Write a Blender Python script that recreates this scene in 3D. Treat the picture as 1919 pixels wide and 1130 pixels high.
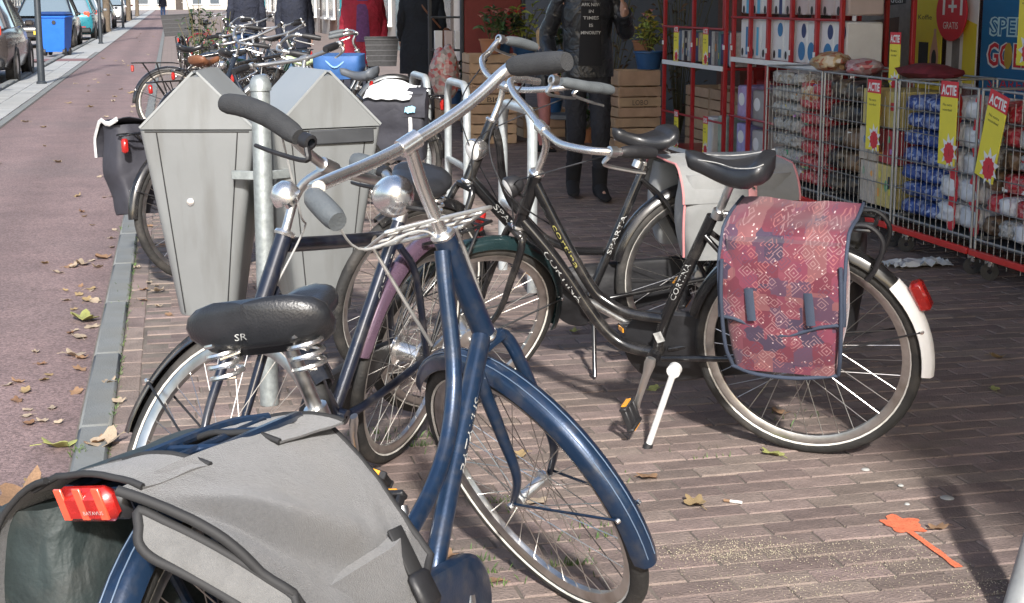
import bpy, bmesh, math, random
from mathutils import Vector, Matrix, Euler, noise as mnoise
for o in list(bpy.data.objects): bpy.data.objects.remove(o, do_unlink=True)
SC = bpy.context.scene
COL = SC.collection
R = math.radians
random.seed(11)

# ------------------------------------------------------------------ camera
YAW = R(13.34)          # camera heading, clockwise from the street direction (+Y)
PITCH = R(9.593)
CAMH = 1.389
FPX, CY = 2669.6, 450.2
cam_d = bpy.data.cameras.new('camera')
cam_d.sensor_fit = 'HORIZONTAL'; cam_d.sensor_width = 36.0
cam_d.lens = FPX / 1919 * 36
cam_d.shift_y = -(565 - CY) / 1919
cam_d.clip_start = 0.05; cam_d.clip_end = 2000
cam = bpy.data.objects.new('camera', cam_d); COL.objects.link(cam)
cam.location = (0, 0, CAMH)
cam.rotation_euler = (math.pi / 2 - PITCH, 0, -YAW)
SC.camera = cam
SC.render.resolution_x, SC.render.resolution_y = 1024, 603

# ------------------------------------------------------------------ light
SUN_AZ, SUN_EL = R(7.0), R(32)     # azimuth the light travels towards, and its elevation
wd = bpy.data.worlds.new('World'); SC.world = wd; wd.use_nodes = True
nt = wd.node_tree
bg = nt.nodes['Background']
sky = nt.nodes.new('ShaderNodeTexSky'); sky.sky_type = 'NISHITA'; sky.sun_disc = False
sky.sun_elevation = SUN_EL
sky.sun_rotation = SUN_AZ + math.pi
sky.dust_density = 2.0
nt.links.new(sky.outputs[0], bg.inputs[0]); bg.inputs[1].default_value = 0.125
sl = bpy.data.lights.new('sun', 'SUN'); sl.energy = 3.7; sl.angle = R(2.5); sl.color = (1.0, 0.965, 0.92)
sun = bpy.data.objects.new('sun', sl); COL.objects.link(sun)
_ld = Vector((math.sin(SUN_AZ) * math.cos(SUN_EL), math.cos(SUN_AZ) * math.cos(SUN_EL), -math.sin(SUN_EL)))
sun.rotation_euler = _ld.to_track_quat('-Z', 'Y').to_euler()
sun.location = (0, -10, 12)
vs = SC.view_settings
vs.view_transform = 'Standard'; vs.look = 'None'; vs.gamma = 1.0; vs.use_curve_mapping = False
vs.exposure = 0.95

# ------------------------------------------------------------------ measuring the place
def at(px, py, z=0.0):
    """point of the place seen at photo position (px, py) that stands at height z"""
    a = (px - 959.5) / FPX; b = (CY - py) / FPX
    dx, dy, dz = a, math.cos(PITCH) + b * math.sin(PITCH), -math.sin(PITCH) + b * math.cos(PITCH)
    s = (z - CAMH) / dz
    u, d = dx * s, dy * s
    return Vector((u * math.cos(YAW) + d * math.sin(YAW), -u * math.sin(YAW) + d * math.cos(YAW), z))
def ud(u, d, z=0.0):
    return Vector((u * math.cos(YAW) + d * math.sin(YAW), -u * math.sin(YAW) + d * math.cos(YAW), z))

# ------------------------------------------------------------------ materials
MATS = {}
def mat(name, col, rough=0.5, metal=0.0, var=0.12, scale=8.0, bump=0.0, bscale=60.0, coat=0.0, island=0.0,
        alpha=1.0, trans=0.0, emit=None, sheen=0.0, dirt=None, dirt_scale=3.0, dirt_amt=0.4, spec=0.5, dstretch=None, wrinkle=0.0, wscale=18.0):
    if name in MATS: return MATS[name]
    m = bpy.data.materials.new(name); m.use_nodes = True
    N = m.node_tree.nodes; L = m.node_tree.links
    b = N['Principled BSDF']
    b.inputs['Roughness'].default_value = rough; b.inputs['Metallic'].default_value = metal
    b.inputs['Specular IOR Level'].default_value = spec
    if coat: b.inputs['Coat Weight'].default_value = coat; b.inputs['Coat Roughness'].default_value = 0.12
    if trans: b.inputs['Transmission Weight'].default_value = trans
    if alpha < 1: b.inputs['Alpha'].default_value = alpha
    if sheen: b.inputs['Sheen Weight'].default_value = sheen
    if emit: b.inputs['Emission Color'].default_value = (*emit[0], 1); b.inputs['Emission Strength'].default_value = emit[1]
    tc = N.new('ShaderNodeTexCoord')
    c = Vector(col[:3])
    src = None
    if var > 0:
        nz = N.new('ShaderNodeTexNoise'); nz.inputs['Scale'].default_value = scale; nz.inputs['Detail'].default_value = 5
        nz.inputs['Roughness'].default_value = 0.65
        L.new(tc.outputs['Object'], nz.inputs['Vector'])
        cr = N.new('ShaderNodeValToRGB')
        cr.color_ramp.elements[0].position = 0.3; cr.color_ramp.elements[1].position = 0.7
        cr.color_ramp.elements[0].color = (*(c * (1 - var)), 1)
        cr.color_ramp.elements[1].color = (*(c * (1 + var)), 1)
        L.new(nz.outputs['Fac'], cr.inputs['Fac']); src = cr.outputs['Color']
        rr = N.new('ShaderNodeMapRange'); rr.inputs['To Min'].default_value = max(0.02, rough - 0.1); rr.inputs['To Max'].default_value = min(1, rough + 0.12)
        L.new(nz.outputs['Fac'], rr.inputs['Value']); L.new(rr.outputs[0], b.inputs['Roughness'])
    if island:
        oi = N.new('ShaderNodeObjectInfo'); ge = N.new('ShaderNodeNewGeometry')
        ad = N.new('ShaderNodeMath'); ad.operation = 'ADD'; L.new(oi.outputs['Random'], ad.inputs[0]); L.new(ge.outputs['Random Per Island'], ad.inputs[1])
        fr = N.new('ShaderNodeMath'); fr.operation = 'FRACT'; L.new(ad.outputs[0], fr.inputs[0])
        hs = N.new('ShaderNodeHueSaturation')
        mr = N.new('ShaderNodeMapRange'); mr.inputs['To Min'].default_value = 1 - island; mr.inputs['To Max'].default_value = 1 + island
        L.new(fr.outputs[0], mr.inputs['Value']); L.new(mr.outputs[0], hs.inputs['Value'])
        m2 = N.new('ShaderNodeMath'); m2.operation = 'MULTIPLY'; m2.inputs[1].default_value = 7.31; L.new(fr.outputs[0], m2.inputs[0])
        f2 = N.new('ShaderNodeMath'); f2.operation = 'FRACT'; L.new(m2.outputs[0], f2.inputs[0])
        mh = N.new('ShaderNodeMapRange'); mh.inputs['To Min'].default_value = 0.5 - island * 0.06; mh.inputs['To Max'].default_value = 0.5 + island * 0.06
        L.new(f2.outputs[0], mh.inputs['Value']); L.new(mh.outputs[0], hs.inputs['Hue'])
        if src: L.new(src, hs.inputs['Color'])
        else: hs.inputs['Color'].default_value = (*c, 1)
        src = hs.outputs['Color']
    if dirt:
        n2 = N.new('ShaderNodeTexNoise'); n2.inputs['Scale'].default_value = dirt_scale; n2.inputs['Detail'].default_value = 8
        if dstretch:
            mp = N.new('ShaderNodeMapping'); mp.inputs['Scale'].default_value = dstretch; L.new(tc.outputs['Object'], mp.inputs[0]); L.new(mp.outputs[0], n2.inputs['Vector'])
        else: L.new(tc.outputs['Object'], n2.inputs['Vector'])
        r2 = N.new('ShaderNodeMapRange'); r2.inputs['From Min'].default_value = 0.48; r2.inputs['From Max'].default_value = 0.72
        r2.inputs['To Max'].default_value = dirt_amt
        L.new(n2.outputs['Fac'], r2.inputs['Value'])
        mx = N.new('ShaderNodeMix'); mx.data_type = 'RGBA'
        L.new(r2.outputs[0], mx.inputs['Factor'])
        if src: L.new(src, mx.inputs['A'])
        else: mx.inputs['A'].default_value = (*c, 1)
        mx.inputs['B'].default_value = (*dirt, 1); src = mx.outputs['Result']
    if src: L.new(src, b.inputs['Base Color'])
    else: b.inputs['Base Color'].default_value = (*c, 1)
    if bump:
        bn = N.new('ShaderNodeTexNoise'); bn.inputs['Scale'].default_value = bscale; bn.inputs['Detail'].default_value = 4
        L.new(tc.outputs['Object'], bn.inputs['Vector'])
        bp = N.new('ShaderNodeBump'); bp.inputs['Strength'].default_value = bump; bp.inputs['Distance'].default_value = 0.01
        L.new(bn.outputs['Fac'], bp.inputs['Height']); L.new(bp.outputs[0], b.inputs['Normal'])
        if wrinkle:
            wn = N.new('ShaderNodeTexNoise'); wn.inputs['Scale'].default_value = wscale; wn.inputs['Detail'].default_value = 3; wn.inputs['Distortion'].default_value = 1.2
            L.new(tc.outputs['Object'], wn.inputs['Vector']); b2 = N.new('ShaderNodeBump'); b2.inputs['Strength'].default_value = wrinkle; b2.inputs['Distance'].default_value = 0.03
            L.new(wn.outputs['Fac'], b2.inputs['Height']); L.new(b2.outputs[0], bp.inputs['Normal'])
    MATS[name] = m
    return m

# ------------------------------------------------------------------ mesh helpers
def V(*a): return Vector(a if len(a) > 1 else a[0])
def spline(pts, n=6, closed=False):
    P = [Vector(p) for p in pts]; out = []
    m = len(P)
    for i in range(m if closed else m - 1):
        p1, p2 = P[i], P[(i + 1) % m]
        p0 = P[(i - 1) % m] if (closed or i > 0) else p1 * 2 - p2
        p3 = P[(i + 2) % m] if (closed or i + 2 < m) else p2 * 2 - p1
        for k in range(n):
            t = k / n; t2 = t * t; t3 = t2 * t
            out.append(0.5 * ((2 * p1) + (p2 - p0) * t + (2 * p0 - 5 * p1 + 4 * p2 - p3) * t2 + (3 * p1 - p0 - 3 * p2 + p3) * t3))
    if not closed: out.append(P[-1])
    return out
class MB:
    def __init__(s): s.v = []; s.f = []; s.m = []
    def add(s, vs, fs, mi=0):
        o = len(s.v); s.v.extend([Vector(v) for v in vs]); s.f.extend([tuple(i + o for i in f) for f in fs]); s.m.extend([mi] * len(fs)); return s
    def tube(s, pts, r, seg=10, cap=True, closed=False, mi=0, ell=1.0):
        P = [Vector(p) for p in pts]; n = len(P)
        rr = r if isinstance(r, (list, tuple)) else [r] * n
        if len(rr) != n: rr = [rr[0] + (rr[-1] - rr[0]) * i / (n - 1) for i in range(n)]
        vs = []; fs = []
        T = []
        for i in range(n):
            if closed: t = P[(i + 1) % n] - P[(i - 1) % n]
            else: t = P[min(i + 1, n - 1)] - P[max(i - 1, 0)]
            T.append(t.normalized() if t.length > 1e-9 else Vector((0, 0, 1)))
        ref = Vector((0, 0, 1)) if abs(T[0].z) < 0.9 else Vector((1, 0, 0))
        nrm = (ref - T[0] * ref.dot(T[0])).normalized()
        for i in range(n):
            nrm = nrm - T[i] * nrm.dot(T[i])
            nrm = nrm.normalized() if nrm.length > 1e-6 else T[i].orthogonal().normalized()
            bn = T[i].cross(nrm)
            for k in range(seg):
                a = 2 * math.pi * k / seg
                vs.append(P[i] + nrm * (math.cos(a) * rr[i]) + bn * (math.sin(a) * rr[i] * ell))
        m = n if closed else n - 1
        for i in range(m):
            j = (i + 1) % n
            for k in range(seg):
                k2 = (k + 1) % seg
                fs.append((i * seg + k, i * seg + k2, j * seg + k2, j * seg + k))
        if cap and not closed:
            fs.append(tuple(range(seg - 1, -1, -1))); fs.append(tuple((n - 1) * seg + k for k in range(seg)))
        return s.add(vs, fs, mi)
    def lathe(s, prof, origin, axis, seg=32, mi=0, closed=False, ref=None):
        """prof: list of (radius, along-axis); closed joins the last profile point to the first"""
        ax = Vector(axis).normalized(); rf = Vector(ref) if ref else ax.orthogonal(); rf = (rf - ax * rf.dot(ax)).normalized(); b = ax.cross(rf); o = Vector(origin)
        n = len(prof); vs = []; fs = []
        for k in range(seg):
            a = 2 * math.pi * k / seg; d = rf * math.cos(a) + b * math.sin(a)
            for (r, h) in prof: vs.append(o + d * r + ax * h)
        for k in range(seg):
            k2 = (k + 1) % seg
            for i in range(n if closed else n - 1):
                j = (i + 1) % n
                fs.append((k * n + i, k2 * n + i, k2 * n + j, k * n + j))
        return s.add(vs, fs, mi)
    def box(s, c, size, rot=None, bev=0.0, mi=0, taper=(1, 1)):
        hx, hy, hz = [q / 2 for q in size]; c = Vector(c)
        if bev > 0:
            b = min(bev, hx * 0.9, hy * 0.9, hz * 0.9)
            ring = [(-hx + b, -hy), (hx - b, -hy), (hx, -hy + b), (hx, hy - b), (hx - b, hy), (-hx + b, hy), (-hx, hy - b), (-hx, -hy + b)]
            inn = [(-hx + b, -hy + b), (hx - b, -hy + b), (hx - b, hy - b), (-hx + b, hy - b)]
            vs = []
            for (rg, z) in ((inn, -hz), (ring, -hz + b), (ring, hz - b), (inn, hz)):
                tx, ty = (taper if z > 0 else (1, 1))
                vs += [Vector((x * tx, y * ty, z)) for x, y in rg]
            fs = [(3, 2, 1, 0), (20, 21, 22, 23)]
            for k in range(8):
                k2 = (k + 1) % 8; fs.append((4 + k, 4 + k2, 12 + k2, 12 + k))
            for c4 in range(4):
                n4 = (c4 + 1) % 4; a, b2 = 2 * c4, 2 * c4 + 1
                fs.append((c4, n4, 4 + b2, 4 + a)); fs.append((12 + a, 12 + b2, 20 + n4, 20 + c4))
                fs.append((n4, 4 + (b2 + 1) % 8, 4 + b2)); fs.append((20 + n4, 12 + b2, 12 + (b2 + 1) % 8))
        else:
            tx, ty = taper
            vs = [Vector((x * hx * (tx if z > 0 else 1), y * hy * (ty if z > 0 else 1), z * hz)) for z in (-1, 1) for y in (-1, 1) for x in (-1, 1)]
            fs = [(0, 2, 3, 1), (4, 5, 7, 6), (0, 1, 5, 4), (2, 6, 7, 3), (0, 4, 6, 2), (1, 3, 7, 5)]
        if rot is not None:
            M = rot if isinstance(rot, Matrix) else Euler(rot).to_matrix()
            vs = [M @ v for v in vs]
        return s.add([v + c for v in vs], fs, mi)
    def loft(s, rings, cap=True, closed=True, mi=0):
        n = len(rings[0]); vs = [v for r in rings for v in r]; fs = []
        for i in range(len(rings) - 1):
            for k in range(n if closed else n - 1):
                k2 = (k + 1) % n; fs.append((i * n + k, i * n + k2, (i + 1) * n + k2, (i + 1) * n + k))
        if cap and closed:
            fs.append(tuple(range(n - 1, -1, -1))); fs.append(tuple((len(rings) - 1) * n + k for k in range(n)))
        return s.add(vs, fs, mi)
    def grid(s, fn, nu, nv, mi=0, thick=0.0):
        vs = [Vector(fn(i / nu, j / nv)) for i in range(nu + 1) for j in range(nv + 1)]; fs = []
        for i in range(nu):
            for j in range(nv):
                a = i * (nv + 1) + j; fs.append((a, a + nv + 1, a + nv + 2, a + 1))
        if thick:
            n = len(vs); nr = [Vector((0, 0, 0)) for _ in vs]
            for f in fs:
                q = (vs[f[1]] - vs[f[0]]).cross(vs[f[3]] - vs[f[0]])
                for i in f: nr[i] += q
            vs2 = [v - (q.normalized() if q.length > 0 else Vector((0, 0, 1))) * thick for v, q in zip(vs, nr)]
            fs2 = [tuple(reversed([i + n for i in f])) for f in fs]
            W = nv + 1
            bd = [j for j in range(nv + 1)] + [i * W + nv for i in range(1, nu + 1)] + [nu * W + j for j in range(nv - 1, -1, -1)] + [i * W for i in range(nu - 1, 0, -1)]
            side = [(bd[k], bd[(k + 1) % len(bd)], bd[(k + 1) % len(bd)] + n, bd[k] + n) for k in range(len(bd))]
            return s.add(vs + vs2, fs + fs2 + side, mi)
        return s.add(vs, fs, mi)
    def prism(s, poly, y0, y1, plane='xz', mi=0, inset=0.0):
        """outline extruded along the missing axis"""
        def P(a, b, t):
            return Vector((a, t, b)) if plane == 'xz' else (Vector((a, b, t)) if plane == 'xy' else Vector((t, a, b)))
        n = len(poly)
        cx = sum(p[0] for p in poly) / n; cz = sum(p[1] for p in poly) / n
        ip = [(p[0] + (cx - p[0]) * inset, p[1] + (cz - p[1]) * inset) for p in poly]
        if inset:
            e = (y1 - y0) * 0.25
            rings = [[P(a, b, y0) for a, b in ip], [P(a, b, y0 + e) for a, b in poly], [P(a, b, y1 - e) for a, b in poly], [P(a, b, y1) for a, b in ip]]
        else: rings = [[P(a, b, y0) for a, b in poly], [P(a, b, y1) for a, b in poly]]
        return s.loft(rings, mi=mi)
    def xf(s, M):
        s.v = [M @ v for v in s.v]; return s
    def build(s, name, material, parent=None, smooth=40, label=None, fixn=True):
        me = bpy.data.meshes.new(name)
        me.from_pydata([tuple(v) for v in s.v], [], s.f)
        ml = material if isinstance(material, (list, tuple)) else [material]
        for m in ml: me.materials.append(m)
        if len(ml) > 1: me.polygons.foreach_set('material_index', s.m)
        if fixn:
            bm = bmesh.new(); bm.from_mesh(me); bmesh.ops.recalc_face_normals(bm, faces=bm.faces); bm.to_mesh(me); bm.free()
        if smooth:
            me.shade_smooth(); me.set_sharp_from_angle(angle=R(smooth))
        me.update()
        o = bpy.data.objects.new(name, me); COL.objects.link(o)
        if parent is not None: o.parent = parent
        if label: o['label'] = label
        return o
def tag(o, label=None, cat=None, group=None, kind=None):
    if label: o['label'] = label
    if cat: o['category'] = cat
    if group: o['group'] = group
    if kind: o['kind'] = kind
    return o
def thing(name, label, cat, loc=(0, 0, 0), rot=(0, 0, 0), group=None):
    o = bpy.data.objects.new(name, None); COL.objects.link(o)
    o.location = loc; o.rotation_euler = rot; o.empty_display_size = 0.1
    return tag(o, label, cat, group)
def copy_tree(o, parent=None):
    c = o.copy(); COL.objects.link(c); c.parent = parent
    for ch in list(o.children): copy_tree(ch, c)
    return c
_tc = {}
def text_pts(txt, size, bold=0.0):
    """flat letter outlines filled as a mesh: (verts xy, faces), width"""
    cu = bpy.data.curves.new('letters', 'FONT'); cu.body = txt; cu.size = size; cu.align_x = 'LEFT'; cu.resolution_u = 2; cu.offset = bold
    o = bpy.data.objects.new('letters', cu); COL.objects.link(o)
    dg = bpy.context.evaluated_depsgraph_get(); me = o.evaluated_get(dg).to_mesh()
    vs = [Vector(v.co) for v in me.vertices]; fs = [tuple(p.vertices) for p in me.polygons]
    o.evaluated_get(dg).to_mesh_clear(); bpy.data.objects.remove(o, do_unlink=True); bpy.data.curves.remove(cu)
    w = max([v.x for v in vs]) if vs else 0
    return vs, fs, w
def text_on(name, txt, size, M, material, parent, width=None, bold=0.0, center=True, height=None):
    """flat print: letters laid on the plane of matrix M (x along the line, y up, z out)"""
    vs, fs, w = text_pts(txt, size, bold)
    sx = (width / w) if width else 1.0
    mb = MB(); hs = (height / (size * 0.73)) if height else 1.0
    off = w * sx / 2 if center else 0
    mb.add([M @ Vector((v.x * sx - off, v.y * hs, 0)) for v in vs], fs)
    return mb.build(name, material, parent, smooth=0, fixn=False)
def text_tube(name, txt, size, p0, p1, rad, side, material, parent, start=0.1, width=None):
    """print wrapped round a straight tube p0->p1, on the side facing `side`"""
    vs, fs, w = text_pts(txt, size, 0.0); a = Vector(p0); b = Vector(p1); t = (b - a).normalized()
    n = Vector(side); n = (n - t * n.dot(t)).normalized(); bb = n.cross(t)
    sx = (width / w) if width else 1.0; mb = MB(); q = []
    for v in vs:
        ang = (v.y - size * 0.35) / rad
        q.append(a + t * (start + v.x * sx) + (n * math.cos(ang) + bb * math.sin(ang)) * (rad + 0.0006))
    mb.add(q, fs); return mb.build(name, material, parent, smooth=0, fixn=False)
# ------------------------------------------------------------------ shared materials
M_GROUND = mat('sand joints', (0.150, 0.126, 0.106), 0.95, var=0.35, scale=9, bump=0.4, bscale=200)
M_RUBBER = mat('tyre rubber', (0.022, 0.021, 0.020), 0.75, var=0.3, scale=14, bump=0.3, bscale=90, dirt=(0.12, 0.105, 0.09), dirt_scale=9, dirt_amt=0.5)
M_CHROME = mat('chrome', (0.88, 0.865, 0.84), 0.25, 0.95, var=0.02, scale=30)
M_ALU = mat('brushed aluminium', (0.74, 0.735, 0.72), 0.36, 1.0, var=0.04, scale=25)
M_RIM = mat('rim alloy', (0.66, 0.65, 0.63), 0.34, 1.0, var=0.15, scale=20, dirt=(0.25, 0.19, 0.13), dirt_scale=12, dirt_amt=0.45)
M_SPOKE = mat('spoke steel', (0.62, 0.60, 0.57), 0.3, 1.0, var=0.1)
M_BLACKP = mat('black plastic', (0.018, 0.018, 0.02), 0.5, var=0.25, scale=20, bump=0.1)
M_GRIP = mat('grip foam', (0.035, 0.036, 0.038), 0.78, var=0.2, scale=30, bump=0.35, bscale=350)
M_GRIPG = mat('grey rubber grip', (0.10, 0.112, 0.12), 0.6, var=0.15, scale=20, bump=0.2, bscale=200)
M_SADDLE = mat('saddle vinyl', (0.020, 0.021, 0.024), 0.34, var=0.25, scale=12, bump=0.12, bscale=260, coat=0.15)
M_BLACKF = mat('black gloss paint', (0.010, 0.010, 0.011), 0.2, var=0.2, scale=10, coat=0.5, dirt=(0.10, 0.09, 0.08), dirt_scale=18, dirt_amt=0.3)
M_NAVY = mat('blue metallic paint', (0.014, 0.034, 0.076), 0.33, 0.45, var=0.14, scale=9, coat=0.55, dirt=(0.10, 0.095, 0.09), dirt_scale=30, dirt_amt=0.4, bump=.05, bscale=150)
M_DKNAVY = mat('dark navy paint', (0.010, 0.014, 0.028), 0.3, 0.2, var=0.2, scale=9, coat=0.45, dirt=(0.12, 0.11, 0.10), dirt_scale=22, dirt_amt=0.3)
M_PURPLE = mat('mauve fender paint', (0.135, 0.085, 0.125), 0.26, 0.35, var=0.12, coat=0.6)
M_WHITEP = mat('white plastic', (0.82, 0.81, 0.79), 0.4, var=0.06, dirt=(0.45, 0.42, 0.37), dirt_scale=11, dirt_amt=0.3)
M_REDL = mat('red reflector', (0.36, 0.016, 0.013), 0.25, var=0.2, scale=60, coat=0.5)
M_REDL2 = mat('bright red reflector', (0.85, 0.10, 0.05), 0.2, var=0.1, scale=60, coat=0.8)
M_AMBER = mat('amber reflector', (0.85, 0.36, 0.03), 0.25, var=0.1, coat=0.6)
M_STRIPE = mat('reflective stripe', (0.62, 0.60, 0.55), 0.45, var=0.2, scale=30)
M_LETTER = mat('white print', (0.40, 0.40, 0.385), 0.5, var=0.3, scale=60, dirt=(.05, .05, .05), dirt_scale=45, dirt_amt=.8)
M_YLETTER = mat('yellow print', (0.34, 0.31, 0.09), 0.5, var=0.1)
M_CANVAS = mat('grey canvas', (0.098, 0.098, 0.100), 0.92, var=0.15, scale=190, bump=0.45, bscale=520, sheen=0.3, dirt=(0.095, 0.088, 0.08), dirt_scale=7, dirt_amt=0.6, wrinkle=.14, wscale=9)
M_CANVAS2 = mat('pale grey canvas', (0.155, 0.154, 0.151), 0.92, var=0.14, scale=40, bump=0.4, bscale=700, sheen=0.3)
M_PIPING = mat('black piping', (0.022, 0.022, 0.023), 0.7, var=0.2)
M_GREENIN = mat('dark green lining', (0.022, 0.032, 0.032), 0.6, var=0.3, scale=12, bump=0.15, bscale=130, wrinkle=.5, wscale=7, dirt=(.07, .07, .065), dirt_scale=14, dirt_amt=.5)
M_CABLE = mat('white cable', (0.42, 0.42, 0.41), 0.45, var=0.05)
M_TEAL = mat('dark teal fender', (0.016, 0.035, 0.038), 0.25, 0.2, coat=0.6)

RW = 0.345
def rot_axis(p, P0, a, ang):
    return Matrix.Rotation(ang, 3, a) @ (Vector(p) - P0) + P0

def saddle_mesh(L, Wd, H, groove=0.0, nose=0.05, droop=0.0):
    """comfort saddle in its own frame: x forward (nose at +L*0.62), z=0 at the top of the seat"""
    mb = MB(); rings = []; ns = 22; nt = 18
    x0, x1 = -0.40 * L, 0.60 * L
    for i in range(ns + 1):
        t = i / ns; x = x0 + (x1 - x0) * t
        wt = (1 - t)
        hw = nose / 2 + (Wd / 2 - nose / 2) * (1 / (1 + math.exp((t - 0.45) * 11)))
        e = 1.0
        if t < 0.16: e = math.sqrt(max(0.0, 1 - ((0.16 - t) / 0.16) ** 2)) * 0.96 + 0.04
        if t > 0.90: e = math.sqrt(max(0.0, 1 - ((t - 0.90) / 0.10) ** 2)) * 0.95 + 0.05
        top = 0.012 * math.cos(t * 2 * math.pi) - 0.004 + (0.010 if t < 0.2 else 0) - droop * t * t
        hh = (H * (0.62 + 0.38 * (1 - t))) * (0.45 + 0.55 * e)
        hw *= e
        ring = []
        for k in range(nt):
            a = math.pi * 2 * k / nt
            cy, cz = math.cos(a), math.sin(a)
            y = hw * math.copysign(abs(cy) ** 0.75, cy)
            z = math.copysign(abs(cz) ** 0.8, cz)
            zz = top - hh * 0.42 + (hh * 0.42 if z > 0 else hh * 0.58) * z
            if groove and z > 0.3 and t < 0.8: zz -= groove * math.exp(-(y / (0.016)) ** 2) * (1 if t > 0.04 else 0.6)
            if z > 0.2 and t < 0.55: zz += 0.010 * (1 - t / 0.55) * min(1, abs(y) / max(hw, 1e-4)) * (1 - (abs(y) / max(hw, 1e-4)) ** 4)
            ring.append(Vector((x, y, zz)))
        rings.append(ring)
    mb.loft(rings); return mb
def spring_mesh(p, r, h, turns=3.5, wire=0.0035, n=10):
    pts = [Vector(p) + Vector((r * math.cos(2 * math.pi * turns * k / (turns * n)), r * math.sin(2 * math.pi * turns * k / (turns * n)), h * k / (turns * n))) for k in range(int(turns * n) + 1)]
    mb = MB(); mb.tube(pts, wire, 6); return mb

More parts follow.
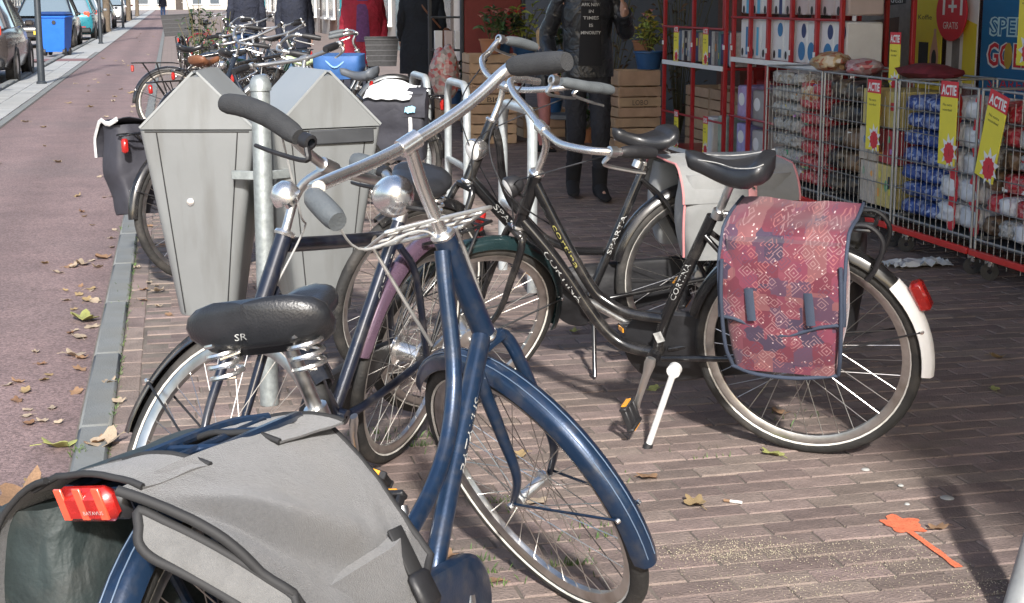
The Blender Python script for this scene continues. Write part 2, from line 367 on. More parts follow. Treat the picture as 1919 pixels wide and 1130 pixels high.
class Bike:
    def __init__(s, label, u, d, psi, lean, steer, dims, name='bicycle', world=None):
        s.WB, s.bbx, s.bbz, s.hta, s.rake, s.sx, s.sz, s.hb, s.ht = dims
        loc = ud(u, d) if world is None else Vector((world[0], world[1], 0))
        head = R(psi) + (YAW if world is None else 0)
        s.root = thing(name, label, 'bicycle', loc, (-R(lean), 0, math.pi / 2 - head))
        s.a = Vector((-math.cos(s.hta), 0, math.sin(s.hta))); s.P0 = Vector((s.WB - s.rake / math.sin(s.hta), 0, RW))
        s.steer = R(steer); s.rx = 0.0
        s.M = Matrix.Translation(loc) @ Euler(s.root.rotation_euler).to_matrix().to_4x4()
    def ax(s, z): return s.P0 + s.a * ((z - s.P0.z) / s.a.z)
    def st(s, p): return rot_axis(p, s.P0, s.a, s.steer)
    def stm(s, mb):
        mb.v = [s.st(v) for v in mb.v]; return mb
    # ---- wheels
    def wheel(s, front, tyre=M_RUBBER, rim=M_RIM, rt=0.021, stripe=True, hub=0.03, hubm=M_ALU, spokes=36, seg=56, mud=None):
        c = Vector((s.WB if front else s.rx, 0, RW)); A = (0, 1, 0); F = s.stm if front else (lambda m: m)
        rr = RW - 2 * rt
        rb = MB(); rb.lathe([(rr + 0.006, -0.013), (rr - 0.006, -0.0125), (rr - 0.018, -0.006), (rr - 0.018, 0.006), (rr - 0.006, 0.0125), (rr + 0.006, 0.013), (rr, 0.009), (rr, -0.009)], c, A, seg, closed=True)
        w = F(rb).build('wheel', rim, s.root)
        tb = MB(); prof = [((RW - rt) + rt * math.cos(q) * (1 + 0.06 * (k % 2) * (1 if math.cos(q) > .6 else 0)), rt * 0.95 * math.sin(q)) for k, q in enumerate([math.pi * 2 * k / 14 for k in range(14)])]
        tb.lathe(prof, c, A, seg, closed=True); F(tb).build('tyre', tyre, w)
        if stripe:
            sb = MB()
            for sg in (-1, 1):
                q0, q1 = R(118), R(133)
                pr = [((RW - rt) + (rt + .0008) * math.cos(q), sg * (rt * .95 + .0008) * math.sin(q)) for q in (q0, (q0 + q1) / 2, q1)]
                sb.lathe(pr, c, A, seg)
            F(sb).build('reflective_stripe', M_STRIPE, w)
        hb = MB(); hb.lathe([(0.004, -.07), (0.009, -.07), (0.009, -.052), (hub * .6, -.05), (hub, -.044), (hub, -.036), (hub * .62, -.03), (hub * .62, .03), (hub, .036), (hub, .044), (hub * .6, .05), (0.009, .052), (0.009, .07), (0.004, .07)], c, A, 18)
        F(hb).build('hub', hubm, w)
        pb = MB()
        for k in range(spokes):
            a = 2 * math.pi * k / spokes; sg = 1 if k % 2 else -1; cr = (0.5 if (k // 2) % 2 else -0.5)
            p = c + Vector((hub * math.cos(a + cr * 1.9), sg * .038, hub * math.sin(a + cr * 1.9)))
            q = c + Vector(((rr - .017) * math.cos(a), 0, (rr - .017) * math.sin(a)))
            pb.tube([p, q], 0.0013, 4, cap=False)
        o = F(pb).build('spokes', M_SPOKE, w); o['kind'] = 'stuff'
        return w
    def mudguard(s, front, a0, a1, m, width=0.056, r=None, tail=None, tail_from=None, stays=True, staym=M_BLACKP, rib=True):
        c = Vector((s.WB if front else s.rx, 0, RW)); r = r or (RW + 0.014); F = s.stm if front else (lambda mm: mm)
        def strip(A0, A1, off=0.0, wd=width):
            mb = MB(); n = max(6, int(abs(A1 - A0) / 5)); rings = []
            for i in range(n + 1):
                a = R(A0 + (A1 - A0) * i / n); d = Vector((math.cos(a), 0, math.sin(a)))
                e = 1.0 if 0 < i < n else 0.86
                ring = []
                for k in range(9):
                    q = -1 + 2 * k / 8; y = q * wd / 2 * e
                    ring.append(c + d * (r + off + 0.016 * (1 - q * q) - (0.016 if abs(q) > .99 else 0)) + Vector((0, y, 0)))
                for k in range(8, -1, -1):
                    q = -1 + 2 * k / 8; y = q * (wd / 2 - .0015) * e
                    ring.append(c + d * (r + off - .0018 + 0.016 * (1 - q * q) - (0.016 if abs(q) > .99 else 0)) + Vector((0, y, 0)))
                rings.append(ring)
            mb.loft(rings); return mb
        g = F(strip(a0, a1)).build('mudguard', m, s.root, smooth=50)
        if rib:
            rbm = MB()
            for yy in (-.010, .010):
                rbm.tube([c + Vector((math.cos(R(q)), 0, math.sin(R(q)))) * (r + .0155) + Vector((0, yy, 0)) for q in [a0 + 4 + (a1 - a0 - 8) * i / 24 for i in range(25)]], .0013, 5)
            F(rbm).build('pinstripe', mat('blue grey pinstripe', (.12, .17, .25), .35) if m is M_NAVY else m, g)['kind'] = 'stuff'
        if stays:
            ang = a1 - (22 if a1 > a0 else -22)
            for sg in (-1, 1):
                mb = MB(); sb = MB()
                e = c + Vector((math.cos(R(ang)), 0, math.sin(R(ang)))) * (r + .002) + Vector((0, sg * width * .5, 0))
                mb.tube([c + Vector((-.01 if front else 0, sg * .062, .006)), e], .0032, 6)
                sb.lathe([(0, .004), (.005, .003), (.006, 0), (.006, -.004)], e + Vector((0, sg * .002, 0)), (0, sg, 0), 10)
                F(mb).build('mudguard_stay', staym, g); F(sb).build('stay_bolt', M_CHROME, g)
        if tail:
            F(strip(tail_from, a1 + (2 if a1 > a0 else -2), off=.003, wd=width + .008)).build('mudguard_tail', tail, g)
        return g
    # ---- frame
    def frame(s, tubes, m, head_r=0.021, lugs=True, name='frame'):
        """tubes: list of (list of (x,z) or (x,y,z), radius)"""
        mb = MB()
        for pts, r in tubes:
            p3 = [Vector((p[0], 0, p[1])) if len(p) == 2 else Vector(p) for p in pts]
            if len(p3) > 2: p3 = spline(p3, 5)
            mb.tube(p3, r, 12)
        mb.tube([s.ax(s.hb), s.ax(s.ht)], head_r, 14)
        f = mb.build(name, m, s.root)
        for z, e in ((s.ht, .012), (s.hb, -.012)):
            hs = MB(); hs.lathe([(.004, 0), (.024, 0), (.026, e * .5), (.023, e), (.012, e * 1.3)], s.ax(z), s.a, 16); hs.build('headset', M_CHROME, f)
        return f
    def rear_triangle(s, sy=.06, seat_z=.66, seat_x=None, r=.0085):
        sx = seat_x if seat_x is not None else s.bbx - (seat_z - s.bbz) * 0.40
        t = []
        for sg in (-1, 1):
            t.append(([(s.bbx - .03, sg * .035, s.bbz), (s.bbx - .15, sg * .05, s.bbz + .02), (s.rx, sg * sy, RW)], r * 1.15))
            t.append(([(sx, sg * .022, seat_z), (sx - .10, sg * .045, seat_z - .10), (s.rx, sg * sy, RW)], r))
        return t
    def fork(s, m, crown=None, r=.0125):
        mb = MB(); z0 = s.hb - .012
        top = s.ax(z0)
        for sg in (-1, 1):
            p = [top + Vector((0, sg * .008, .0)), s.ax(z0 - .035) + Vector((0, sg * .047, 0)), s.ax(RW + .18) + Vector((.002, sg * .055, 0)), s.ax(RW + .07) + Vector((.012, sg * .057, 0)), Vector((s.WB, sg * .058, RW))]
            mb.tube(spline(p, 5), [r * 1.0] * 8 + [r - (r - .0075) * k / 12 for k in range(13)], 10)
        mb.box(top + s.a * -.012, (.035, .085, .022), Euler((0, -(math.pi / 2 - s.hta), 0)).to_matrix(), .006)
        return s.stm(mb).build('fork', m, s.root)
    def seatpost(s, m, ztop=None, x=None, ztube=None, lean=0.40):
        zt = ztop or s.sz - .055
        x0 = s.sx + .015
        mb = MB(); mb.tube([Vector((x0, 0, zt)), Vector((x0 + (zt - ztube) * lean, 0, ztube))], .0127, 12)
        o = mb.build('seat_post', m, s.root)
        cl = MB(); q = Vector((x0 + (zt - ztube) * lean, 0, ztube)); cl.lathe([(.0125, -.016), (.0205, -.014), (.0205, .012), (.0125, .014)], q, (-lean, 0, 1), 14); cl.box(q + Vector((-.024, 0, 0)), (.02, .02, .018), bev=.003)
        cl.build('seat_clamp', M_ALU, o); return o
    def saddle(s, L=.27, Wd=.21, H=.075, m=M_SADDLE, groove=0.006, springs=True, tilt=0, nose=.055, spr_m=M_CHROME, yaw=0):
        mb = saddle_mesh(L, Wd, H, groove, nose)
        Mx = Matrix.Translation((s.sx, 0, s.sz)) @ Matrix.Rotation(R(yaw), 4, 'Z') @ Matrix.Rotation(R(tilt), 4, 'Y')
        o = mb.xf(Mx).build('saddle', m, s.root, smooth=60)
        for sg in (-1, 1):
            u = MB(); u.tube([Mx @ Vector(p) for p in spline([(.55 * L, 0, -.035), (.2 * L, sg * .02, -.06), (-.1 * L, sg * .024, -.062), (-.24 * L, sg * Wd * .30, -.075)], 4)], .0036, 6); u.build('saddle_rail', spr_m, o)
        u = MB(); u.box(Mx @ Vector((.02, 0, -.062)), (.04, .05, .022), bev=.004)
        u.build('saddle_clamp', spr_m, o)
        if springs:
            for sg in (-1, 1):
                sm = spring_mesh((-.22 * L, sg * Wd * .28, -.060 - H * .62), .027, .062, wire=.0042)
                sm.xf(Mx).build('saddle_spring', spr_m, o)
        return o
    def rack(s, z=.755, x0=-.36, x1=.10, w=.055, m=M_BLACKF, r=.0055, legs=True, hoop=True):
        mb = MB(); P = [(x1, w * .5, z - .01), (x1 - .1, w, z), (x0 + .03, w, z), (x0, w * .7, z - .004), (x0, -w * .7, z - .004), (x0 + .03, -w, z), (x1 - .1, -w, z), (x1, -w * .5, z - .01)]
        mb.tube(spline(P, 4), r, 8)
        for yy in (0,): mb.tube([(x1 - .05, yy, z - .003), (x0, yy, z - .003)], r * .8, 8)
        for xx in (x1 - .12, (x0 + x1) / 2, x0 + .08): mb.tube([(xx, -w, z - .003), (xx, w, z - .003)], r * .8, 6)
        for sg in (-1, 1):
            mb.tube([(x0 + .10, sg * w, z), (s.rx, sg * .062, RW + .01)], r, 8)
            mb.tube([(x0 + .24, sg * w, z), (s.rx, sg * .062, RW + .01)], r * .9, 8)
        return mb.build('rear_rack', m, s.root)
    def cranks(s, ang=100, m=M_ALU, left=True, right=True, pedm=M_BLACKP):
        for sg, on in ((1, left), (-1, right)):
            if not on: continue
            a = R(ang) if sg > 0 else R(ang + 180)
            d = Vector((math.cos(a), 0, -math.sin(a))); b = Vector((s.bbx, sg * .062, s.bbz)); e = b + d * .168 + Vector((0, sg * .014, 0))
            mb = MB(); mb.tube([b - d * .012, b + d * .01, b + d * .05, e - d * .02, e, e + d * .01], [.015, .0185, .013, .0105, .013, .009], 10, ell=.62)
            c = mb.build('crank', m, s.root)
            pm = MB(); px = Vector((d.x, 0, d.z)); pe = e + Vector((0, sg * .055, 0))
            rotm = Matrix.Rotation(-math.atan2(d.z, d.x) + (R(35)), 3, 'Y')
            for k in (-1, 1): pm.box(pe + rotm @ Vector((k * .036, 0, 0)), (.012, .088, .024), rotm, .003)
            for k in (-1, 0, 1): pm.box(pe + rotm @ Vector((0, k * .036, 0)), (.07, .012, .02), rotm, .003)
            p = pm.build('pedal', pedm, c)
            for k in (-1, 1):
                rf = MB(); rf.box(pe + rotm @ Vector((k * .0435, 0, 0)), (.004, .05, .016), rotm); rf.build('pedal_reflector', M_AMBER, c)
    def bb(s, m):
        mb = MB(); mb.lathe([(.004, -.04), (.021, -.04), (.021, .04), (.004, .04)], (s.bbx, 0, s.bbz), (0, 1, 0), 16); return mb.build('bottom_bracket', m, s.root)
    def chaincase(s, m=M_BLACKP, rf=.105, rr=.06, y=-.052, w=.034, sign=None):
        poly = []
        for k in range(15):
            a = R(-95 + 190 * k / 14); poly.append((s.bbx + rf * math.cos(a), s.bbz + rf * math.sin(a)))
        for k in range(9):
            a = R(95 + 170 * k / 8); poly.append((s.rx + rr * math.cos(a), RW + rr * math.sin(a)))
        mb = MB(); mb.prism(poly, y - w / 2, y + w / 2, 'xz', inset=.06); return mb.build('chain_guard', m, s.root)
    def kickstand(s, top, foot, m=M_ALU, r=.0085, cap=True):
        mb = MB(); t = Vector(top); f = Vector(foot); mb.tube([t, t.lerp(f, .1), t.lerp(f, .93)], [r * 1.5, r, r], 10); mb.lathe([(.003, -.012), (.022, -.012), (.022, .012), (.003, .012)], t, (0, 1, 0), 14)
        k = mb.build('kickstand', m, s.root)
        if cap:
            cb = MB(); cb.tube([t.lerp(f, .88), f], [r * 1.35, r * 1.7], 10); cb.build('rubber_foot', M_BLACKP, k)
        return k
    def handlebar(s, pts, gripL, gripR, stem_top, m=M_CHROME, r=.0115, gm=M_GRIP, gr=.018, levers=True, bell=None, stem_r=.0115, gm2=None):
        """pts, grips: polylines in the front frame before steering"""
        F = s.stm
        mb = MB(); mb.tube(spline(pts, 5), r, 10); h = F(mb).build('handlebar', m, s.root)
        for g, mm in ((gripL, gm), (gripR, gm2 or gm)):
            if not g: continue
            P = spline(g, 4); n = len(P); gb = MB()
            gb.tube(P, [gr * (.78 if i == 0 else (1.0 if i < n - 1 else .86)) * (1 + .10 * math.sin(3.1 * i / n)) for i in range(n)], 14, ell=.92); F(gb).build('grip', mm, h)
        sb = MB(); q = s.ax(s.ht); cl = Vector(stem_top)
        sb.tube(spline([q, s.ax(s.ht + (cl.z - s.ht) * .55), cl], 5), stem_r, 12)
        sb.lathe([(.008, -.024), (.0185, -.022), (.0185, .022), (.008, .024)], cl, (0, 1, 0), 14)
        st = F(sb).build('stem', m, s.root)
        if levers:
            for g, sg in ((gripL, 1), (gripR, -1)):
                if not g: continue
                p0 = Vector(g[0]); d = (Vector(g[-1]) - p0).normalized()
                lb = MB(); b = p0 - d * .03
                lb.lathe([(.010, -.014), (.017, -.012), (.017, .012), (.010, .014)], b, d, 12)
                lb.tube(spline([b + Vector((.012, 0, -.012)), b + Vector((.045, -sg * .004, -.030)) + d * .02, b + d * .09 + Vector((.035, sg * .01, -.045)), b + d * .135 + Vector((.028, sg * .02, -.05))], 4), [.006, .0045], 8, ell=1.5)
                F(lb).build('brake_lever', M_ALU if levers != 'black' else M_BLACKP, h)
        if bell is not None:
            bb = MB(); c = Vector(bell); bb.lathe([(.0, .026), (.012, .024), (.022, .015), (.026, .0), (.026, -.006), (.012, -.010), (.012, -.02), (0, -.022)], c, (-.3, .15, 1), 20)
            F(bb).build('bell', M_CHROME, h)
        return h
    def headlight(s, p, r=.04, m=M_CHROME, d=(1, 0, -.1)):
        mb = MB(); mb.lathe([(0, -r * 1.25), (r * .45, -r * 1.18), (r * .82, -r * .8), (r * 1.0, -r * .15), (r * 1.02, r * .25), (r * .97, r * .35), (r * .9, r * .35), (0, r * .42)], p, d, 24)
        h = s.stm(mb).build('headlight', m, s.root, smooth=60)
        lb = MB(); lb.lathe([(0, r * .55), (r * .5, r * .5), (r * .9, r * .36)], p, d, 20); s.stm(lb).build('headlight_lens', M_WHITEP, h)
        bm_ = MB(); bm_.tube([Vector(p) + Vector((-r * .3, 0, -r * .7)), s.ax(p[2] - .06) + Vector((.02, 0, 0))], .005, 6); s.stm(bm_).build('bracket', M_BLACKP, h)
        return h
    def rear_light(s, p, w=.03, h=.07, d=.03, m=M_REDL, tilt=0):
        mb = MB(); mb.box(p, (d, w, h), (0, R(tilt), 0), .008); o = mb.build('rear_light', m, s.root); return o
    def cable(s, pts, m=M_BLACKP, r=.0026, front=False, name='brake_cable'):
        mb = MB(); mb.tube(spline(pts, 7), r, 6); return (s.stm(mb) if front else mb).build(name, m, s.root)
    def bag(s, label, anchor, name='pannier_bag'):
        """a bag hanging on this bike: a thing of its own; its meshes are given in bike coordinates"""
        a = Vector(anchor); o = thing(name, label, 'pannier', s.M @ a, s.root.rotation_euler); o2 = o
        def put(mb, nm, m, parent=None, smooth=50):
            mb.v = [v - a for v in mb.v]; return mb.build(nm, m, parent or o, smooth)
        return o, put
def nz(x, y, z=0.0, sc=1.0): return mnoise.noise(Vector((x, y, z)) * sc)
# ------------------------------------------------------------------ the ground
def px_of(p):
    u = p[0] * math.cos(YAW) - p[1] * math.sin(YAW); d = p[0] * math.sin(YAW) + p[1] * math.cos(YAW); z = p[2] - CAMH
    dep = d * math.cos(PITCH) - z * math.sin(PITCH); up = d * math.sin(PITCH) + z * math.cos(PITCH)
    if dep < .1: return None
    return 959.5 + FPX * u / dep, CY - FPX * up / dep, dep
def sheet(name, x0, x1, y0, y1, z, m, n=1):
    mb = MB(); mb.grid(lambda a, b: (x0 + (x1 - x0) * a, y0 + (y1 - y0) * b, z), n, n)
    return tag(mb.build(name, m, smooth=0), kind='structure')
M_ROAD = mat('grey asphalt', (0.075, 0.075, 0.078), 0.9, var=0.25, scale=1.5, bump=0.3, bscale=120)
sheet('ground', -400, 400, -60, 900, -0.06, M_ROAD)
# red asphalt of the cycle path, with stone speckle
def red_asphalt():
    m = mat('red asphalt', (0.205, 0.143, 0.137), 0.9, var=0.16, scale=2.6, bump=0.5, bscale=260, dirt=(0.165, 0.125, 0.12), dirt_scale=0.55, dirt_amt=0.75)
    N = m.node_tree.nodes; L = m.node_tree.links; b = N['Principled BSDF']
    src = b.inputs['Base Color'].links[0].from_socket
    tc = [n for n in N if n.type == 'TEX_COORD'][0]
    vo = N.new('ShaderNodeTexVoronoi'); vo.inputs['Scale'].default_value = 130; L.new(tc.outputs['Object'], vo.inputs['Vector'])
    hsv = N.new('ShaderNodeSeparateColor'); L.new(vo.outputs['Color'], hsv.inputs[0])
    mr = N.new('ShaderNodeMapRange'); mr.inputs['To Min'].default_value = 0.62; mr.inputs['To Max'].default_value = 1.38
    L.new(hsv.outputs[0], mr.inputs['Value'])
    mx = N.new('ShaderNodeMix'); mx.data_type = 'RGBA'; mx.blend_type = 'MULTIPLY'; mx.inputs['Factor'].default_value = 1
    L.new(src, mx.inputs['A']); L.new(mr.outputs[0], mx.inputs['B']); 
    cv = N.new('ShaderNodeTexVoronoi'); cv.feature = 'DISTANCE_TO_EDGE'; cv.inputs['Scale'].default_value = .42
    wn = N.new('ShaderNodeTexNoise'); wn.inputs['Scale'].default_value = 2.2; wn.inputs['Detail'].default_value = 6; L.new(tc.outputs['Object'], wn.inputs['Vector'])
    va = N.new('ShaderNodeVectorMath'); va.operation = 'MULTIPLY_ADD'; va.inputs[1].default_value = (.55, .55, 0); L.new(wn.outputs['Color'], va.inputs[0]); L.new(tc.outputs['Object'], va.inputs[2]); L.new(va.outputs[0], cv.inputs['Vector'])
    ck = N.new('ShaderNodeMapRange'); ck.inputs['From Max'].default_value = .006; ck.inputs['To Min'].default_value = .88; ck.inputs['To Max'].default_value = 1; L.new(cv.outputs['Distance'], ck.inputs['Value'])
    m3 = N.new('ShaderNodeMix'); m3.data_type = 'RGBA'; m3.blend_type = 'MULTIPLY'; m3.inputs['Factor'].default_value = 1; L.new(mx.outputs['Result'], m3.inputs['A']); L.new(ck.outputs[0], m3.inputs['B'])
    # worn tyre lane along the path
    sx = N.new('ShaderNodeSeparateXYZ'); L.new(tc.outputs['Object'], sx.inputs[0]); sn = N.new('ShaderNodeMath'); sn.operation = 'MULTIPLY_ADD'; sn.inputs[1].default_value = 8.3; sn.inputs[2].default_value = .6; L.new(sx.outputs[0], sn.inputs[0]); s2 = N.new('ShaderNodeMath'); s2.operation = 'SINE'; L.new(sn.outputs[0], s2.inputs[0])
    mr2 = N.new('ShaderNodeMapRange'); mr2.inputs['From Min'].default_value = -1; mr2.inputs['To Min'].default_value = .90; mr2.inputs['To Max'].default_value = 1.08; L.new(s2.outputs[0], mr2.inputs['Value'])
    m4 = N.new('ShaderNodeMix'); m4.data_type = 'RGBA'; m4.blend_type = 'MULTIPLY'; m4.inputs['Factor'].default_value = 1; L.new(m3.outputs['Result'], m4.inputs['A']); L.new(mr2.outputs[0], m4.inputs['B'])
    L.new(m4.outputs['Result'], b.inputs['Base Color'])
    return m
sheet('cycle_path', -1.86, -0.345, -20, 260, -0.012, red_asphalt())
M_KERB = mat('kerb concrete', (0.170, 0.180, 0.178), 0.9, var=0.14, scale=6, bump=0.35, bscale=160, island=0.06, dirt=(0.17, 0.16, 0.13), dirt_scale=4, dirt_amt=0.5)
M_TILE = mat('pale concrete tile', (0.34, 0.345, 0.335), 0.9, var=0.10, scale=7, bump=0.25, bscale=140, island=0.10, dirt=(0.24, 0.22, 0.19), dirt_scale=2.5, dirt_amt=0.4)
pave = sheet('pavement', -0.35, 60, -20, 260, -0.0042, M_GROUND)
kb = sheet('kerb', -0.347, -0.235, -10, 200, -0.045, M_GROUND)
y = 1.2
kmesh = None
while y < 46:
    if kmesh is None:
        kmesh = MB().box((0, 0, 0), (0.104, 0.994, 0.09), bev=0.010).build('kerbstone', M_KERB, kb); o = kmesh
    else:
        o = kmesh.copy(); COL.objects.link(o)
    o.location = (-0.291, y, -0.045 + 0.012 + random.uniform(-.002, .002)); y += 1.0
mbk = MB()
while y < 180: mbk.box((-0.291, y, -0.034), (0.104, 0.994, 0.09)); y += 1.0
tag(mbk.build('kerbstones', M_KERB, kb, smooth=0), kind='stuff')

# clinker bricks, laid across the street in running bond
M_BRICK = mat('clinker brick', (0.207, 0.160, 0.140), 0.85, var=0.24, scale=11, bump=0.6, bscale=110, island=0.22, dirt=(0.150, 0.100, 0.080), dirt_scale=0.7, dirt_amt=0.6)
def brick_mesh(L=0.2, W=0.0755, H=0.05, b=0.0035):
    hx, hy = L / 2, W / 2
    vs = [(-hx, -hy, -H), (hx, -hy, -H), (hx, hy, -H), (-hx, hy, -H), (-hx, -hy, -b), (hx, -hy, -b), (hx, hy, -b), (-hx, hy, -b),
          (-hx + b, -hy + b, 0), (hx - b, -hy + b, 0), (hx - b, hy - b, 0), (-hx + b, hy - b, 0)]
    fs = []
    for l in (0, 4):
        for k in range(4): fs.append((l + k, l + (k + 1) % 4, l + 4 + (k + 1) % 4, l + 4 + k))
    fs.append((8, 9, 10, 11)); return [Vector(v) for v in vs], fs
bv, bf = brick_mesh()
cand = []
row = 0; yy = 2.4 - 20 * 0.0797; PIT = 0.0797; LEN = 0.2055
rngb = random.Random(5)
while yy < 21:
    x = -0.155 + (LEN / 2 if row % 2 else 0) + 0.1
    jit = rngb.uniform(-.012, .012)
    while x < 5.6:
        q = px_of((x, yy, 0))
        if q and -500 < q[0] < 2500 and q[1] < 2600:
            cand.append((q[2], x + jit + rngb.uniform(-.002, .002), yy + rngb.uniform(-.0015, .0015), q))
        x += LEN
    yy += PIT; row += 1
# gutter course beside the kerb, laid along the street
gut = []
yy = .9
while yy < 30:
    q = px_of((-0.196, yy, 0))
    if q: gut.append((q[2], -0.196, yy, q))
    yy += LEN + rngb.uniform(0, .004)
vis = [c for c in cand if -20 < c[3][0] < 1940 and c[3][1] < 1150 and not (c[3][0] < 820 and c[3][1] > 780) and not (800 < c[3][0] < 1230 and c[3][1] > 1140)]
vis.sort(key=lambda c: c[0]); chosen = set(id(c) for c in vis[:300])
bmeshd = None
far = MB()
def brick_xf(x, y, r0, along=False):
    return Matrix.Translation((x, y, rngb.uniform(-.0025, .002))) @ Euler((rngb.uniform(-.012, .012), rngb.uniform(-.008, .008), rngb.uniform(-.006, .006) + (math.pi / 2 if along else 0))).to_matrix().to_4x4()
for c in cand:
    Mx = brick_xf(c[1], c[2], 0)
    if id(c) in chosen:
        if bmeshd is None:
            o = MB().add(bv, bf).build('brick', M_BRICK, pave, smooth=0); bmeshd = o.data
        else:
            o = bpy.data.objects.new('brick', bmeshd); COL.objects.link(o); o.parent = pave
        o.matrix_local = Mx
    else: far.add([Mx @ v for v in bv], bf)
for c in gut: far.add([brick_xf(c[1], c[2], 0, True) @ v for v in bv], bf)
tag(far.build('bricks_beyond', M_BRICK, pave, smooth=0, fixn=False), kind='stuff')
# beyond ~21 m the courses are too fine to pick apart: brick pattern in the material
def brick_far():
    m = bpy.data.materials.new('far brick paving'); m.use_nodes = True; N = m.node_tree.nodes; L = m.node_tree.links; b = N['Principled BSDF']; b.inputs['Roughness'].default_value = .85
    tc = N.new('ShaderNodeTexCoord'); br = N.new('ShaderNodeTexBrick')
    br.inputs['Scale'].default_value = 1.0; br.inputs['Brick Width'].default_value = LEN; br.inputs['Row Height'].default_value = PIT; br.inputs['Mortar Size'].default_value = .003
    br.inputs['Color1'].default_value = (.19, .148, .13, 1); br.inputs['Color2'].default_value = (.245, .19, .165, 1); br.inputs['Mortar'].default_value = (.12, .105, .09, 1)
    L.new(tc.outputs['Object'], br.inputs['Vector']); L.new(br.outputs['Color'], b.inputs['Base Color']); return m
sheet('pavement_beyond', -0.23, 30, 20.9, 220, -0.001, brick_far())

# left verge: tiles, drain band and parking bays
sheet('verge', -2.62, -1.86, -10, 220, -0.008, M_GROUND)
tl = [o for o in bpy.data.objects if o.name == 'verge'][0]
tcand = []
yy = 12.0
while yy < 40:
    for xx, wd in ((-1.92, .1), (-2.13, .296), (-2.43, .296)):
        q = px_of((xx, yy, 0))
        if q and q[0] > -60: tcand.append((xx, yy, wd))
    yy += .3
tm = {}
for xx, yy, wd in tcand:
    if wd not in tm:
        o = MB().box((0, 0, 0), (wd - .004, .296, .04), bev=.004).build('paving_tile', M_TILE if wd > .2 else M_KERB, tl); tm[wd] = o.data
    else:
        o = bpy.data.objects.new('paving_tile', tm[wd]); COL.objects.link(o); o.parent = tl
    o.location = (xx, yy, -.018 + random.uniform(-.0015, .0015))
sheet('verge_beyond', -2.585, -1.87, 40, 200, .001, M_TILE)
M_BAY = mat('pale bay paving', (0.285, 0.262, 0.25), 0.9, var=0.16, scale=3, bump=0.3, bscale=90, dirt=(0.16, 0.14, 0.125), dirt_scale=.8, dirt_amt=0.5)
sheet('parking_bay', -5.0, -2.70, -10, 220, -0.03, M_BAY)
pk = sheet('parking_kerb', -2.72, -2.585, -10, 200, -0.028, M_GROUND)
y = 14.0; kmesh2 = None
while y < 60:
    if kmesh2 is None: kmesh2 = MB().box((0, 0, 0), (0.13, 0.994, 0.12), bev=0.012).build('kerbstone', M_KERB, pk); o = kmesh2
    else: o = kmesh2.copy(); COL.objects.link(o)
    o.location = (-2.653, y, -.02 + random.uniform(-.002, .003)); y += 1
sheet('bay_crossing', -6.0, -1.87, 34.2, 35.6, 0.004, mat('red bay asphalt', (0.20, 0.11, 0.105), .9, var=.15))

# orange spray mark
M_SPRAY = mat('orange spray paint', (0.80, 0.19, 0.09), 0.8, var=0.2, scale=40, bump=0.3, bscale=200)
_N, _L = M_SPRAY.node_tree.nodes, M_SPRAY.node_tree.links
_n = _N.new('ShaderNodeTexNoise'); _n.inputs['Scale'].default_value = 150; _n.inputs['Detail'].default_value = 6; _n.inputs['Roughness'].default_value = .7
_L.new([q for q in _N if q.type == 'TEX_COORD'][0].outputs['Object'], _n.inputs['Vector'])
_r = _N.new('ShaderNodeMapRange'); _r.inputs['From Min'].default_value = .26; _r.inputs['From Max'].default_value = .46; _L.new(_n.outputs['Fac'], _r.inputs['Value']); _L.new(_r.outputs[0], _N['Principled BSDF'].inputs['Alpha'])
def spray():
    mb = MB(); c = at(1690, 984); n = 40
    pts = []
    for k in range(n):
        a = 2 * math.pi * k / n; r = .052 * (1 + .25 * nz(math.cos(a) * 2, math.sin(a) * 2, 3.1) * 2 + .12 * math.sin(5 * a))
        pts.append(Vector((c.x + r * 0.98 * math.cos(a), c.y + r * 1.15 * math.sin(a), .0042)))
    vs = [Vector((c.x, c.y, .0042))] + pts; mb.add(vs, [(0, 1 + k, 1 + (k + 1) % n) for k in range(n)])
    a, b = at(1700, 995), at(1798, 1066); d = (b - a).normalized(); nn = Vector((-d.y, d.x, 0)); l = []; r_ = []
    for k in range(13):
        t = k / 12; w = .010 * (1 + .35 * nz(t * 7, 1.7)) * (1.25 if k > 10 else 1); p = a.lerp(b, t) + nn * .004 * nz(t * 4, 9.1); l.append(p + nn * w + Vector((0, 0, .0046))); r_.append(p - nn * w + Vector((0, 0, .0046)))
    mb.add(l + r_, [(k, k + 1, 13 + k + 1, 13 + k) for k in range(12)])
    return tag(mb.build('spray_mark', M_SPRAY, smooth=0), 'orange spray paint blob with a tail on the brick pavement', 'paint mark')
spray()
# ------------------------------------------------------------------ the blue ladies' bike nearest the camera
A = Bike('blue ladies bicycle in the foreground with grey canvas panniers and red rear light', -.296, 2.096, 26.94, 10.3, 62.4,
         (1.043, .457, .279, 1.147, .081, .119, .905, .725, .94))
b = A; b.rx = -.075
fr = b.frame([([(.672, .915), (.659, .82), (.647, .714), (.622, .634), (.57, .553), (.496, .49), (.40, .44), (.36, .425)], .0165),
         ([(.768, .72), (.683, .62), (.606, .532), (.535, .447), (.457, .345), (.447, .285)], .0205),
         ([(.172, .70), (.30, .49), (.457, .279)], .0185)] + b.rear_triangle(seat_z=.62, seat_x=.20), M_NAVY, head_r=.0235)
text_tube('frame_lettering', 'BATAVUS', .028, (.535, 0, .447), (.768, 0, .72), .0205, (.25, -1, .1), M_LETTER, fr, start=.06, width=.16)
b.fork(M_NAVY, r=.0145)
b.bb(M_NAVY)
b.wheel(True, hub=.022, stripe=True); b.wheel(False, hub=.035)
b.mudguard(True, 62, 214, M_NAVY, width=.060, staym=M_NAVY)
mg = b.mudguard(False, 25, 172, M_NAVY, width=.064)
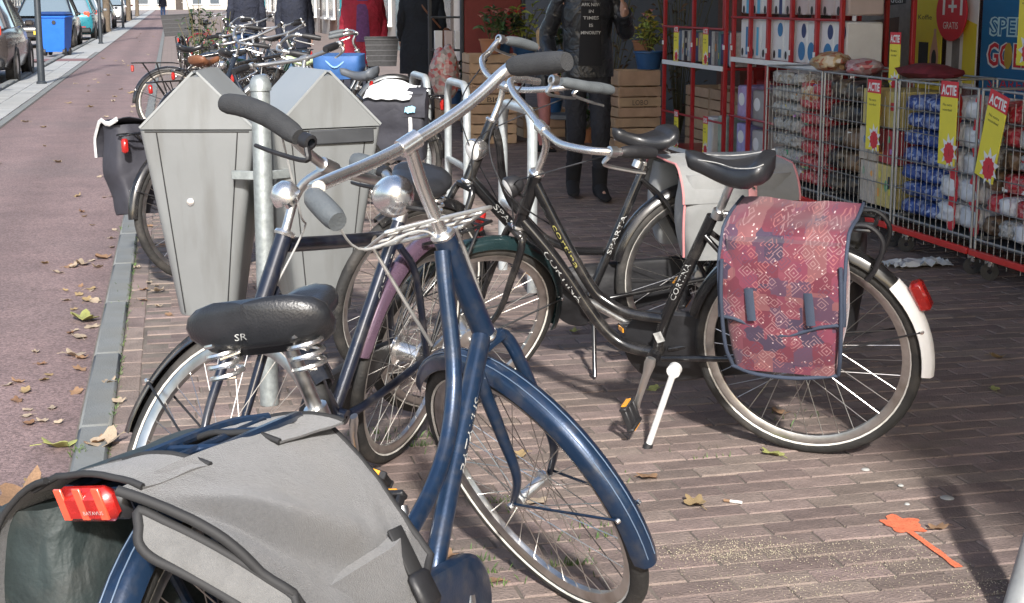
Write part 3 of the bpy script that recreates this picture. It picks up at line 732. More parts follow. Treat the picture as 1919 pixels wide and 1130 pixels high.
for k_, (an_, y_, w_, h_, m_) in enumerate(((146, -.006, .030, .030, 'p'), (151, .004, .034, .022, 'p'), (146.5, -.004, .012, .014, 'y'))):
    ra = R(an_); rr_ = RW + .014 + .0165 + .0006 * k_; c_ = Vector((b.rx + rr_ * math.cos(ra), y_, RW + rr_ * math.sin(ra))); t_ = Vector((-math.sin(ra), 0, math.cos(ra))) * h_ / 2; q_ = Vector((0, w_ / 2, 0)); mb = MB(); mb.add([c_ - t_ - q_, c_ - t_ + q_, c_ + t_ + q_, c_ + t_ - q_], [(0, 1, 2, 3)]); mb.build('sticker', mat('torn sticker', (.62, .60, .52), .6, var=.35, scale=60) if m_ == 'p' else M_YLETTER, mg, smooth=0, fixn=False)
b.chaincase(M_NAVY, rf=.088, rr=.06); b.cranks(-75)
b.seatpost(M_ALU, ztube=.715, lean=.36)
b.sz += .012
sd = b.saddle(L=.27, Wd=.262, H=.082, groove=.013, nose=.10, tilt=1, yaw=10)
text_on('saddle_logo', 'SR', .015, Matrix.Translation((b.sx - .112, -.010, b.sz - .041)) @ Euler((R(82), 0, R(-78))).to_matrix().to_4x4(), M_LETTER, sd, width=.022)
b.rack(z=.742, x0=-.335, x1=.09, w=.06, m=M_NAVY, r=.0085)
b.kickstand((.40, .07, .23), (.33, .20, .02), M_ALU)
rl = MB(); rl.box((-.352, 0, .728), (.030, .098, .052), (0, R(-14), 0), .012); rlo = rl.build('rear_light', M_REDL, b.root)
for k in (-1, 0, 1):
    q = MB(); q.box((-.3665, k * .034, .7315), (.004, .014, .048), (0, R(-14), 0), .001); q.build('light_stripe', M_REDL2, rlo)
q = MB(); q.box((-.335, 0, .722), (.02, .11, .046), (0, R(-14), 0), .008); q.build('light_housing', M_BLACKP, rlo)
text_on('light_lettering', 'BATAVUS', .008, Matrix.Translation((-.3700, -.022, .7175)) @ Euler((R(90 + 14), 0, R(-90))).to_matrix().to_4x4(), M_LETTER, rlo, width=.036)
bar = [(.408, .275, 1.150), (.455, .262, 1.155), (.50, .20, 1.150), (.552, .10, 1.138), (.581, 0, 1.130), (.590, -.12, 1.128), (.592, -.20, 1.134), (.586, -.262, 1.144), (.555, -.288, 1.143), (.52, -.293, 1.13)]
b.handlebar(bar, [(.425, .287, 1.145), (.39, .296, 1.118), (.352, .305, 1.083)], [(.575, -.280, 1.146), (.51, -.292, 1.122), (.425, -.299, 1.092)], (.581, 0, 1.130), gm=M_GRIPG, gm2=M_GRIP, gr=.0205, levers=False, r=.0125, stem_r=.0135, bell=(.455, .315, 1.17))
b.headlight((.775, 0, 1.062), r=.042)
fc = MB(); CZ = lambda x, y: Vector((x, y, .972 + .36 * y - .06 * (x - .73)))
fc.tube(spline([CZ(.66, -.095), CZ(.665, .085), CZ(.69, .10), CZ(.79, .10), CZ(.81, .085), CZ(.812, -.09), CZ(.79, -.108), CZ(.68, -.108)], 4, closed=True), .0044, 8, closed=True)
for k in (-.07, -.035, .035, .07): fc.tube([CZ(.66, k), CZ(.812, k)], .0036, 6)
for xx in (.70, .755): fc.tube([CZ(xx, -.105), CZ(xx, .10)], .0036, 6)
for sg in (-1, 1): fc.tube(spline([CZ(.80, sg * .09), Vector((.835, sg * .085, .85)), Vector((.87, sg * .075, .76))], 4), .0042, 8)
fc.tube([CZ(.70, 0), Vector((.675, 0, .955))], .012, 8)
b.stm(fc).build('front_rack', mat('pale wire', (.70, .70, .68), .3, .85, var=.05), b.root)
b.cable([(.44, .26, 1.14), (.60, .20, 1.02), (.66, .05, .98), (.70, .0, .93)], M_CABLE, front=True)

# grey canvas double pannier on its rack
bag, put = b.bag('grey canvas pannier with black piping on the foreground blue bicycle', (-.1, 0, .36))
_top = [Vector((-.375, -.078, .752)), Vector((-.20, -.070, .752)), Vector((0, -.062, .736)), Vector((.128, -.048, .712))]
_hem = [Vector((-.292, -.268, .585)), Vector((-.215, -.285, .455)), Vector((-.03, -.262, .425)), Vector((.112, -.222, .492))]
def _cr(P, t):
    q = spline(P, 12); f = t * (len(q) - 1); i = min(int(f), len(q) - 2); return q[i].lerp(q[i + 1], f - i)
def flap(a, t):
    p, q = _cr(_top, a), _cr(_hem, a); r_ = p.lerp(q, t)
    bul = .040 * math.sin(min(1, t * 1.2) * math.pi) * (1 - .75 * a ** 3) * (.55 + .45 * min(1, a * 3))
    d1 = (a - .25) * .8 + (t - .3) * .6      # a slack diagonal fold from the rear corner toward the buckle
    fold = .020 * math.exp(-((t - (.18 + .62 * a)) / .09) ** 2) * math.sin(math.pi * min(1, a * 1.15)) - .016 * math.exp(-((t - (.34 + .55 * a)) / .10) ** 2) * math.sin(math.pi * a)
    w = bul + fold * min(1, t * 4) + .013 * nz(a * 3.2, t * 2.6, 1.7) * t + .004 * nz(a * 11, t * 9, 4.) * t
    return (r_.x, r_.y - w * .8, r_.z + w * .6)
fm = MB(); fm.grid(flap, 40, 26, thick=.003); fl = put(fm, 'flap', M_CANVAS)
edge = [Vector(flap(0, t / 16)) for t in range(17)] + [Vector(flap(a / 24, 1)) for a in range(1, 25)] + [Vector(flap(1, 1 - t / 16)) for t in range(1, 17)]
pm = MB(); pm.tube(edge, .0075, 8); put(pm, 'piping', M_PIPING, None)
def bagbody(sg, x0, x1, y0, y1, z0, z1, m, nm, slump=1.0):
    mb = MB(); rings = []
    for i in range(17):
        t = i / 16; z = z0 + (z1 - z0) * t; ring = []
        bl = math.sin(t * math.pi) * .015; sh = .88 + .12 * min(1, t * 2.2)
        for k in range(28):
            a = 2 * math.pi * k / 28; cx, cy = math.cos(a), math.sin(a)
            xx = (x0 + x1) / 2 + math.copysign(abs(cx) ** .35, cx) * (x1 - x0) / 2 * sh
            yv = (y0 + y1) / 2 + math.copysign(abs(cy) ** .35, cy) * ((y1 - y0) / 2 + bl)
            ring.append(Vector((xx + .010 * slump * nz(xx * 9, z * 8, 2. + x0), (yv + slump * (.016 * nz(xx * 6, z * 8, 5. + x0) + .006 * nz(xx * 22, z * 16, 8.))) * sg, z + .010 * slump * nz(xx * 5, yv * 9, 3.) * (1 if i < 16 else .4))))
        rings.append(ring)
    mb.loft(rings); return mb
put(bagbody(1, -.335, .085, -.225, -.085, .34, .545, M_CANVAS, 'x'), 'bag_body', M_CANVAS)
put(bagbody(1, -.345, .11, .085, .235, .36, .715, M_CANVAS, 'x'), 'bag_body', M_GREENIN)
# pocket panel at the rear end of the near bag
def pocket(a, t):
    p = Vector((-.366, -.100, .722)).lerp(Vector((-.292, -.268, .578)), a)
    q = Vector((-.392, -.112, .675)).lerp(Vector((-.318, -.272, .530)), a)
    r_ = p.lerp(q, t); r_.x -= .012 * math.sin(t * math.pi) * math.sin(a * math.pi); r_.z += .008 * math.sin(a * math.pi); return r_
pk_ = MB(); pk_.grid(pocket, 16, 8, thick=.003); put(pk_, 'pocket', M_CANVAS2)
pe = [pocket(a / 12, 0) for a in range(13)] + [pocket(1, t / 5) for t in range(1, 6)] + [pocket(1 - a / 12, 1) for a in range(1, 13)] + [pocket(0, 1 - t / 5) for t in range(1, 5)]
pm = MB(); pm.tube(spline(pe[::2], 3, closed=True), .0072, 8, closed=True); put(pm, 'piping', M_PIPING)
# panels bridging the rack, and the far side flap
def bridge(x0, x1, lift):
    def fn(a, t):
        x = x0 + (x1 - x0) * a; s_ = -1 + 2 * t
        yv = .10 * s_; zv = .770 - .085 * (x + .33) + lift - .02 * s_ * s_ + .005 * nz(x * 14, s_ * 3, lift * 40)
        return (x, yv, zv)
    return fn
for x0, x1, lf in ((-.352, -.215, -.002), (-.055, .115, .0)):
    mb = MB(); mb.grid(bridge(x0, x1, lf), 10, 16, thick=.004); put(mb, 'rack_panel', M_CANVAS)
    for xx in (x0, x1):
        mb = MB(); fnn = bridge(xx, xx, lf); mb.tube([fnn(0, t / 12) for t in range(13)], .005, 8); put(mb, 'piping', M_PIPING)
def flap2(a, t):
    x = -.362 + .47 * a; yv = .062 + .15 * math.sin(t * math.pi / 2); zv = .762 - .08 * (x + .33) - .20 * t * t - .03 * t; return (x, yv + .008 * nz(a * 4, t * 3), zv)
mb = MB(); mb.grid(flap2, 24, 14, thick=.003); put(mb, 'flap', M_CANVAS)
mb = MB(); mb.tube([flap2(0, t / 12) for t in range(13)] + [flap2(a / 12, 1) for a in range(1, 13)], .005, 8); put(mb, 'piping', M_PIPING)
p_, q_ = Vector(flap(.80, .66)), Vector(flap(.80, .98)); d_ = (q_ - p_).normalized(); n_ = Vector((0, -.8, .6)); x_ = n_.cross(d_).normalized(); n_ = d_.cross(x_); Mf = Matrix((x_, d_, n_)).transposed()
mb = MB(); mb.box(p_ + d_ * .04 + n_ * .020, (.036, .085, .006), Mf, .002); put(mb, 'strap', M_PIPING)
mb = MB(); mb.box(p_ + d_ * .10 + n_ * .022, (.050, .058, .018), Mf, .007); put(mb, 'buckle', M_BLACKP)

# ------------------------------------------------------------------ dark navy bike behind the saddle, next to the bins
B = Bike('dark navy gents bicycle with mauve rear mudguard parked beside the grey bins', -.372, 4.2, 201.1, 11.0, 68.8,
         (1.135, .457, .281, 1.209, .054, .189, .927, .70, .855))
b = B
fr = b.frame([([(.872, .83), (.571, .79), (.242, .752)], .0185), ([(.905, .72), (.457, .281)], .021), ([(.232, .80), (.336, .56), (.457, .281)], .0185)] + b.rear_triangle(seat_z=.73, seat_x=.255, r=.011), M_DKNAVY)
text_tube('frame_lettering', 'GAZELLE', .032, (.336, 0, .56), (.24, 0, .79), .0185, (-.1, 1, 0), M_LETTER, fr, start=.03, width=.13)
em = MB(); em.lathe([(0, .001), (.016, .0005)], (.42, .0185, .771), (0, 1, 0), 16); em.build('badge', M_STRIPE, fr)
b.fork(M_DKNAVY); b.bb(M_DKNAVY)
b.wheel(True, stripe=True, hub=.03, rt=.020); b.wheel(False, stripe=True, hub=.048, hubm=M_CHROME, rt=.020)
b.mudguard(True, 70, 200, M_BLACKF, width=.052); b.mudguard(False, 12, 150, M_PURPLE, width=.054, rib=False)
b.cranks(107); b.seatpost(M_ALU, ztube=.805, lean=.40); b.saddle(L=.27, Wd=.19, H=.07, tilt=-2)
cg = MB(); cg.prism([(.46 + .085 * math.cos(R(a)), .281 + .085 * math.sin(R(a))) for a in range(-90, 100, 15)] + [(.16, .385), (.0, .375), (.0, .315), (.2, .225)], -.065, -.042, inset=.04); cg.build('chain_guard', M_BLACKP, b.root)
b.rack(z=.72, x0=-.36, x1=.1, m=M_BLACKF)
b.kickstand((.02, .09, .30), (-.06, .17, .01), M_BLACKF, cap=True)
bar = [(.70, .285, 1.055), (.76, .285, 1.072), (.85, .23, 1.070), (.885, .08, 1.055), (.888, 0, 1.05), (.90, -.08, 1.062), (.935, -.22, 1.098), (.975, -.272, 1.115), (1.0, -.28, 1.112)]
b.handlebar(bar, [(.735, .285, 1.066), (.70, .286, 1.06), (.645, .288, 1.045)], [(1.06, -.275, 1.118), (.96, -.280, 1.112), (.87, -.283, 1.094), (.80, -.285, 1.068)], (.888, 0, 1.05), gm=M_GRIPG, gm2=M_GRIP, gr=.0225, levers='black', r=.012, m=M_ALU)
b.cable([(1.0, -.26, 1.09), (1.0, -.1, .95), (.93, .0, .90), (.93, .02, .75)], M_CABLE, front=True)
rl_ = b.rear_light((-.40, 0, .70))

# ------------------------------------------------------------------ black ladies' bike with the red patterned pannier
C = Bike('black ladies bicycle with red patterned pannier and white rear mudguard tail', .921, 4.272, -66.96, 12.58, 53.4,
         (1.147, .476, .29, 1.167, .078, .19, .955, .698, .871))
b = C
fr = b.frame([([(.845, .845), (.769, .672), (.684, .507), (.634, .455), (.557, .420), (.440, .410)], .0175),
         ([(.903, .72), (.797, .588), (.70, .432), (.65, .362), (.599, .315), (.54, .296), (.476, .29)], .0195),
         ([(.276, .766), (.434, .426), (.476, .29)], .0185)] + b.rear_triangle(seat_z=.71, seat_x=.295), M_BLACKF)
text_tube('frame_lettering', 'CORTINA', .028, (.855, 0, .665), (.70, 0, .432), .0195, (.1, 1, .25), M_LETTER, fr, start=.055, width=.20)
text_tube('tube_lettering', 'cortina', .026, (.80, 0, .74), (.69, 0, .52), .0175, (.1, 1, .25), M_YLETTER, fr, start=.03, width=.16)
text_tube('seat_tube_lettering', 'CORTINA', .025, (.43, 0, .44), (.28, 0, .76), .0185, (.1, 1, .1), M_LETTER, fr, start=.05, width=.14)
lb = MB(); lb.box((.458, .0195, .355), (.026, .003, .034), (0, R(22), 0)); lb.build('sticker', M_LETTER, fr)
b.fork(M_BLACKF); b.bb(M_BLACKF)
b.wheel(True, hub=.036); b.wheel(False, hub=.045)
b.mudguard(True, 62, 205, M_TEAL, width=.055, rib=False); b.mudguard(False, 15, 184, M_BLACKF, width=.058, rib=False, tail=M_WHITEP, tail_from=136)
b.chaincase(M_BLACKP, rf=.125, rr=.075); b.cranks(72, left=True)
b.seatpost(M_ALU, ztube=.775, lean=.42); b.saddle(L=.27, Wd=.185, H=.085, tilt=-3, groove=.006, nose=.06, springs=False)
sd = [o for o in b.root.children if o.name.startswith('saddle')][0]
stm_ = MB()
for sg in (-1, 1): stm_.tube(spline([(.33, sg * .024, .953), (.25, sg * .034, .948), (.19, sg * .062, .944), (.13, sg * .078, .952), (.10, sg * .07, .962)], 4), .0016, 5)
stm_.build('piping', M_LETTER, sd)
b.rack(z=.775, x0=-.20, x1=.12, w=.06, m=M_BLACKF, r=.0065)
hp = MB(); hp.tube(spline([(-.10, .06, .775), (-.19, .062, .79), (-.235, .062, .74), (-.215, .062, .66), (-.19, .06, .62)], 5), .0075, 8); hp.tube(spline([(-.10, -.06, .775), (-.19, -.062, .79), (-.235, -.062, .74), (-.215, -.062, .66), (-.19, -.06, .62)], 5), .0075, 8); hp.build('rack_hoop', M_BLACKP, b.root)
b.kickstand((.392, .085, .280), (.474, .165, .018), M_WHITEP if False else mat('kickstand alloy', (.80, .80, .78), .42, .35, var=.1, scale=40), r=.0105)
bar = [(.60, .285, 1.040), (.68, .285, 1.078), (.735, .278, 1.098), (.785, .235, 1.098), (.815, .14, 1.070), (.813, .06, 1.050), (.808, 0, 1.041), (.80, -.10, 1.043), (.795, -.20, 1.046), (.772, -.265, 1.043), (.72, -.283, 1.02), (.66, -.285, .985)]
b.handlebar(bar, [(.70, .284, 1.086), (.655, .286, 1.068), (.585, .288, 1.035)], [(.58, -.284, .955), (.50, -.286, .905), (.43, -.288, .862)], (.808, 0, 1.041), gm=M_BLACKP, gm2=M_GRIPG, gr=.0175, r=.0118)
b.headlight((.93, 0, .862), r=.034, m=M_BLACKP)
b.cable([(.72, .26, 1.07), (.90, .15, 1.0), (.93, .02, .88), (.95, .04, .72)], front=True)
b.cable([(.72, -.26, 1.03), (.93, -.12, .98), (.95, .02, .86), (.80, .05, .66)], front=True)
b.rear_light((-.334, 0, .560), w=.045, h=.09, d=.040, tilt=24)
lk = MB(); lk.tube(spline([(.10, .055, .60), (.03, .06, .66), (-.05, .06, .66)], 4), .008, 8); lk.build('ring_lock', M_BLACKP, b.root)
# paisley pannier
def paisley():
    m = bpy.data.materials.new('red patterned cloth'); m.use_nodes = True; N = m.node_tree.nodes; L = m.node_tree.links; b_ = N['Principled BSDF']; b_.inputs['Roughness'].default_value = .8
    b_.inputs['Sheen Weight'].default_value = .2
    tc = N.new('ShaderNodeTexCoord'); mp = N.new('ShaderNodeMapping'); mp.inputs['Scale'].default_value = (1, .25, 1); L.new(tc.outputs['Object'], mp.inputs[0])
    def vor(sc, feat='F1', dist='CHEBYCHEV'):
        v = N.new('ShaderNodeTexVoronoi'); v.inputs['Scale'].default_value = sc; v.feature = feat; v.distance = dist; L.new(mp.outputs[0], v.inputs['Vector']); return v
    v1 = vor(34, dist='MANHATTAN'); v2 = vor(75, dist='CHEBYCHEV'); v3 = vor(19, dist='CHEBYCHEV')
    w = N.new('ShaderNodeMath'); w.operation = 'MULTIPLY'; w.inputs[1].default_value = 16; L.new(v1.outputs['Distance'], w.inputs[0])
    s1 = N.new('ShaderNodeMath'); s1.operation = 'SINE'; L.new(w.outputs[0], s1.inputs[0])
    sc = N.new('ShaderNodeSeparateColor'); L.new(v3.outputs['Color'], sc.inputs[0])
    r0 = N.new('ShaderNodeValToRGB'); r0.color_ramp.interpolation = 'CONSTANT'
    cols = [(.115, .018, .033), (.15, .028, .052), (.075, .032, .06), (.17, .06, .066), (.04, .024, .05), (.15, .032, .05)]
    r0.color_ramp.elements[0].color = (*cols[0], 1); r0.color_ramp.elements[1].position = .2; r0.color_ramp.elements[1].color = (*cols[1], 1)
    for k in range(2, 6):
        e = r0.color_ramp.elements.new(k / 6 + .05); e.color = (*cols[k], 1)
    L.new(sc.outputs[0], r0.inputs['Fac'])
    r1 = N.new('ShaderNodeValToRGB'); r1.color_ramp.elements[0].position = .52; r1.color_ramp.elements[1].position = .60; L.new(s1.outputs[0], r1.inputs['Fac'])
    r1.color_ramp.elements[0].color = (0, 0, 0, 1)
    gate = N.new('ShaderNodeMath'); gate.operation = 'GREATER_THAN'; gate.inputs[1].default_value = .38; s3 = N.new('ShaderNodeSeparateColor'); L.new(v1.outputs['Color'], s3.inputs[0]); L.new(s3.outputs[1], gate.inputs[0])
    mu = N.new('ShaderNodeMath'); mu.operation = 'MULTIPLY'; L.new(gate.outputs[0], mu.inputs[0]); L.new(r1.outputs[0], mu.inputs[1])
    cr = N.new('ShaderNodeValToRGB'); cr.color_ramp.interpolation = 'CONSTANT'; cr.color_ramp.elements[0].color = (.33, .20, .20, 1); cr.color_ramp.elements[1].position = .45; cr.color_ramp.elements[1].color = (.06, .035, .07, 1); e = cr.color_ramp.elements.new(.75); e.color = (.36, .14, .13, 1); L.new(s3.outputs[2], cr.inputs['Fac'])
    mx = N.new('ShaderNodeMix'); mx.data_type = 'RGBA'; m7 = N.new('ShaderNodeMath'); m7.operation = 'MULTIPLY'; m7.inputs[1].default_value = .55; L.new(mu.outputs[0], m7.inputs[0]); L.new(m7.outputs[0], mx.inputs['Factor']); L.new(r0.outputs[0], mx.inputs['A']); L.new(cr.outputs[0], mx.inputs['B'])
    g2 = N.new('ShaderNodeMath'); g2.operation = 'LESS_THAN'; g2.inputs[1].default_value = .14; L.new(v2.outputs['Distance'], g2.inputs[0])
    s4 = N.new('ShaderNodeSeparateColor'); L.new(v2.outputs['Color'], s4.inputs[0]); g3 = N.new('ShaderNodeMath'); g3.operation = 'GREATER_THAN'; g3.inputs[1].default_value = .6; L.new(s4.outputs[0], g3.inputs[0])
    g4 = N.new('ShaderNodeMath'); g4.operation = 'MULTIPLY'; L.new(g2.outputs[0], g4.inputs[0]); L.new(g3.outputs[0], g4.inputs[1])
    m2 = N.new('ShaderNodeMix'); m2.data_type = 'RGBA'; L.new(g4.outputs[0], m2.inputs['Factor']); L.new(mx.outputs['Result'], m2.inputs['A']); m2.inputs['B'].default_value = (.48, .38, .37, 1)
    L.new(m2.outputs['Result'], b_.inputs['Base Color']); return m
M_PAIS = paisley()
M_BTRIM = mat('slate blue trim', (.035, .047, .075), .8, var=.15, bump=.2, bscale=400)
bag, put = b.bag('red patterned pannier with slate blue trim on the black bicycle', (0, 0, .36))
for sg in (1, -1):
    mb = bagbody(1, -.145, .195, .075, .205, .37, .775 if sg > 0 else .72, None, 'x')
    if sg < 0: mb.v = [Vector((v.x, -v.y, v.z)) for v in mb.v]
    body = put(mb, 'bag_body', M_PAIS if sg > 0 else M_BLACKP)
def flapC(a, t):
    x = -.155 + .36 * a; s_ = math.sin(min(1, t * 1.3) * math.pi / 2); yv = -.09 + .305 * s_; zv = .80 - .055 * max(0, t - .3) - .24 * max(0, t - .42) * 1.55
    wob = .016 * nz(a * 3, t * 3, 6.) + .004 * nz(a * 11, t * 11, 2.)
    zv += (.055 * (abs(a - .5) * 2) ** 2) * (0) - (.05 * math.exp(-((a - .52) / .30) ** 2) * max(0, t - .7) / .3)
    return (x, yv + wob, zv + wob)
mb = MB(); mb.grid(flapC, 26, 26, thick=.003); fl = put(mb, 'flap', M_PAIS)
ed = [Vector(flapC(0, t / 14)) for t in range(15)] + [Vector(flapC(a / 16, 1)) for a in range(1, 17)] + [Vector(flapC(1, 1 - t / 14)) for t in range(1, 15)]
mb = MB(); mb.tube(ed, .0055, 8); put(mb, 'trim', M_BTRIM)
for xx in (-.147, .197):
    mb = MB(); mb.tube(spline([(xx * .98, .215, .72), (xx, .222, .60), (xx * .97, .215, .45), (xx * .9, .19, .375)], 4), .006, 8); put(mb, 'trim', M_BTRIM)
mb = MB(); mb.tube(spline([(-.13, .19, .372), (-.02, .212, .362), (.10, .212, .362), (.18, .19, .372)], 4), .006, 8); put(mb, 'trim', M_BTRIM)
for xx in (-.055, .115):
    mb = MB(); mb.tube(spline([(xx, .226, .64), (xx - .004, .229, .60), (xx - .01, .236, .545)], 4), .013, 8, ell=.28); put(mb, 'strap', M_BTRIM)

# ------------------------------------------------------------------ black ladies' bike further back, grey pannier
D = Bike('black ladies bicycle with light grey pannier standing behind the red panniered one', .721, 5.399, -104.6, 3.2, 30,
         (1.145, .465, .276, 1.185, .058, .226, .911, .745, .955))
b = D
fr = b.frame([([(.822, .93), (.807, .873), (.790, .745), (.754, .655), (.702, .593), (.629, .519), (.566, .486), (.504, .463), (.400, .456)], .0155),
         ([(.918, .755), (.781, .600), (.648, .455), (.542, .34), (.465, .276)], .021), ([(.244, .775), (.432, .32), (.465, .276)], .0175)] + b.rear_triangle(seat_z=.73, seat_x=.26), M_BLACKF)
text_tube('frame_lettering', 'SPARTA', .028, (.86, 0, .69), (.60, 0, .40), .021, (.1, 1, .2), M_LETTER, fr, start=.05, width=.18)
text_tube('seat_tube_lettering', 'SPARTA', .024, (.40, 0, .40), (.26, 0, .74), .0175, (.1, 1, .1), M_LETTER, fr, start=.05, width=.16)
b.fork(M_BLACKF); b.bb(M_BLACKF); b.wheel(True); b.wheel(False, hub=.045)
b.mudguard(True, 60, 200, M_BLACKF, rib=False); b.mudguard(False, 12, 180, M_BLACKF, rib=False)
b.chaincase(M_BLACKP, rf=.12, rr=.07, y=-.05); b.cranks(150)
b.seatpost(M_BLACKF, ztube=.785, lean=.42); b.saddle(L=.25, Wd=.20, H=.075, tilt=-2, springs=False)
b.rack(z=.745, x0=-.34, x1=.1, m=M_BLACKF); b.rear_light((-.37, 0, .64), tilt=-10)
b.kickstand((.452, .075, .21), (.474, .175, .005), M_BLACKF, cap=False)
bar = [(.60, .28, 1.14), (.70, .275, 1.155), (.77, .23, 1.14), (.795, .10, 1.10), (.795, 0, 1.088), (.79, -.10, 1.10), (.73, -.20, 1.12), (.64, -.265, 1.122), (.58, -.28, 1.158), (.53, -.28, 1.155)]
b.handlebar(bar, [(.66, .278, 1.15), (.60, .28, 1.138), (.53, .282, 1.12)], [(.545, -.28, 1.156), (.47, -.281, 1.14), (.38, -.282, 1.112)], (.795, 0, 1.088), gm=M_GRIPG, gr=.018, m=M_CHROME)
b.headlight((.90, 0, .86), r=.04)
b.cable([(.66, .25, 1.12), (.86, .12, 1.0), (.92, .02, .9), (.93, .03, .76)], front=True)
b.cable([(.66, -.25, 1.10), (.90, -.1, 1.02), (.93, -.02, .9), (.80, .04, .66)], front=True)
M_LCANVAS = mat('light grey canvas', (.24, .243, .238), .9, var=.10, scale=12, bump=.3, bscale=500, sheen=.2)
M_PINK = mat('pink strap', (.72, .34, .34), .8, var=.1)
M_PINKP = mat('pink piping', (.55, .22, .22), .8, var=.1)
bag, put = b.bag('light grey pannier with pink piping on the bicycle behind', (-.1, 0, .45))
for sg in (1, -1):
    mb = bagbody(1, -.275, .155, .08, .20, .45, .77, None, 'x'); mb.v = [Vector((v.x, v.y * sg, v.z)) for v in mb.v]; put(mb, 'bag_body', M_LCANVAS)
def flapD(a, t):
    x = -.29 + .46 * a; th = -1 + 2 * t; yv = .22 * math.sin(th * math.pi / 2); zv = .80 - .13 * max(0, abs(th) - .45) / .55 + .006 * nz(a * 4, t * 5, 3.); return (x, yv, zv)
mb = MB(); mb.grid(flapD, 16, 26, thick=.003); put(mb, 'flap', M_LCANVAS)
for a in (0, 1):
    mb = MB(); mb.tube([flapD(a, t / 20) for t in range(21)], .0045, 8); put(mb, 'piping', M_PINKP)
mb = MB(); mb.tube(spline([(.158, .205, .70), (.165, .215, .6), (.155, .205, .47)], 4), .005, 8); put(mb, 'piping', M_PINKP)
mb = MB(); mb.tube(spline([(-.10, .214, .735), (-.10, .225, .66), (-.105, .222, .56)], 4), .017, 8, ell=.2); put(mb, 'strap', M_PINK)
# ------------------------------------------------------------------ litter bins on their post
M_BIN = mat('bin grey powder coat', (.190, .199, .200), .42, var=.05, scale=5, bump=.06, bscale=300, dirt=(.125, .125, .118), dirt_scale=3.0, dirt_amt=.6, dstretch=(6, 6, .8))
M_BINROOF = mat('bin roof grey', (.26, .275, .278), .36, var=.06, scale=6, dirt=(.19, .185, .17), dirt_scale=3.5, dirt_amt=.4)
M_GALV = mat('galvanised steel', (.31, .34, .34), .45, .55, var=.22, scale=45, bump=.08)
M_SEAM = mat('dark seam', (.02, .02, .02), .8, var=0)
M_DKMETAL = mat('dark anthracite metal', (.05, .053, .058), .5, .2, var=.2, scale=9)
def bin_(label, cx, cy, rotz, slot):
    o = thing('litter_bin', label, 'litter bin', (cx, cy, .29), (0, 0, rotz))
    we, wb, ze, zb, zr, dp = .198, .102, .66, 0.0, .845, .17
    # body: tapered, rounded vertical edges, front and back carried up into gables
    def ring(hw, hd, z, rc=.045):
        pts = []
        for cxs, cys, a0 in ((1, 1, 0), (-1, 1, 90), (-1, -1, 180), (1, -1, 270)):
            for k in range(6):
                a = R(a0 + 90 * k / 5); pts.append(Vector((cxs * (hw - rc) + rc * math.cos(a), cys * (hd - rc) + rc * math.sin(a), z)))
        return pts
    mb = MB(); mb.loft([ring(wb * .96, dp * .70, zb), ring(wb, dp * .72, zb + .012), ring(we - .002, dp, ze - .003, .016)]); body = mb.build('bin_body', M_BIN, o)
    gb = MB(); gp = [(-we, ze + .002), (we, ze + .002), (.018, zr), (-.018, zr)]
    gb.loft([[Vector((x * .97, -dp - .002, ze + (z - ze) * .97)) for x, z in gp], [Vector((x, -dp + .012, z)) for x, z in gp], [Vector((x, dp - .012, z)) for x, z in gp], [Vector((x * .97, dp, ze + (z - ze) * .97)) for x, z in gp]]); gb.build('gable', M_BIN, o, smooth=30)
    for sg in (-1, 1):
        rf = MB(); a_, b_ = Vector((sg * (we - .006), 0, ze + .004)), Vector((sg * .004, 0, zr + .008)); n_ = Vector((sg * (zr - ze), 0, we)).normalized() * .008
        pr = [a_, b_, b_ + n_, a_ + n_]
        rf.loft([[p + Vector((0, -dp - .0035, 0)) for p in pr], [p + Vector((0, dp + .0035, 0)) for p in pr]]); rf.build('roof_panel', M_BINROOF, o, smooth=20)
    # door seam lines and lock on the front
    def front(x, t, e=.0015): # point on the tapered front face, t 0 bottom..1 eave
        hd = dp * .72 + (dp - dp * .72) * t; return Vector((x, -hd - e, zb + (ze - zb) * t))
    sm = MB(); L0, L1 = [front(-wb + .028, .02), front(-we + .060, .985)], [front(wb - .028, .02), front(we - .060, .985)]
    sm.tube(L0, .0022, 5); o1 = sm.build('door_seam', M_SEAM, body)
    sm = MB(); sm.tube(L1, .0022, 5); sm.build('door_seam', M_SEAM, body)
    sm = MB(); sm.tube([front(-we + .02, .99), front(we - .02, .99)], .0022, 5); sm.build('door_seam', M_SEAM, body)
    lk = MB(); lk.lathe([(0, .004), (.008, .004), (.012, .003), (.014, 0)], front(-.035, .62), (0, -1, .07), 16); lk.build('lock', M_CHROME, body)
    if slot:
        s_ = MB(); s_.box(front(.045, .955, .004), (.24, .016, .05), (R(-3), 0, 0), .004); s_.build('slot', M_DKMETAL, body)
    return o
bin_('grey litter bin with pitched roof left of the galvanised post', .112, 5.14, R(-13), False)
bin_('grey litter bin with dark slot right of the galvanised post', .475, 5.10, R(15), True)
pl = thing('bin_post', 'galvanised round post holding the two grey litter bins', 'post', (.285, 4.86, 0))
mb = MB(); mb.lathe([(0, 1.13), (.031, 1.11), (.032, 1.105), (.032, 0), (0, 0)], (0, 0, 0), (0, 0, 1), 24); mb.build('tube', M_GALV, pl)
mb = MB(); mb.lathe([(0, 1.142), (.02, 1.138), (.031, 1.126), (.037, 1.106), (.037, 1.088), (.033, 1.088)], (0, 0, 0), (0, 0, 1), 24); mb.build('cap', M_GALV, pl)
for sg in (-1, 1):
    mb = MB(); mb.box((sg * .055, .03, .80), (.10, .012, .03), (0, 0, R(sg * 25)), .002); mb.build('bracket', M_GALV, pl)

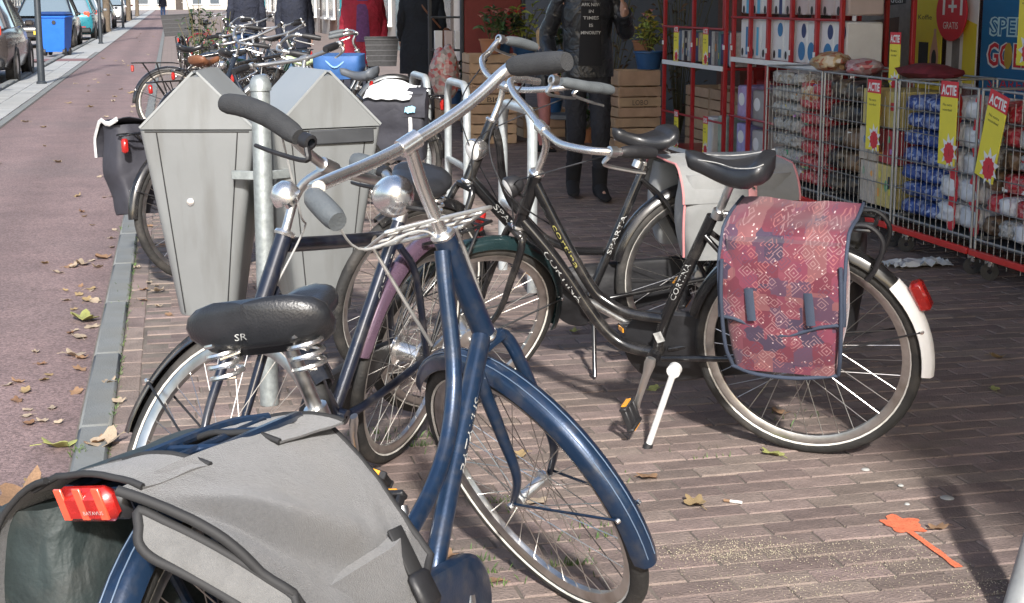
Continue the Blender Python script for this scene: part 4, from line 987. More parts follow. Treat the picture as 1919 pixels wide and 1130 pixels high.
# ------------------------------------------------------------------ bicycle stands
M_STAND = mat('bike stand steel', (.52, .56, .57), .35, .5, var=.15, scale=25, dirt=(.3, .3, .28), dirt_scale=9, dirt_amt=.4)
def hoop(label, p, w=.5, h=.87, rz=0.0):
    o = thing('bicycle_stand', label, 'bicycle stand', p, (0, 0, rz), 'galvanised bicycle stands in a line')
    r = .11; P = [Vector((0, 0, -.02))] + [Vector((0, r - r * math.cos(R(a)), h - r + r * math.sin(R(a)))) for a in range(0, 91, 15)] + [Vector((0, w - r + r * math.sin(R(a)), h - r + r * math.cos(R(a)))) for a in range(0, 91, 15)] + [Vector((0, w, -.02))]
    mb = MB(); mb.tube(P, .0245, 16); mb.build('hoop', M_STAND, o)
    mb = MB(); mb.tube([(0, .02, .36), (0, w - .02, .36)], .02, 12); mb.build('crossbar', M_STAND, o)
    return o
hoop('bicycle stand beside the black ladies bicycles, nearest of the row', at(997, 548), .62)
hoop('bicycle stand in the middle of the row, behind the blue handlebar', at(876, 424), .62)
hoop('farthest bicycle stand of the row, beside the white plastic bag', at(803, 388), .62)
# leaning post at the right edge of the pavement
pb = at(1903, 1165); pt = at(2040, 735, .50)
o = thing('pavement_post', 'weathered steel post leaning at the right edge of the pavement', 'post', pb)
mb = MB(); mb.tube([Vector((0, 0, -.02)), (pt - pb) * .35, (pt - pb) * .7, (pt - pb)], [.04, .041, .041, .041], 18); mb.build('tube', mat('weathered steel', (.33, .34, .34), .5, .3, var=.2, scale=14, dirt=(.30, .16, .07), dirt_scale=4, dirt_amt=.9), o)
mb = MB(); e = (pt - pb).normalized(); mb.lathe([(.041, -.01), (.043, 0), (.03, .022), (0, .03)], pt - pb, e, 18); mb.build('cap', M_GALV, o)

# ------------------------------------------------------------------ more parked bicycles
DIM = (1.10, .46, .28, R(67), .065, .19, .93, .74, .93)
M_BROWN = mat('brown leather', (.17, .07, .035), .5, var=.2)
M_GREENC = mat('pale green saddle cover', (.55, .66, .38), .6, var=.12)
M_GREYS = mat('grey saddle', (.10, .11, .125), .5, var=.2)
M_WICK = mat('dark basket', (.04, .04, .042), .7, var=.3, scale=40)
M_BLUEF = mat('dark blue paint', (.02, .03, .05), .3, .2, coat=.5)
M_GREENF = mat('dark green paint', (.012, .03, .022), .3, .2, coat=.5)
M_SILF = mat('silver paint', (.16, .165, .17), .3, .5, coat=.4)
M_REDF = mat('dark red paint', (.20, .02, .025), .3, .2, coat=.5)
def plain_bike(label, u, d, psi, lean, steer, fm, sm=M_SADDLE, style='lady', rack=True, light=True, gm=M_BLACKP, bars=1, dims=DIM, seg=36, spk=24, barm=mat('dull bar steel', (.38, .38, .38), .4, .8, var=.1)):
    b = Bike(label, u, d, psi, lean, steer, dims)
    if style == 'lady': T = [([(.83, .90), (.77, .70), (.66, .52), (.54, .44), (.40, .41)], .016), ([(.885, .77), (.70, .52), (.56, .33), (.46, .28)], .019)]
    else: T = [([(.835, .90), (.24, .80)], .017), ([(.885, .77), (.46, .28)], .019)]
    b.frame(T + [([(.235, .82), (.46, .28)], .0175)] + b.rear_triangle(seat_z=.75, seat_x=.262), fm)
    b.fork(fm); b.wheel(True, seg=seg, spokes=spk, stripe=False); b.wheel(False, seg=seg, spokes=spk, stripe=False, hub=.04)
    b.mudguard(True, 62, 200, fm, rib=False); b.mudguard(False, 15, 180, fm, rib=False)
    b.chaincase(M_BLACKP); b.cranks(130); b.seatpost(M_ALU, ztube=.81, lean=.41); b.saddle(m=sm, springs=False)
    if rack: b.rack(m=M_BLACKF)
    if light: b.rear_light((-.36, 0, .70))
    bar = [(.58, .29, 1.08), (.68, .285, 1.10), (.74, .24, 1.10), (.77, .1, 1.09), (.775, 0, 1.085), (.77, -.1, 1.09), (.74, -.24, 1.10), (.68, -.285, 1.10), (.58, -.29, 1.08)]
    b.handlebar(bar, [(.66, .287, 1.097), (.60, .29, 1.085), (.53, .292, 1.07)], [(.66, -.287, 1.097), (.60, -.29, 1.085), (.53, -.292, 1.07)], (.775, 0, 1.085), gm=gm, m=barm)
    b.headlight((.90, 0, .86), r=.035)
    b.kickstand((.41, .07, .22), (.34, .18, .01), M_ALU)
    return b
def side_bag(b, label, m, x0=-.33, x1=.08, z0=.40, z1=.77, side=1, y1=.22, flapm=None, strap=None, slump=1.3, trim=None):
    bag, put = b.bag(label, (-.1, side * .15, z0))
    mb = bagbody(1, x0, x1, .075, y1, z0, z1, None, 'x', slump); mb.v = [Vector((v.x, v.y * side, v.z)) for v in mb.v]; put(mb, 'bag_body', m)
    def fl(a, t):
        x = x0 - .012 + (x1 - x0 + .024) * a; s_ = math.sin(min(1, t * 1.3) * math.pi / 2); return (x, side * (.03 + (y1 - .012) * s_), z1 + .02 - .26 * max(0, t - .35) + .016 * slump * nz(a * 3, t * 4, x0 * 9))
    mb = MB(); mb.grid(fl, 12, 12, thick=.004); put(mb, 'flap', flapm or m)
    if trim:
        for aa in (0, 1):
            mb = MB(); mb.tube([fl(aa, t / 12) for t in range(13)], .012, 6, ell=.4); put(mb, 'trim', trim)
    if strap:
        mb = MB(); mb.tube(spline([(x0 + .1, side * (y1 + .004), z1 - .06), (x0 + .09, side * (y1 + .012), z1 - .2), (x0 + .1, side * (y1 + .006), z1 - .32)], 4), .012, 8, ell=.25); put(mb, 'strap', strap)
    return bag
M_DKBAG = mat('dark grey nylon', (.035, .035, .045), .65, var=.25, scale=6, bump=.25, bscale=25)
M_BLUEBAG = mat('blue bag', (.035, .11, .30), .6, var=.2, bump=.25, bscale=25)
b = plain_bike('black bicycle behind the left litter bin, rear wheel toward the kerb', -1.56, 7.02, 44, 5, 20, M_BLACKF)
M_PALEFL = mat('worn pale flap', (.55, .54, .53), .8, var=.35, scale=7)
side_bag(b, 'dark pannier with worn pale flap hanging beside the left litter bin', M_DKBAG, x0=-.36, x1=.02, z0=.36, z1=.80, side=1, y1=.24, slump=2.2, trim=M_PALEFL)
b = plain_bike('black bicycle standing broadside behind the left litter bin', -3.50, 14.6, 80, 4, 40, M_BLACKF, style='gents')
b = plain_bike('black bicycle with brown saddle in the gap between the two bins', -2.55, 11.4, 38, 5, 38, M_BLACKF, sm=M_BROWN)
b = plain_bike('black bicycle with chrome bars close behind the gap between the bins', -2.75, 13.2, 62, 5, 30, M_BLACKF, style='gents')
b = plain_bike('bicycle with white bag on its black pannier beside the right litter bin', -.80, 9.6, -76, 4, 15, M_BLACKF, sm=M_GREYS)
side_bag(b, 'black pannier beside the right litter bin, under the white plastic bag', M_DKBAG, x0=-.30, x1=.10, z0=.36, z1=.80, side=1, strap=M_WHITEP)
# white plastic bag on top of it
wb, put = b.bag('crumpled white plastic bag lying on the black pannier', (-.08, .12, .80), 'plastic_bag'); wb['category'] = 'plastic bag'
mb = MB(); mb.grid(lambda a, t: (-.22 + .32 * a, (.02 + .24 * t), .83 + .05 * math.sin(a * math.pi) * math.sin(t * math.pi) - .12 * max(0, t - .5) + .022 * nz(a * 5, t * 5, 2.2)), 18, 16, thick=.004); put(mb, 'sheet', mat('white plastic film', (.80, .82, .83), .35, var=.08, bump=.3, bscale=40))
mb = MB(); mb.grid(lambda a, t: (-.25 + .07 * a, .20 + .06 * t, .775 - .09 * t + .012 * nz(a * 4, t * 4, 7.)), 6, 6, thick=.003); put(mb, 'blue_print', mat('light blue film', (.28, .52, .66), .35, var=.15))
b = plain_bike('bicycle with pale green saddle cover behind the right litter bin', -1.50, 11.8, -82, 4, 25, M_BLUEF, sm=M_GREENC)
bb_, put = b.bag('blue cloth bag on the rack behind the green saddle cover', (-.12, 0, .76), 'carrier_bag'); bb_['category'] = 'bag'
put(bagbody(1, -.30, .10, -.12, .13, .765, .95, None, 'x'), 'bag_body', M_BLUEBAG)
mb = MB(); mb.tube(spline([(-.2, .13, .93), (-.1, .16, .86), (0, .13, .93)], 5), .008, 8); put(mb, 'handle', mat('pale blue strap', (.2, .35, .6), .7))
b = plain_bike('bicycle with chrome handlebar and black front basket near the red coat', -2.12, 12.75, 70, 4, -15, M_SILF, gm=M_GRIPG)
def basket(b, label, c, sx, sy, sz, m, st=False):
    bk, put = b.bag(label, c, 'bicycle_basket'); bk['category'] = 'basket'
    c = Vector(c); mb = MB()
    def R4(t, e=0): return [c + Vector((x * (sx / 2) * (.86 + .14 * t), y * (sy / 2) * (.86 + .14 * t), sz * t)) for x, y in ((-1, -1), (1, -1), (1, 1), (-1, 1))]
    F = b.stm if st else (lambda q: q)
    mb.tube(R4(1), .008, 6, closed=True); put(F(mb), 'rim', m)
    mb = MB(); mb.loft([R4(0), R4(.98)], cap=False); q = R4(0); mb.add(q, [(0, 1, 2, 3)]); put(F(mb), 'basket_wall', m, None, 0)
    mb = MB()
    for k in range(1, 5): mb.tube(R4(k / 5), .004, 5, closed=True)
    oo = put(F(mb), 'ribs', mat('basket rib', (.09, .09, .095), .6)); oo['kind'] = 'stuff'
basket(b, 'black wire basket on the front of the chrome handlebar bicycle', (1.0, 0, .80), .30, .36, .24, M_WICK, True)
b = plain_bike('bicycle with dark crate on its rear rack, farthest left beside the cycle path', -5.78, 25.2, -8, 3, 10, M_BLACKF)
basket(b, 'dark slatted basket on a rear rack beside the cycle path', (-.16, 0, .77), .42, .52, .36, M_WICK)
for (lab, u, d, psi, st, m, sm) in (
        ('dark green bicycle in the row along the kerb beyond the bins', -3.15, 16.6, 40, 20, M_GREENF, M_SADDLE),
        ('dull silver bicycle in the row along the kerb, behind the green one', -4.0, 19.4, 44, 30, M_SILF, M_SADDLE),
        ('dark blue bicycle in the row along the kerb, near the man in navy', -2.9, 18.6, -70, 20, M_BLUEF, M_SADDLE),
        ('red bicycle at the far end of the kerb row', -6.4, 29.5, 40, 20, M_REDF, M_SADDLE),
        ('black bicycle beyond the far end of the kerb row', -7.3, 33.5, 40, 20, M_BLACKF, M_SADDLE),
        ):
    plain_bike(lab, u, d, psi, 4, st, m, sm=sm, style='gents' if 'silver' in lab else 'lady')
# ------------------------------------------------------------------ the shop under its canopy
M_SHOPRED = mat('shop red paint', (.33, .022, .025), .4, var=.12, scale=3, coat=.2)
M_RACKRED = mat('rack red paint', (.42, .022, .025), .4, .1, var=.15, scale=12, coat=.2)
M_BRIGHTRED = mat('bright red rail', (.62, .035, .028), .38, var=.1, coat=.3)
M_WIRE = mat('zinc wire', (.36, .38, .39), .4, .7, var=.15, scale=30)
M_GLASS = mat('shop glass', (.9, .92, .92), .05, var=0, trans=1.0)
M_YEL = mat('yellow card', (.84, .72, .06), .55, var=.04)
M_CRED = mat('card red', (.66, .035, .05), .5, var=.04)
M_CWHITE = mat('card white', (.82, .82, .80), .5, var=.03)
M_CBLACK = mat('card black print', (.03, .03, .03), .6, var=0)
sb = thing('shop_building', 'shop front with red window frames under a canopy', 'building', (5.3, 6, 0))
def sp(name, c, s, m, bev=0.0, parent=None):
    mb = MB(); mb.box(Vector(c) - Vector((5.3, 6, 0)), s, bev=bev); return mb.build(name, m, parent or sb, smooth=30)
M_CANOPY = mat('canopy underside', (.62, .61, .59), .8, var=.1)
M_DARKW = mat('dark shop wall', (.055, .05, .048), .7, var=.2)
sp('canopy', (3.86, 4.0, 3.25), (4.74, 34, .16), M_CANOPY, .02)
sp('wall', (6.2, 4.0, 4.6), (1.2, 34, 3.2), mat('pale fascia', (.62, .58, .54), .7, var=.1))
sp('plinth', (5.45, 6.2, .32), (.30, 13.6, .64), M_SHOPRED, .01)
inner = sp('back_wall', (6.9, 6.2, 1.5), (.2, 13.6, 3.0), mat('shop interior', (.10, .03, .03), .8, var=.3, scale=1.5))
for k, yy in enumerate((-.4, 2.6, 5.6, 8.05, 10.95, 12.7)):
    sp('window_mullion', (5.40, yy, 1.7), (.14, .12, 2.2), M_SHOPRED, .012)
for (y0, y1) in ((-.4, 2.6), (2.6, 5.6), (5.6, 8.05), (8.05, 10.95), (10.95, 12.7)):
    sp('window_pane', (5.44, (y0 + y1) / 2, 1.7), (.008, y1 - y0 - .12, 2.1), M_GLASS)
sp('pier', (5.6, 13.05, 1.4), (.7, .6, 2.8), mat('brown brick pier', (.13, .06, .045), .85, var=.3, scale=12, bump=.3))
sp('rear_wall', (6.4, 20.5, 1.5), (.3, 14.4, 3.0), M_DARKW)
# printed cards
PV = lambda X, Y, Z: Matrix(((0, 0, -1, X), (-1, 0, 0, Y), (0, 1, 0, Z), (0, 0, 0, 1)))   # faces -X, text runs toward -Y
PX = lambda X, Y, Z: Matrix(((1, 0, 0, X), (0, 0, -1, Y), (0, 1, 0, Z), (0, 0, 0, 1)))   # faces -Y
def burst(n, r0, r1, cx, cy, z):
    pts = [Vector((cx, cy, z))] + [Vector((cx + (r1 if k % 2 else r0) * math.cos(math.pi * k / n), cy + (r1 if k % 2 else r0) * math.sin(math.pi * k / n) * 1.1, z)) for k in range(2 * n)]
    return pts, [(0, 1 + k, 1 + (k + 1) % (2 * n)) for k in range(2 * n)]
def card(label, M, w=.15, h=.42, group='yellow offer cards', word='ACTIE', lines=2, head=.19):
    o = thing('offer_card', label, 'price card'); o.matrix_world = M; o.location = M.to_translation(); o['group'] = group
    mb = MB(); mb.box((0, 0, 0), (w, h * (1 - head), .004), bev=.001); mb.xf(Matrix.Translation((0, -h * head / 2, 0))); c = mb.build('card', M_YEL, o)
    mb = MB(); mb.box((0, h / 2 - h * head / 2 + .0005, 0), (w, h * head, .0042), bev=.001); hd = mb.build('card_header', M_CRED, o)
    text_on('lettering', word, .06, Matrix.Translation((0, h / 2 - h * head * .83, .0030)), M_CWHITE, hd, width=w * .86, bold=.002, height=h * head * .62)
    for k in range(lines): text_on('small_print', ('Nu extra', 'voordeel')[k % 2], .02, Matrix.Translation((-.01, h * (.5 - head) - .045 - .026 * k, .0030)), M_CBLACK, c, width=w * .55)
    mb = MB(); v, f = burst(9, h * .115, h * .20, w * .17, -h * .33, .0034); mb.add(v, f); mb.build('burst_white', M_CWHITE, c, smooth=0, fixn=False)
    mb = MB(); v, f = burst(12, h * .105, h * .125, w * .17, -h * .35, .0046); mb.add(v, f); mb.build('burst_red', M_CRED, c, smooth=0, fixn=False)
    text_on('price', '1.', .05, Matrix.Translation((w * .2, -h * .385, .0056)), M_CBLACK if False else mat('dark red print', (.25, .01, .015), .5), c, width=w * .12)
    return o
# posters on the window
def poster(label, y, z, w, h, m, X=5.395, cat='poster'):
    o = thing('window_poster', label, cat); o.matrix_world = PV(X, y, z); o.location = (X, y, z); mb = MB(); mb.box((0, 0, 0), (w, h, .006), bev=.001); p = mb.build('sheet', m, o, smooth=0); return o, p
def flat(p, name, pts, m, z): # flat print of a polygon on a poster
    mb = MB(); mb.add([Vector((x, y, z)) for x, y in pts], [tuple(range(len(pts)))]); return mb.build(name, m, p, smooth=0, fixn=False)
def disc(cx, cy, rx, ry, n=24): return [(cx + rx * math.cos(2 * math.pi * k / n), cy + ry * math.sin(2 * math.pi * k / n)) for k in range(n)]
M_GREYP = mat('grey poster', (.24, .23, .22), .6, var=.3, scale=6); M_BROWNP = mat('brown poster', (.10, .055, .035), .6, var=.4, scale=5)
M_BLUEP = mat('blue poster', (.015, .16, .36), .45, var=.06); M_LBLUE = mat('pale blue print', (.55, .78, .82), .5, var=.05); M_SKIN2 = mat('peach print', (.65, .40, .28), .6, var=.15)
o, p = poster('grey poster with dark banner and white lettering on the shop window', 10.22, 1.20, .80, 1.0, M_GREYP)
flat(p, 'banner', [(-.33, .12), (.33, .16), (.33, .26), (-.33, .24)], M_CBLACK, .0040); text_on('lettering', 'bakkersdeal', .08, Matrix.Translation((0, .165, .0050)), M_CWHITE, p, width=.56)
flat(p, 'photo', [(-.22, -.45), (.22, -.45), (.24, .06), (-.24, .02)], M_BROWNP, .0040)
o, p = poster('yellow poster showing a bottle and a dark bag on the shop window', 9.56, 1.16, .42, .84, M_YEL)
text_on('lettering', 'Koffie', .05, Matrix.Translation((-.04, .085, .0040)), M_CBLACK, p, width=.2)
flat(p, 'bag_print', [(-.11, -.33), (.03, -.33), (.03, -.08), (-.11, -.08)], M_CBLACK, .0040)
flat(p, 'bottle_print', [(.06, -.36), (.17, -.36), (.175, -.16), (.135, -.02), (.135, .02), (.10, .02), (.10, -.02), (.055, -.16)], M_SKIN2, .0045); flat(p, 'label_print', disc(.115, -.20, .035, .07), M_CBLACK, .0050)
o, p = poster('white window poster with grey and yellow blocks below the round red sign', 9.08, 1.10, .40, .62, M_CWHITE)
flat(p, 'yellow_block', [(.02, -.29), (.19, -.29), (.19, .12), (.02, .16)], M_YEL, .0040); flat(p, 'grey_block', [(-.12, -.29), (-.02, -.29), (-.02, .02), (-.12, .02)], M_GREYP, .0040)
rs = thing('round_sign', 'round red one plus one sign with white lettering hanging in the window', 'sign'); rs.matrix_world = PV(5.34, 9.14, 1.30); rs.location = (5.34, 9.14, 1.30)
mb = MB(); mb.lathe([(0, .006), (.20, .006), (.20, -.006), (0, -.006)], (0, 0, 0), (0, 0, 1), 40); q = mb.build('disc', M_CRED, rs)
text_on('lettering', '1+1', .16, Matrix.Translation((0, -.015, .0075)), M_CWHITE, q, width=.30, bold=.004); text_on('lettering', 'GRATIS', .07, Matrix.Translation((0, -.115, .0075)), M_CWHITE, q, width=.20)
o, p = poster('blue poster with the words speel goed on the shop window', 8.47, 1.16, .72, .84, M_BLUEP)
text_on('lettering_outline', 'SPEEL', .16, Matrix.Translation((0, -.005, .0040)), M_LBLUE, p, width=.52, bold=.010); text_on('lettering', 'SPEEL', .16, Matrix.Translation((0, -.003, .0052)), M_BLUEP, p, width=.50)
text_on('lettering_outline', 'GOED', .21, Matrix.Translation((0, -.21, .0040)), M_CWHITE, p, width=.56, bold=.014); text_on('lettering', 'GOED', .21, Matrix.Translation((0, -.207, .0052)), M_CRED, p, width=.54, bold=.004)
flat(p, 'star_print', disc(-.02, -.14, .05, .09, 10), mat('gold print', (.55, .36, .05), .5), .0062); text_on('lettering', 'SPAREN', .1, Matrix.Translation((0, -.36, .0040)), M_CRED, p, width=.52)
flat(p, 'face_print', disc(.30, -.28, .05, .08), M_SKIN2, .0045)
o, p = poster('blue and yellow poster strip at the right edge of the window', 8.0, 1.15, .26, .8, mat('ochre poster', (.60, .42, .05), .5, var=.2), X=5.30)
flat(p, 'blue_print', disc(0, -.12, .08, .12), M_BLUEP, .0040); flat(p, 'white_print', disc(0, -.32, .09, .07), M_CWHITE, .0040)

# ------------------------------------------------------------------ tall red display racks with paper goods
M_PACK = mat('white paper pack', (.78, .78, .77), .45, var=.06, scale=9, bump=.1, bscale=20)
M_PACKP = mat('pinkish paper pack', (.60, .50, .48), .45, var=.06)
M_DOTB = mat('blue dot print', (.03, .20, .42), .5); M_DOTN = mat('navy dot print', (.02, .05, .16), .5); M_CYAN = mat('cyan print', (.10, .45, .68), .5)
def rack_unit(label, y0, y1, shelves, X0=4.2, X1=4.75, zt=1.75, post_at=(0, 1), bars=()):
    o = thing('display_rack', label, 'display rack', (X0, y0, 0), group='tall red display racks')
    for t in post_at:
        for xx in (0, X1 - X0):
            mb = MB(); mb.box((xx, (y1 - y0) * t, zt / 2 + .05), (.03, .03, zt - .1), bev=.003); mb.build('upright', M_RACKRED, o)
            if xx == 0:
                mb = MB(); mb.box((-.018, (y1 - y0) * t, 1.02), (.006, .028, .035)); mb.build('clip', M_CWHITE, o)
    for z in shelves:
        mb = MB(); mb.box(((X1 - X0) / 2, (y1 - y0) / 2, z), (X1 - X0, y1 - y0, .02)); s_ = mb.build('shelf', M_RACKRED, o)
        mb = MB(); mb.box((-.020, (y1 - y0) / 2, z + .004), (.012, y1 - y0 - .01, .038), bev=.002); mb.build('price_rail', M_CWHITE, s_)
    for z in bars:
        mb = MB(); mb.tube([(-.02, 0, z), (-.02, y1 - y0, z)], .009, 8); mb.build('rail', M_RACKRED, o)
    return o
rack_unit('two bay red display rack with book-like packs beside the wooden crates', 10.5, 11.92, (.85, .12), post_at=(0, .5, 1), bars=(1.16, .43))
rack_unit('red display rack filled with kitchen roll packs behind the wire trolleys', 8.6, 10.44, (.93, .14), post_at=(0, .2, .42, .64, .82, 1), bars=(1.255, .50), X0=4.24)
rngp = random.Random(3)
GP = 'paper packs on the red rack'
def puffy(s, bev, seed):
    mb = MB(); rings = []; n = 10
    for i in range(n + 1):
        t = -1 + 2 * i / n; e = (1 - abs(t) ** 5) ** .4 * .92 + .08; ring = []
        for k in range(20):
            a = 2 * math.pi * k / 20; cx, cy = math.cos(a), math.sin(a); f = e * (1 + .10 * nz(cx * 1.6 + seed, cy * 1.6, t * 2))
            f *= 1.08; ring.append(Vector((math.copysign(abs(cx) ** .5, cx) * s[0] / 2 * f, math.copysign(abs(cy) ** .5, cy) * s[1] / 2 * f, s[2] / 2 + t * s[2] / 2 * (1 + .05 * nz(cx * 2, cy * 2, seed)))))
        rings.append(ring)
    mb.loft(rings); return mb
PRC = [mat('print %d' % i_, c_, .5, var=.1) for i_, c_ in enumerate(((.6, .05, .06), (.75, .65, .1), (.05, .2, .5), (.1, .4, .2), (.8, .8, .78), (.5, .2, .5), (.85, .4, .1), (.05, .05, .06)))]
def randprints(r, wy, hz):
    out = []
    for q in range(r.randrange(1, 4)):
        cy, cz = r.uniform(-.28, .28) * wy, r.uniform(-.28, .28) * hz; a, b_ = r.uniform(.10, .22) * wy, r.uniform(.06, .16) * hz
        out.append(('print', [(cy - a, cz - b_), (cy + a, cz - b_), (cy + a, cz + b_), (cy - a, cz + b_)] if r.random() < .6 else disc(cy, cz, a, b_, 12), r.choice(PRC)))
    return out
def pack(name, label, c, s, m, group, cat='pack', bev=.012, parent_prints=(), jit=2.0):
    o = thing(name, label, cat, Vector(c) - Vector((0, 0, s[2] / 2)), (0, 0, R(rngp.uniform(-jit, jit))), group=group)
    if bev >= .014: w = puffy(s, bev, rngp.uniform(0, 50)).build('wrapper', m, o, smooth=60)
    else: mb = MB(); mb.box((0, 0, s[2] / 2), s, bev=bev); w = mb.build('wrapper', m, o)
    for nm, pts, pm in parent_prints:
        mb = MB(); mb.add([Vector((-s[0] / 2 - .0015, y, s[2] / 2 + z)) for y, z in pts], [tuple(range(len(pts)))]); mb.build(nm, pm, w, smooth=0, fixn=False)
    return o
ORD = 'first second third fourth fifth sixth seventh eighth ninth tenth eleventh twelfth thirteenth fourteenth fifteenth sixteenth seventeenth eighteenth nineteenth twentieth twenty-first twenty-second'.split()
k = 0
for zrow, zz in enumerate((.945 + .15, 1.275 + .16)):
    yy = 10.38
    for cidx in range(9):
        wdt = .198; c = (4.40, yy - wdt / 2, zz)
        pr = []
        if zrow == 0:
            if cidx in (0, 1, 2): pr = [('print', [(-.055, -.12), (-.015, -.12), (-.015, .09), (-.055, .09)], M_CYAN if cidx else M_DOTB), ('print', disc(.05, -.10, .022, .03, 12), M_CBLACK)]
            elif cidx in (3, 4): pr = [('print', disc(-.045, .08, .045, .05), M_DOTB), ('print', [(-.07, -.12), (-.02, -.12), (-.02, -.06), (-.07, -.06)], M_DOTB), ('print', disc(.05, -.10, .02, .03, 12), M_CBLACK)]
            else: pr = [('print', disc(.03 - .05 * (cidx % 2), -.06, .06, .065), M_DOTB), ('print', disc(-.05, .08, .04, .05), M_DOTN)]
        else: pr = [('print', [(-.06, -.15), (-.01, -.15), (-.01, .10), (-.06, .10)], M_CYAN if cidx < 2 else (M_DOTN if cidx < 4 else M_PACKP)), ('print', disc(.04, -.12, .022, .03, 12), M_CBLACK)]
        pack('paper_pack', ('white kitchen roll pack with blue print, %s from the left on the rack shelf' if zrow == 0 else 'kitchen roll pack, %s from the left on the upper row of the rack') % ORD[cidx], c, (.26, wdt - .006, .30), M_PACK if zrow == 0 or cidx < 4 else M_PACKP, GP + (' shelf' if zrow == 0 else ' upper row'), parent_prints=pr)
        yy -= wdt + .002
# boxes under the shelf of the same rack
for i, (yy, zz, m, lb) in enumerate(((10.30, .60, mat('lilac pack', (.42, .33, .55), .45, var=.3, scale=14), 'lilac and white washing pack on the middle rail of the red rack'), (10.30, .31, mat('violet pack', (.34, .33, .60), .45, var=.3, scale=16), 'violet and white washing pack at the foot of the red rack'), (10.0, .58, mat('grey tub', (.34, .33, .32), .5, var=.2), 'grey tub on the middle rail of the red rack'), (10.0, .28, mat('pale tub', (.48, .47, .45), .5, var=.2), 'pale tub at the foot of the red rack'))):
    pack('washing_pack', lb, (4.40, yy, zz), (.26, .22, .27), m, 'packs at the foot of the red rack', parent_prints=[('print', disc(.02, .03, .06, .05), M_CWHITE)])
# book-like packs in the two bay rack
cc = [(.05, .05, .14), (.55, .50, .30), (.10, .16, .24), (.70, .70, .68), (.05, .06, .10), (.62, .62, .60), (.30, .30, .34), (.12, .25, .28)]
yy = 11.86; i = 0
while yy > 10.56:
    wdt = rngp.uniform(.05, .085)
    if not (11.18 < yy < 11.24):
        pack('slim_box', '%s slim upright box from the left on the two bay red rack' % ORD[i], (4.36, yy - wdt / 2, .87 + .13), (.2, wdt - .006, .26 + rngp.uniform(-.03, .02)), mat('slim box %d' % (i % 8), cc[i % 8], .5, var=.2, scale=30), 'slim boxes on the two bay red rack', bev=.003, parent_prints=randprints(rngp, wdt, .22))
    yy -= wdt; i += 1
for yy, sd_ in ((11.55, 'left'), (10.86, 'right')):
    card('offer card hung in the %s bay of the red rack shelf' % sd_, PV(4.17, yy, 1.02), w=.11, h=.30, group='offer cards on the red rack shelf')
    card('offer card low in the %s bay of the red rack' % sd_, PV(4.17, yy - .04, .30), w=.10, h=.32, group='offer cards low on the red rack', word='50%')
pack('clear_pack', 'clear and green pack at the foot of the two bay rack', (4.36, 10.70, .30), (.2, .16, .34), mat('clear green pack', (.42, .55, .46), .3, var=.35, scale=9), 'packs low on the two bay rack')
pack('white_pack', 'white pack at the foot of the two bay rack', (4.36, 11.0, .29), (.2, .2, .30), M_PACK, 'packs low on the two bay rack')

# ------------------------------------------------------------------ wire cage trolleys
def cage(label, y0, y1, X0=3.9, X1=4.5, z0=.20, z1=.95):
    o = thing('wire_trolley', label, 'trolley', (X0, (y0 + y1) / 2, 0), group='wire cage trolleys in front of the shop'); hy = (y1 - y0) / 2 - .01; dx = X1 - X0
    for (xx, ss) in ((0, 1), (dx, 1)):
        for sg in (-1, 1):
            mb = MB(); mb.tube([(xx, sg * hy, .13), (xx, sg * hy, z1)], .0075, 8); mb.build('corner_post', M_WIRE, o)
    for z in (z0, z1):
        mb = MB(); mb.tube([(0, -hy, z), (dx, -hy, z), (dx, hy, z), (0, hy, z)], .0065, 8, closed=True); mb.build('frame_ring', M_WIRE, o)
    mb = MB(); n = max(4, int(hy * 2 / .055))
    for k in range(1, n):
        yv = -hy + 2 * hy * k / n
        mb.tube([(-.004, yv, .09 + .03 * (k % 2)), (-.004, yv, z1 - .05 * (k % 3))], .0021, 5)
    for z in (.36, .52, .68, .80): mb.tube([(-.006, -hy, z), (-.006, hy, z)], .0034, 5)
    for k in range(1, 9): mb.tube([(dx * k / 9, -hy, z0), (dx * k / 9, -hy, z1)], .0028, 5)
    for z in (.36, .52, .68): mb.tube([(0, -hy, z), (dx, -hy, z)], .003, 5)
    w = mb.build('wire_mesh', M_WIRE, o); w['kind'] = 'stuff'
    mb = MB(); mb.box((dx / 2, 0, z0 - .012), (dx - .02, 2 * hy - .02, .012)); mb.build('floor_panel', M_DKMETAL, o)
    mb = MB(); mb.box((-.02, 0, .135), (.024, 2 * hy + .02, .034), bev=.004); mb.build('bumper_rail', M_BRIGHTRED, o)
    mb = MB(); mb.box((dx, 0, .135), (.024, 2 * hy + .02, .034), bev=.004); mb.build('bumper_rail', M_BRIGHTRED, o)
    for xx in (.05, dx - .05):
        for sg in (-1, 1):
            c = Vector((xx, sg * (hy - .06), .045)); mb = MB(); mb.lathe([(.012, -.012), (.045, -.012), (.045, .012), (.012, .012)], c, (.5, 1, 0), 18, closed=True); q = mb.build('castor', M_BLACKP, o)
            mb = MB(); mb.box(c + Vector((0, 0, .045)), (.03, .044, .05), (0, 0, R(25)), .004); mb.build('castor_fork', M_CHROME, q)
cage('wire trolley of bagged nuts and red nets beside the red rack', 8.14, 9.0)
cage('wire trolley holding black bags and yellow boxes', 7.21, 8.12)
cage('wire trolley holding blue packs and white packs', 6.37, 7.19)
cage('wire trolley of pale bags at the right edge', 5.45, 6.35)
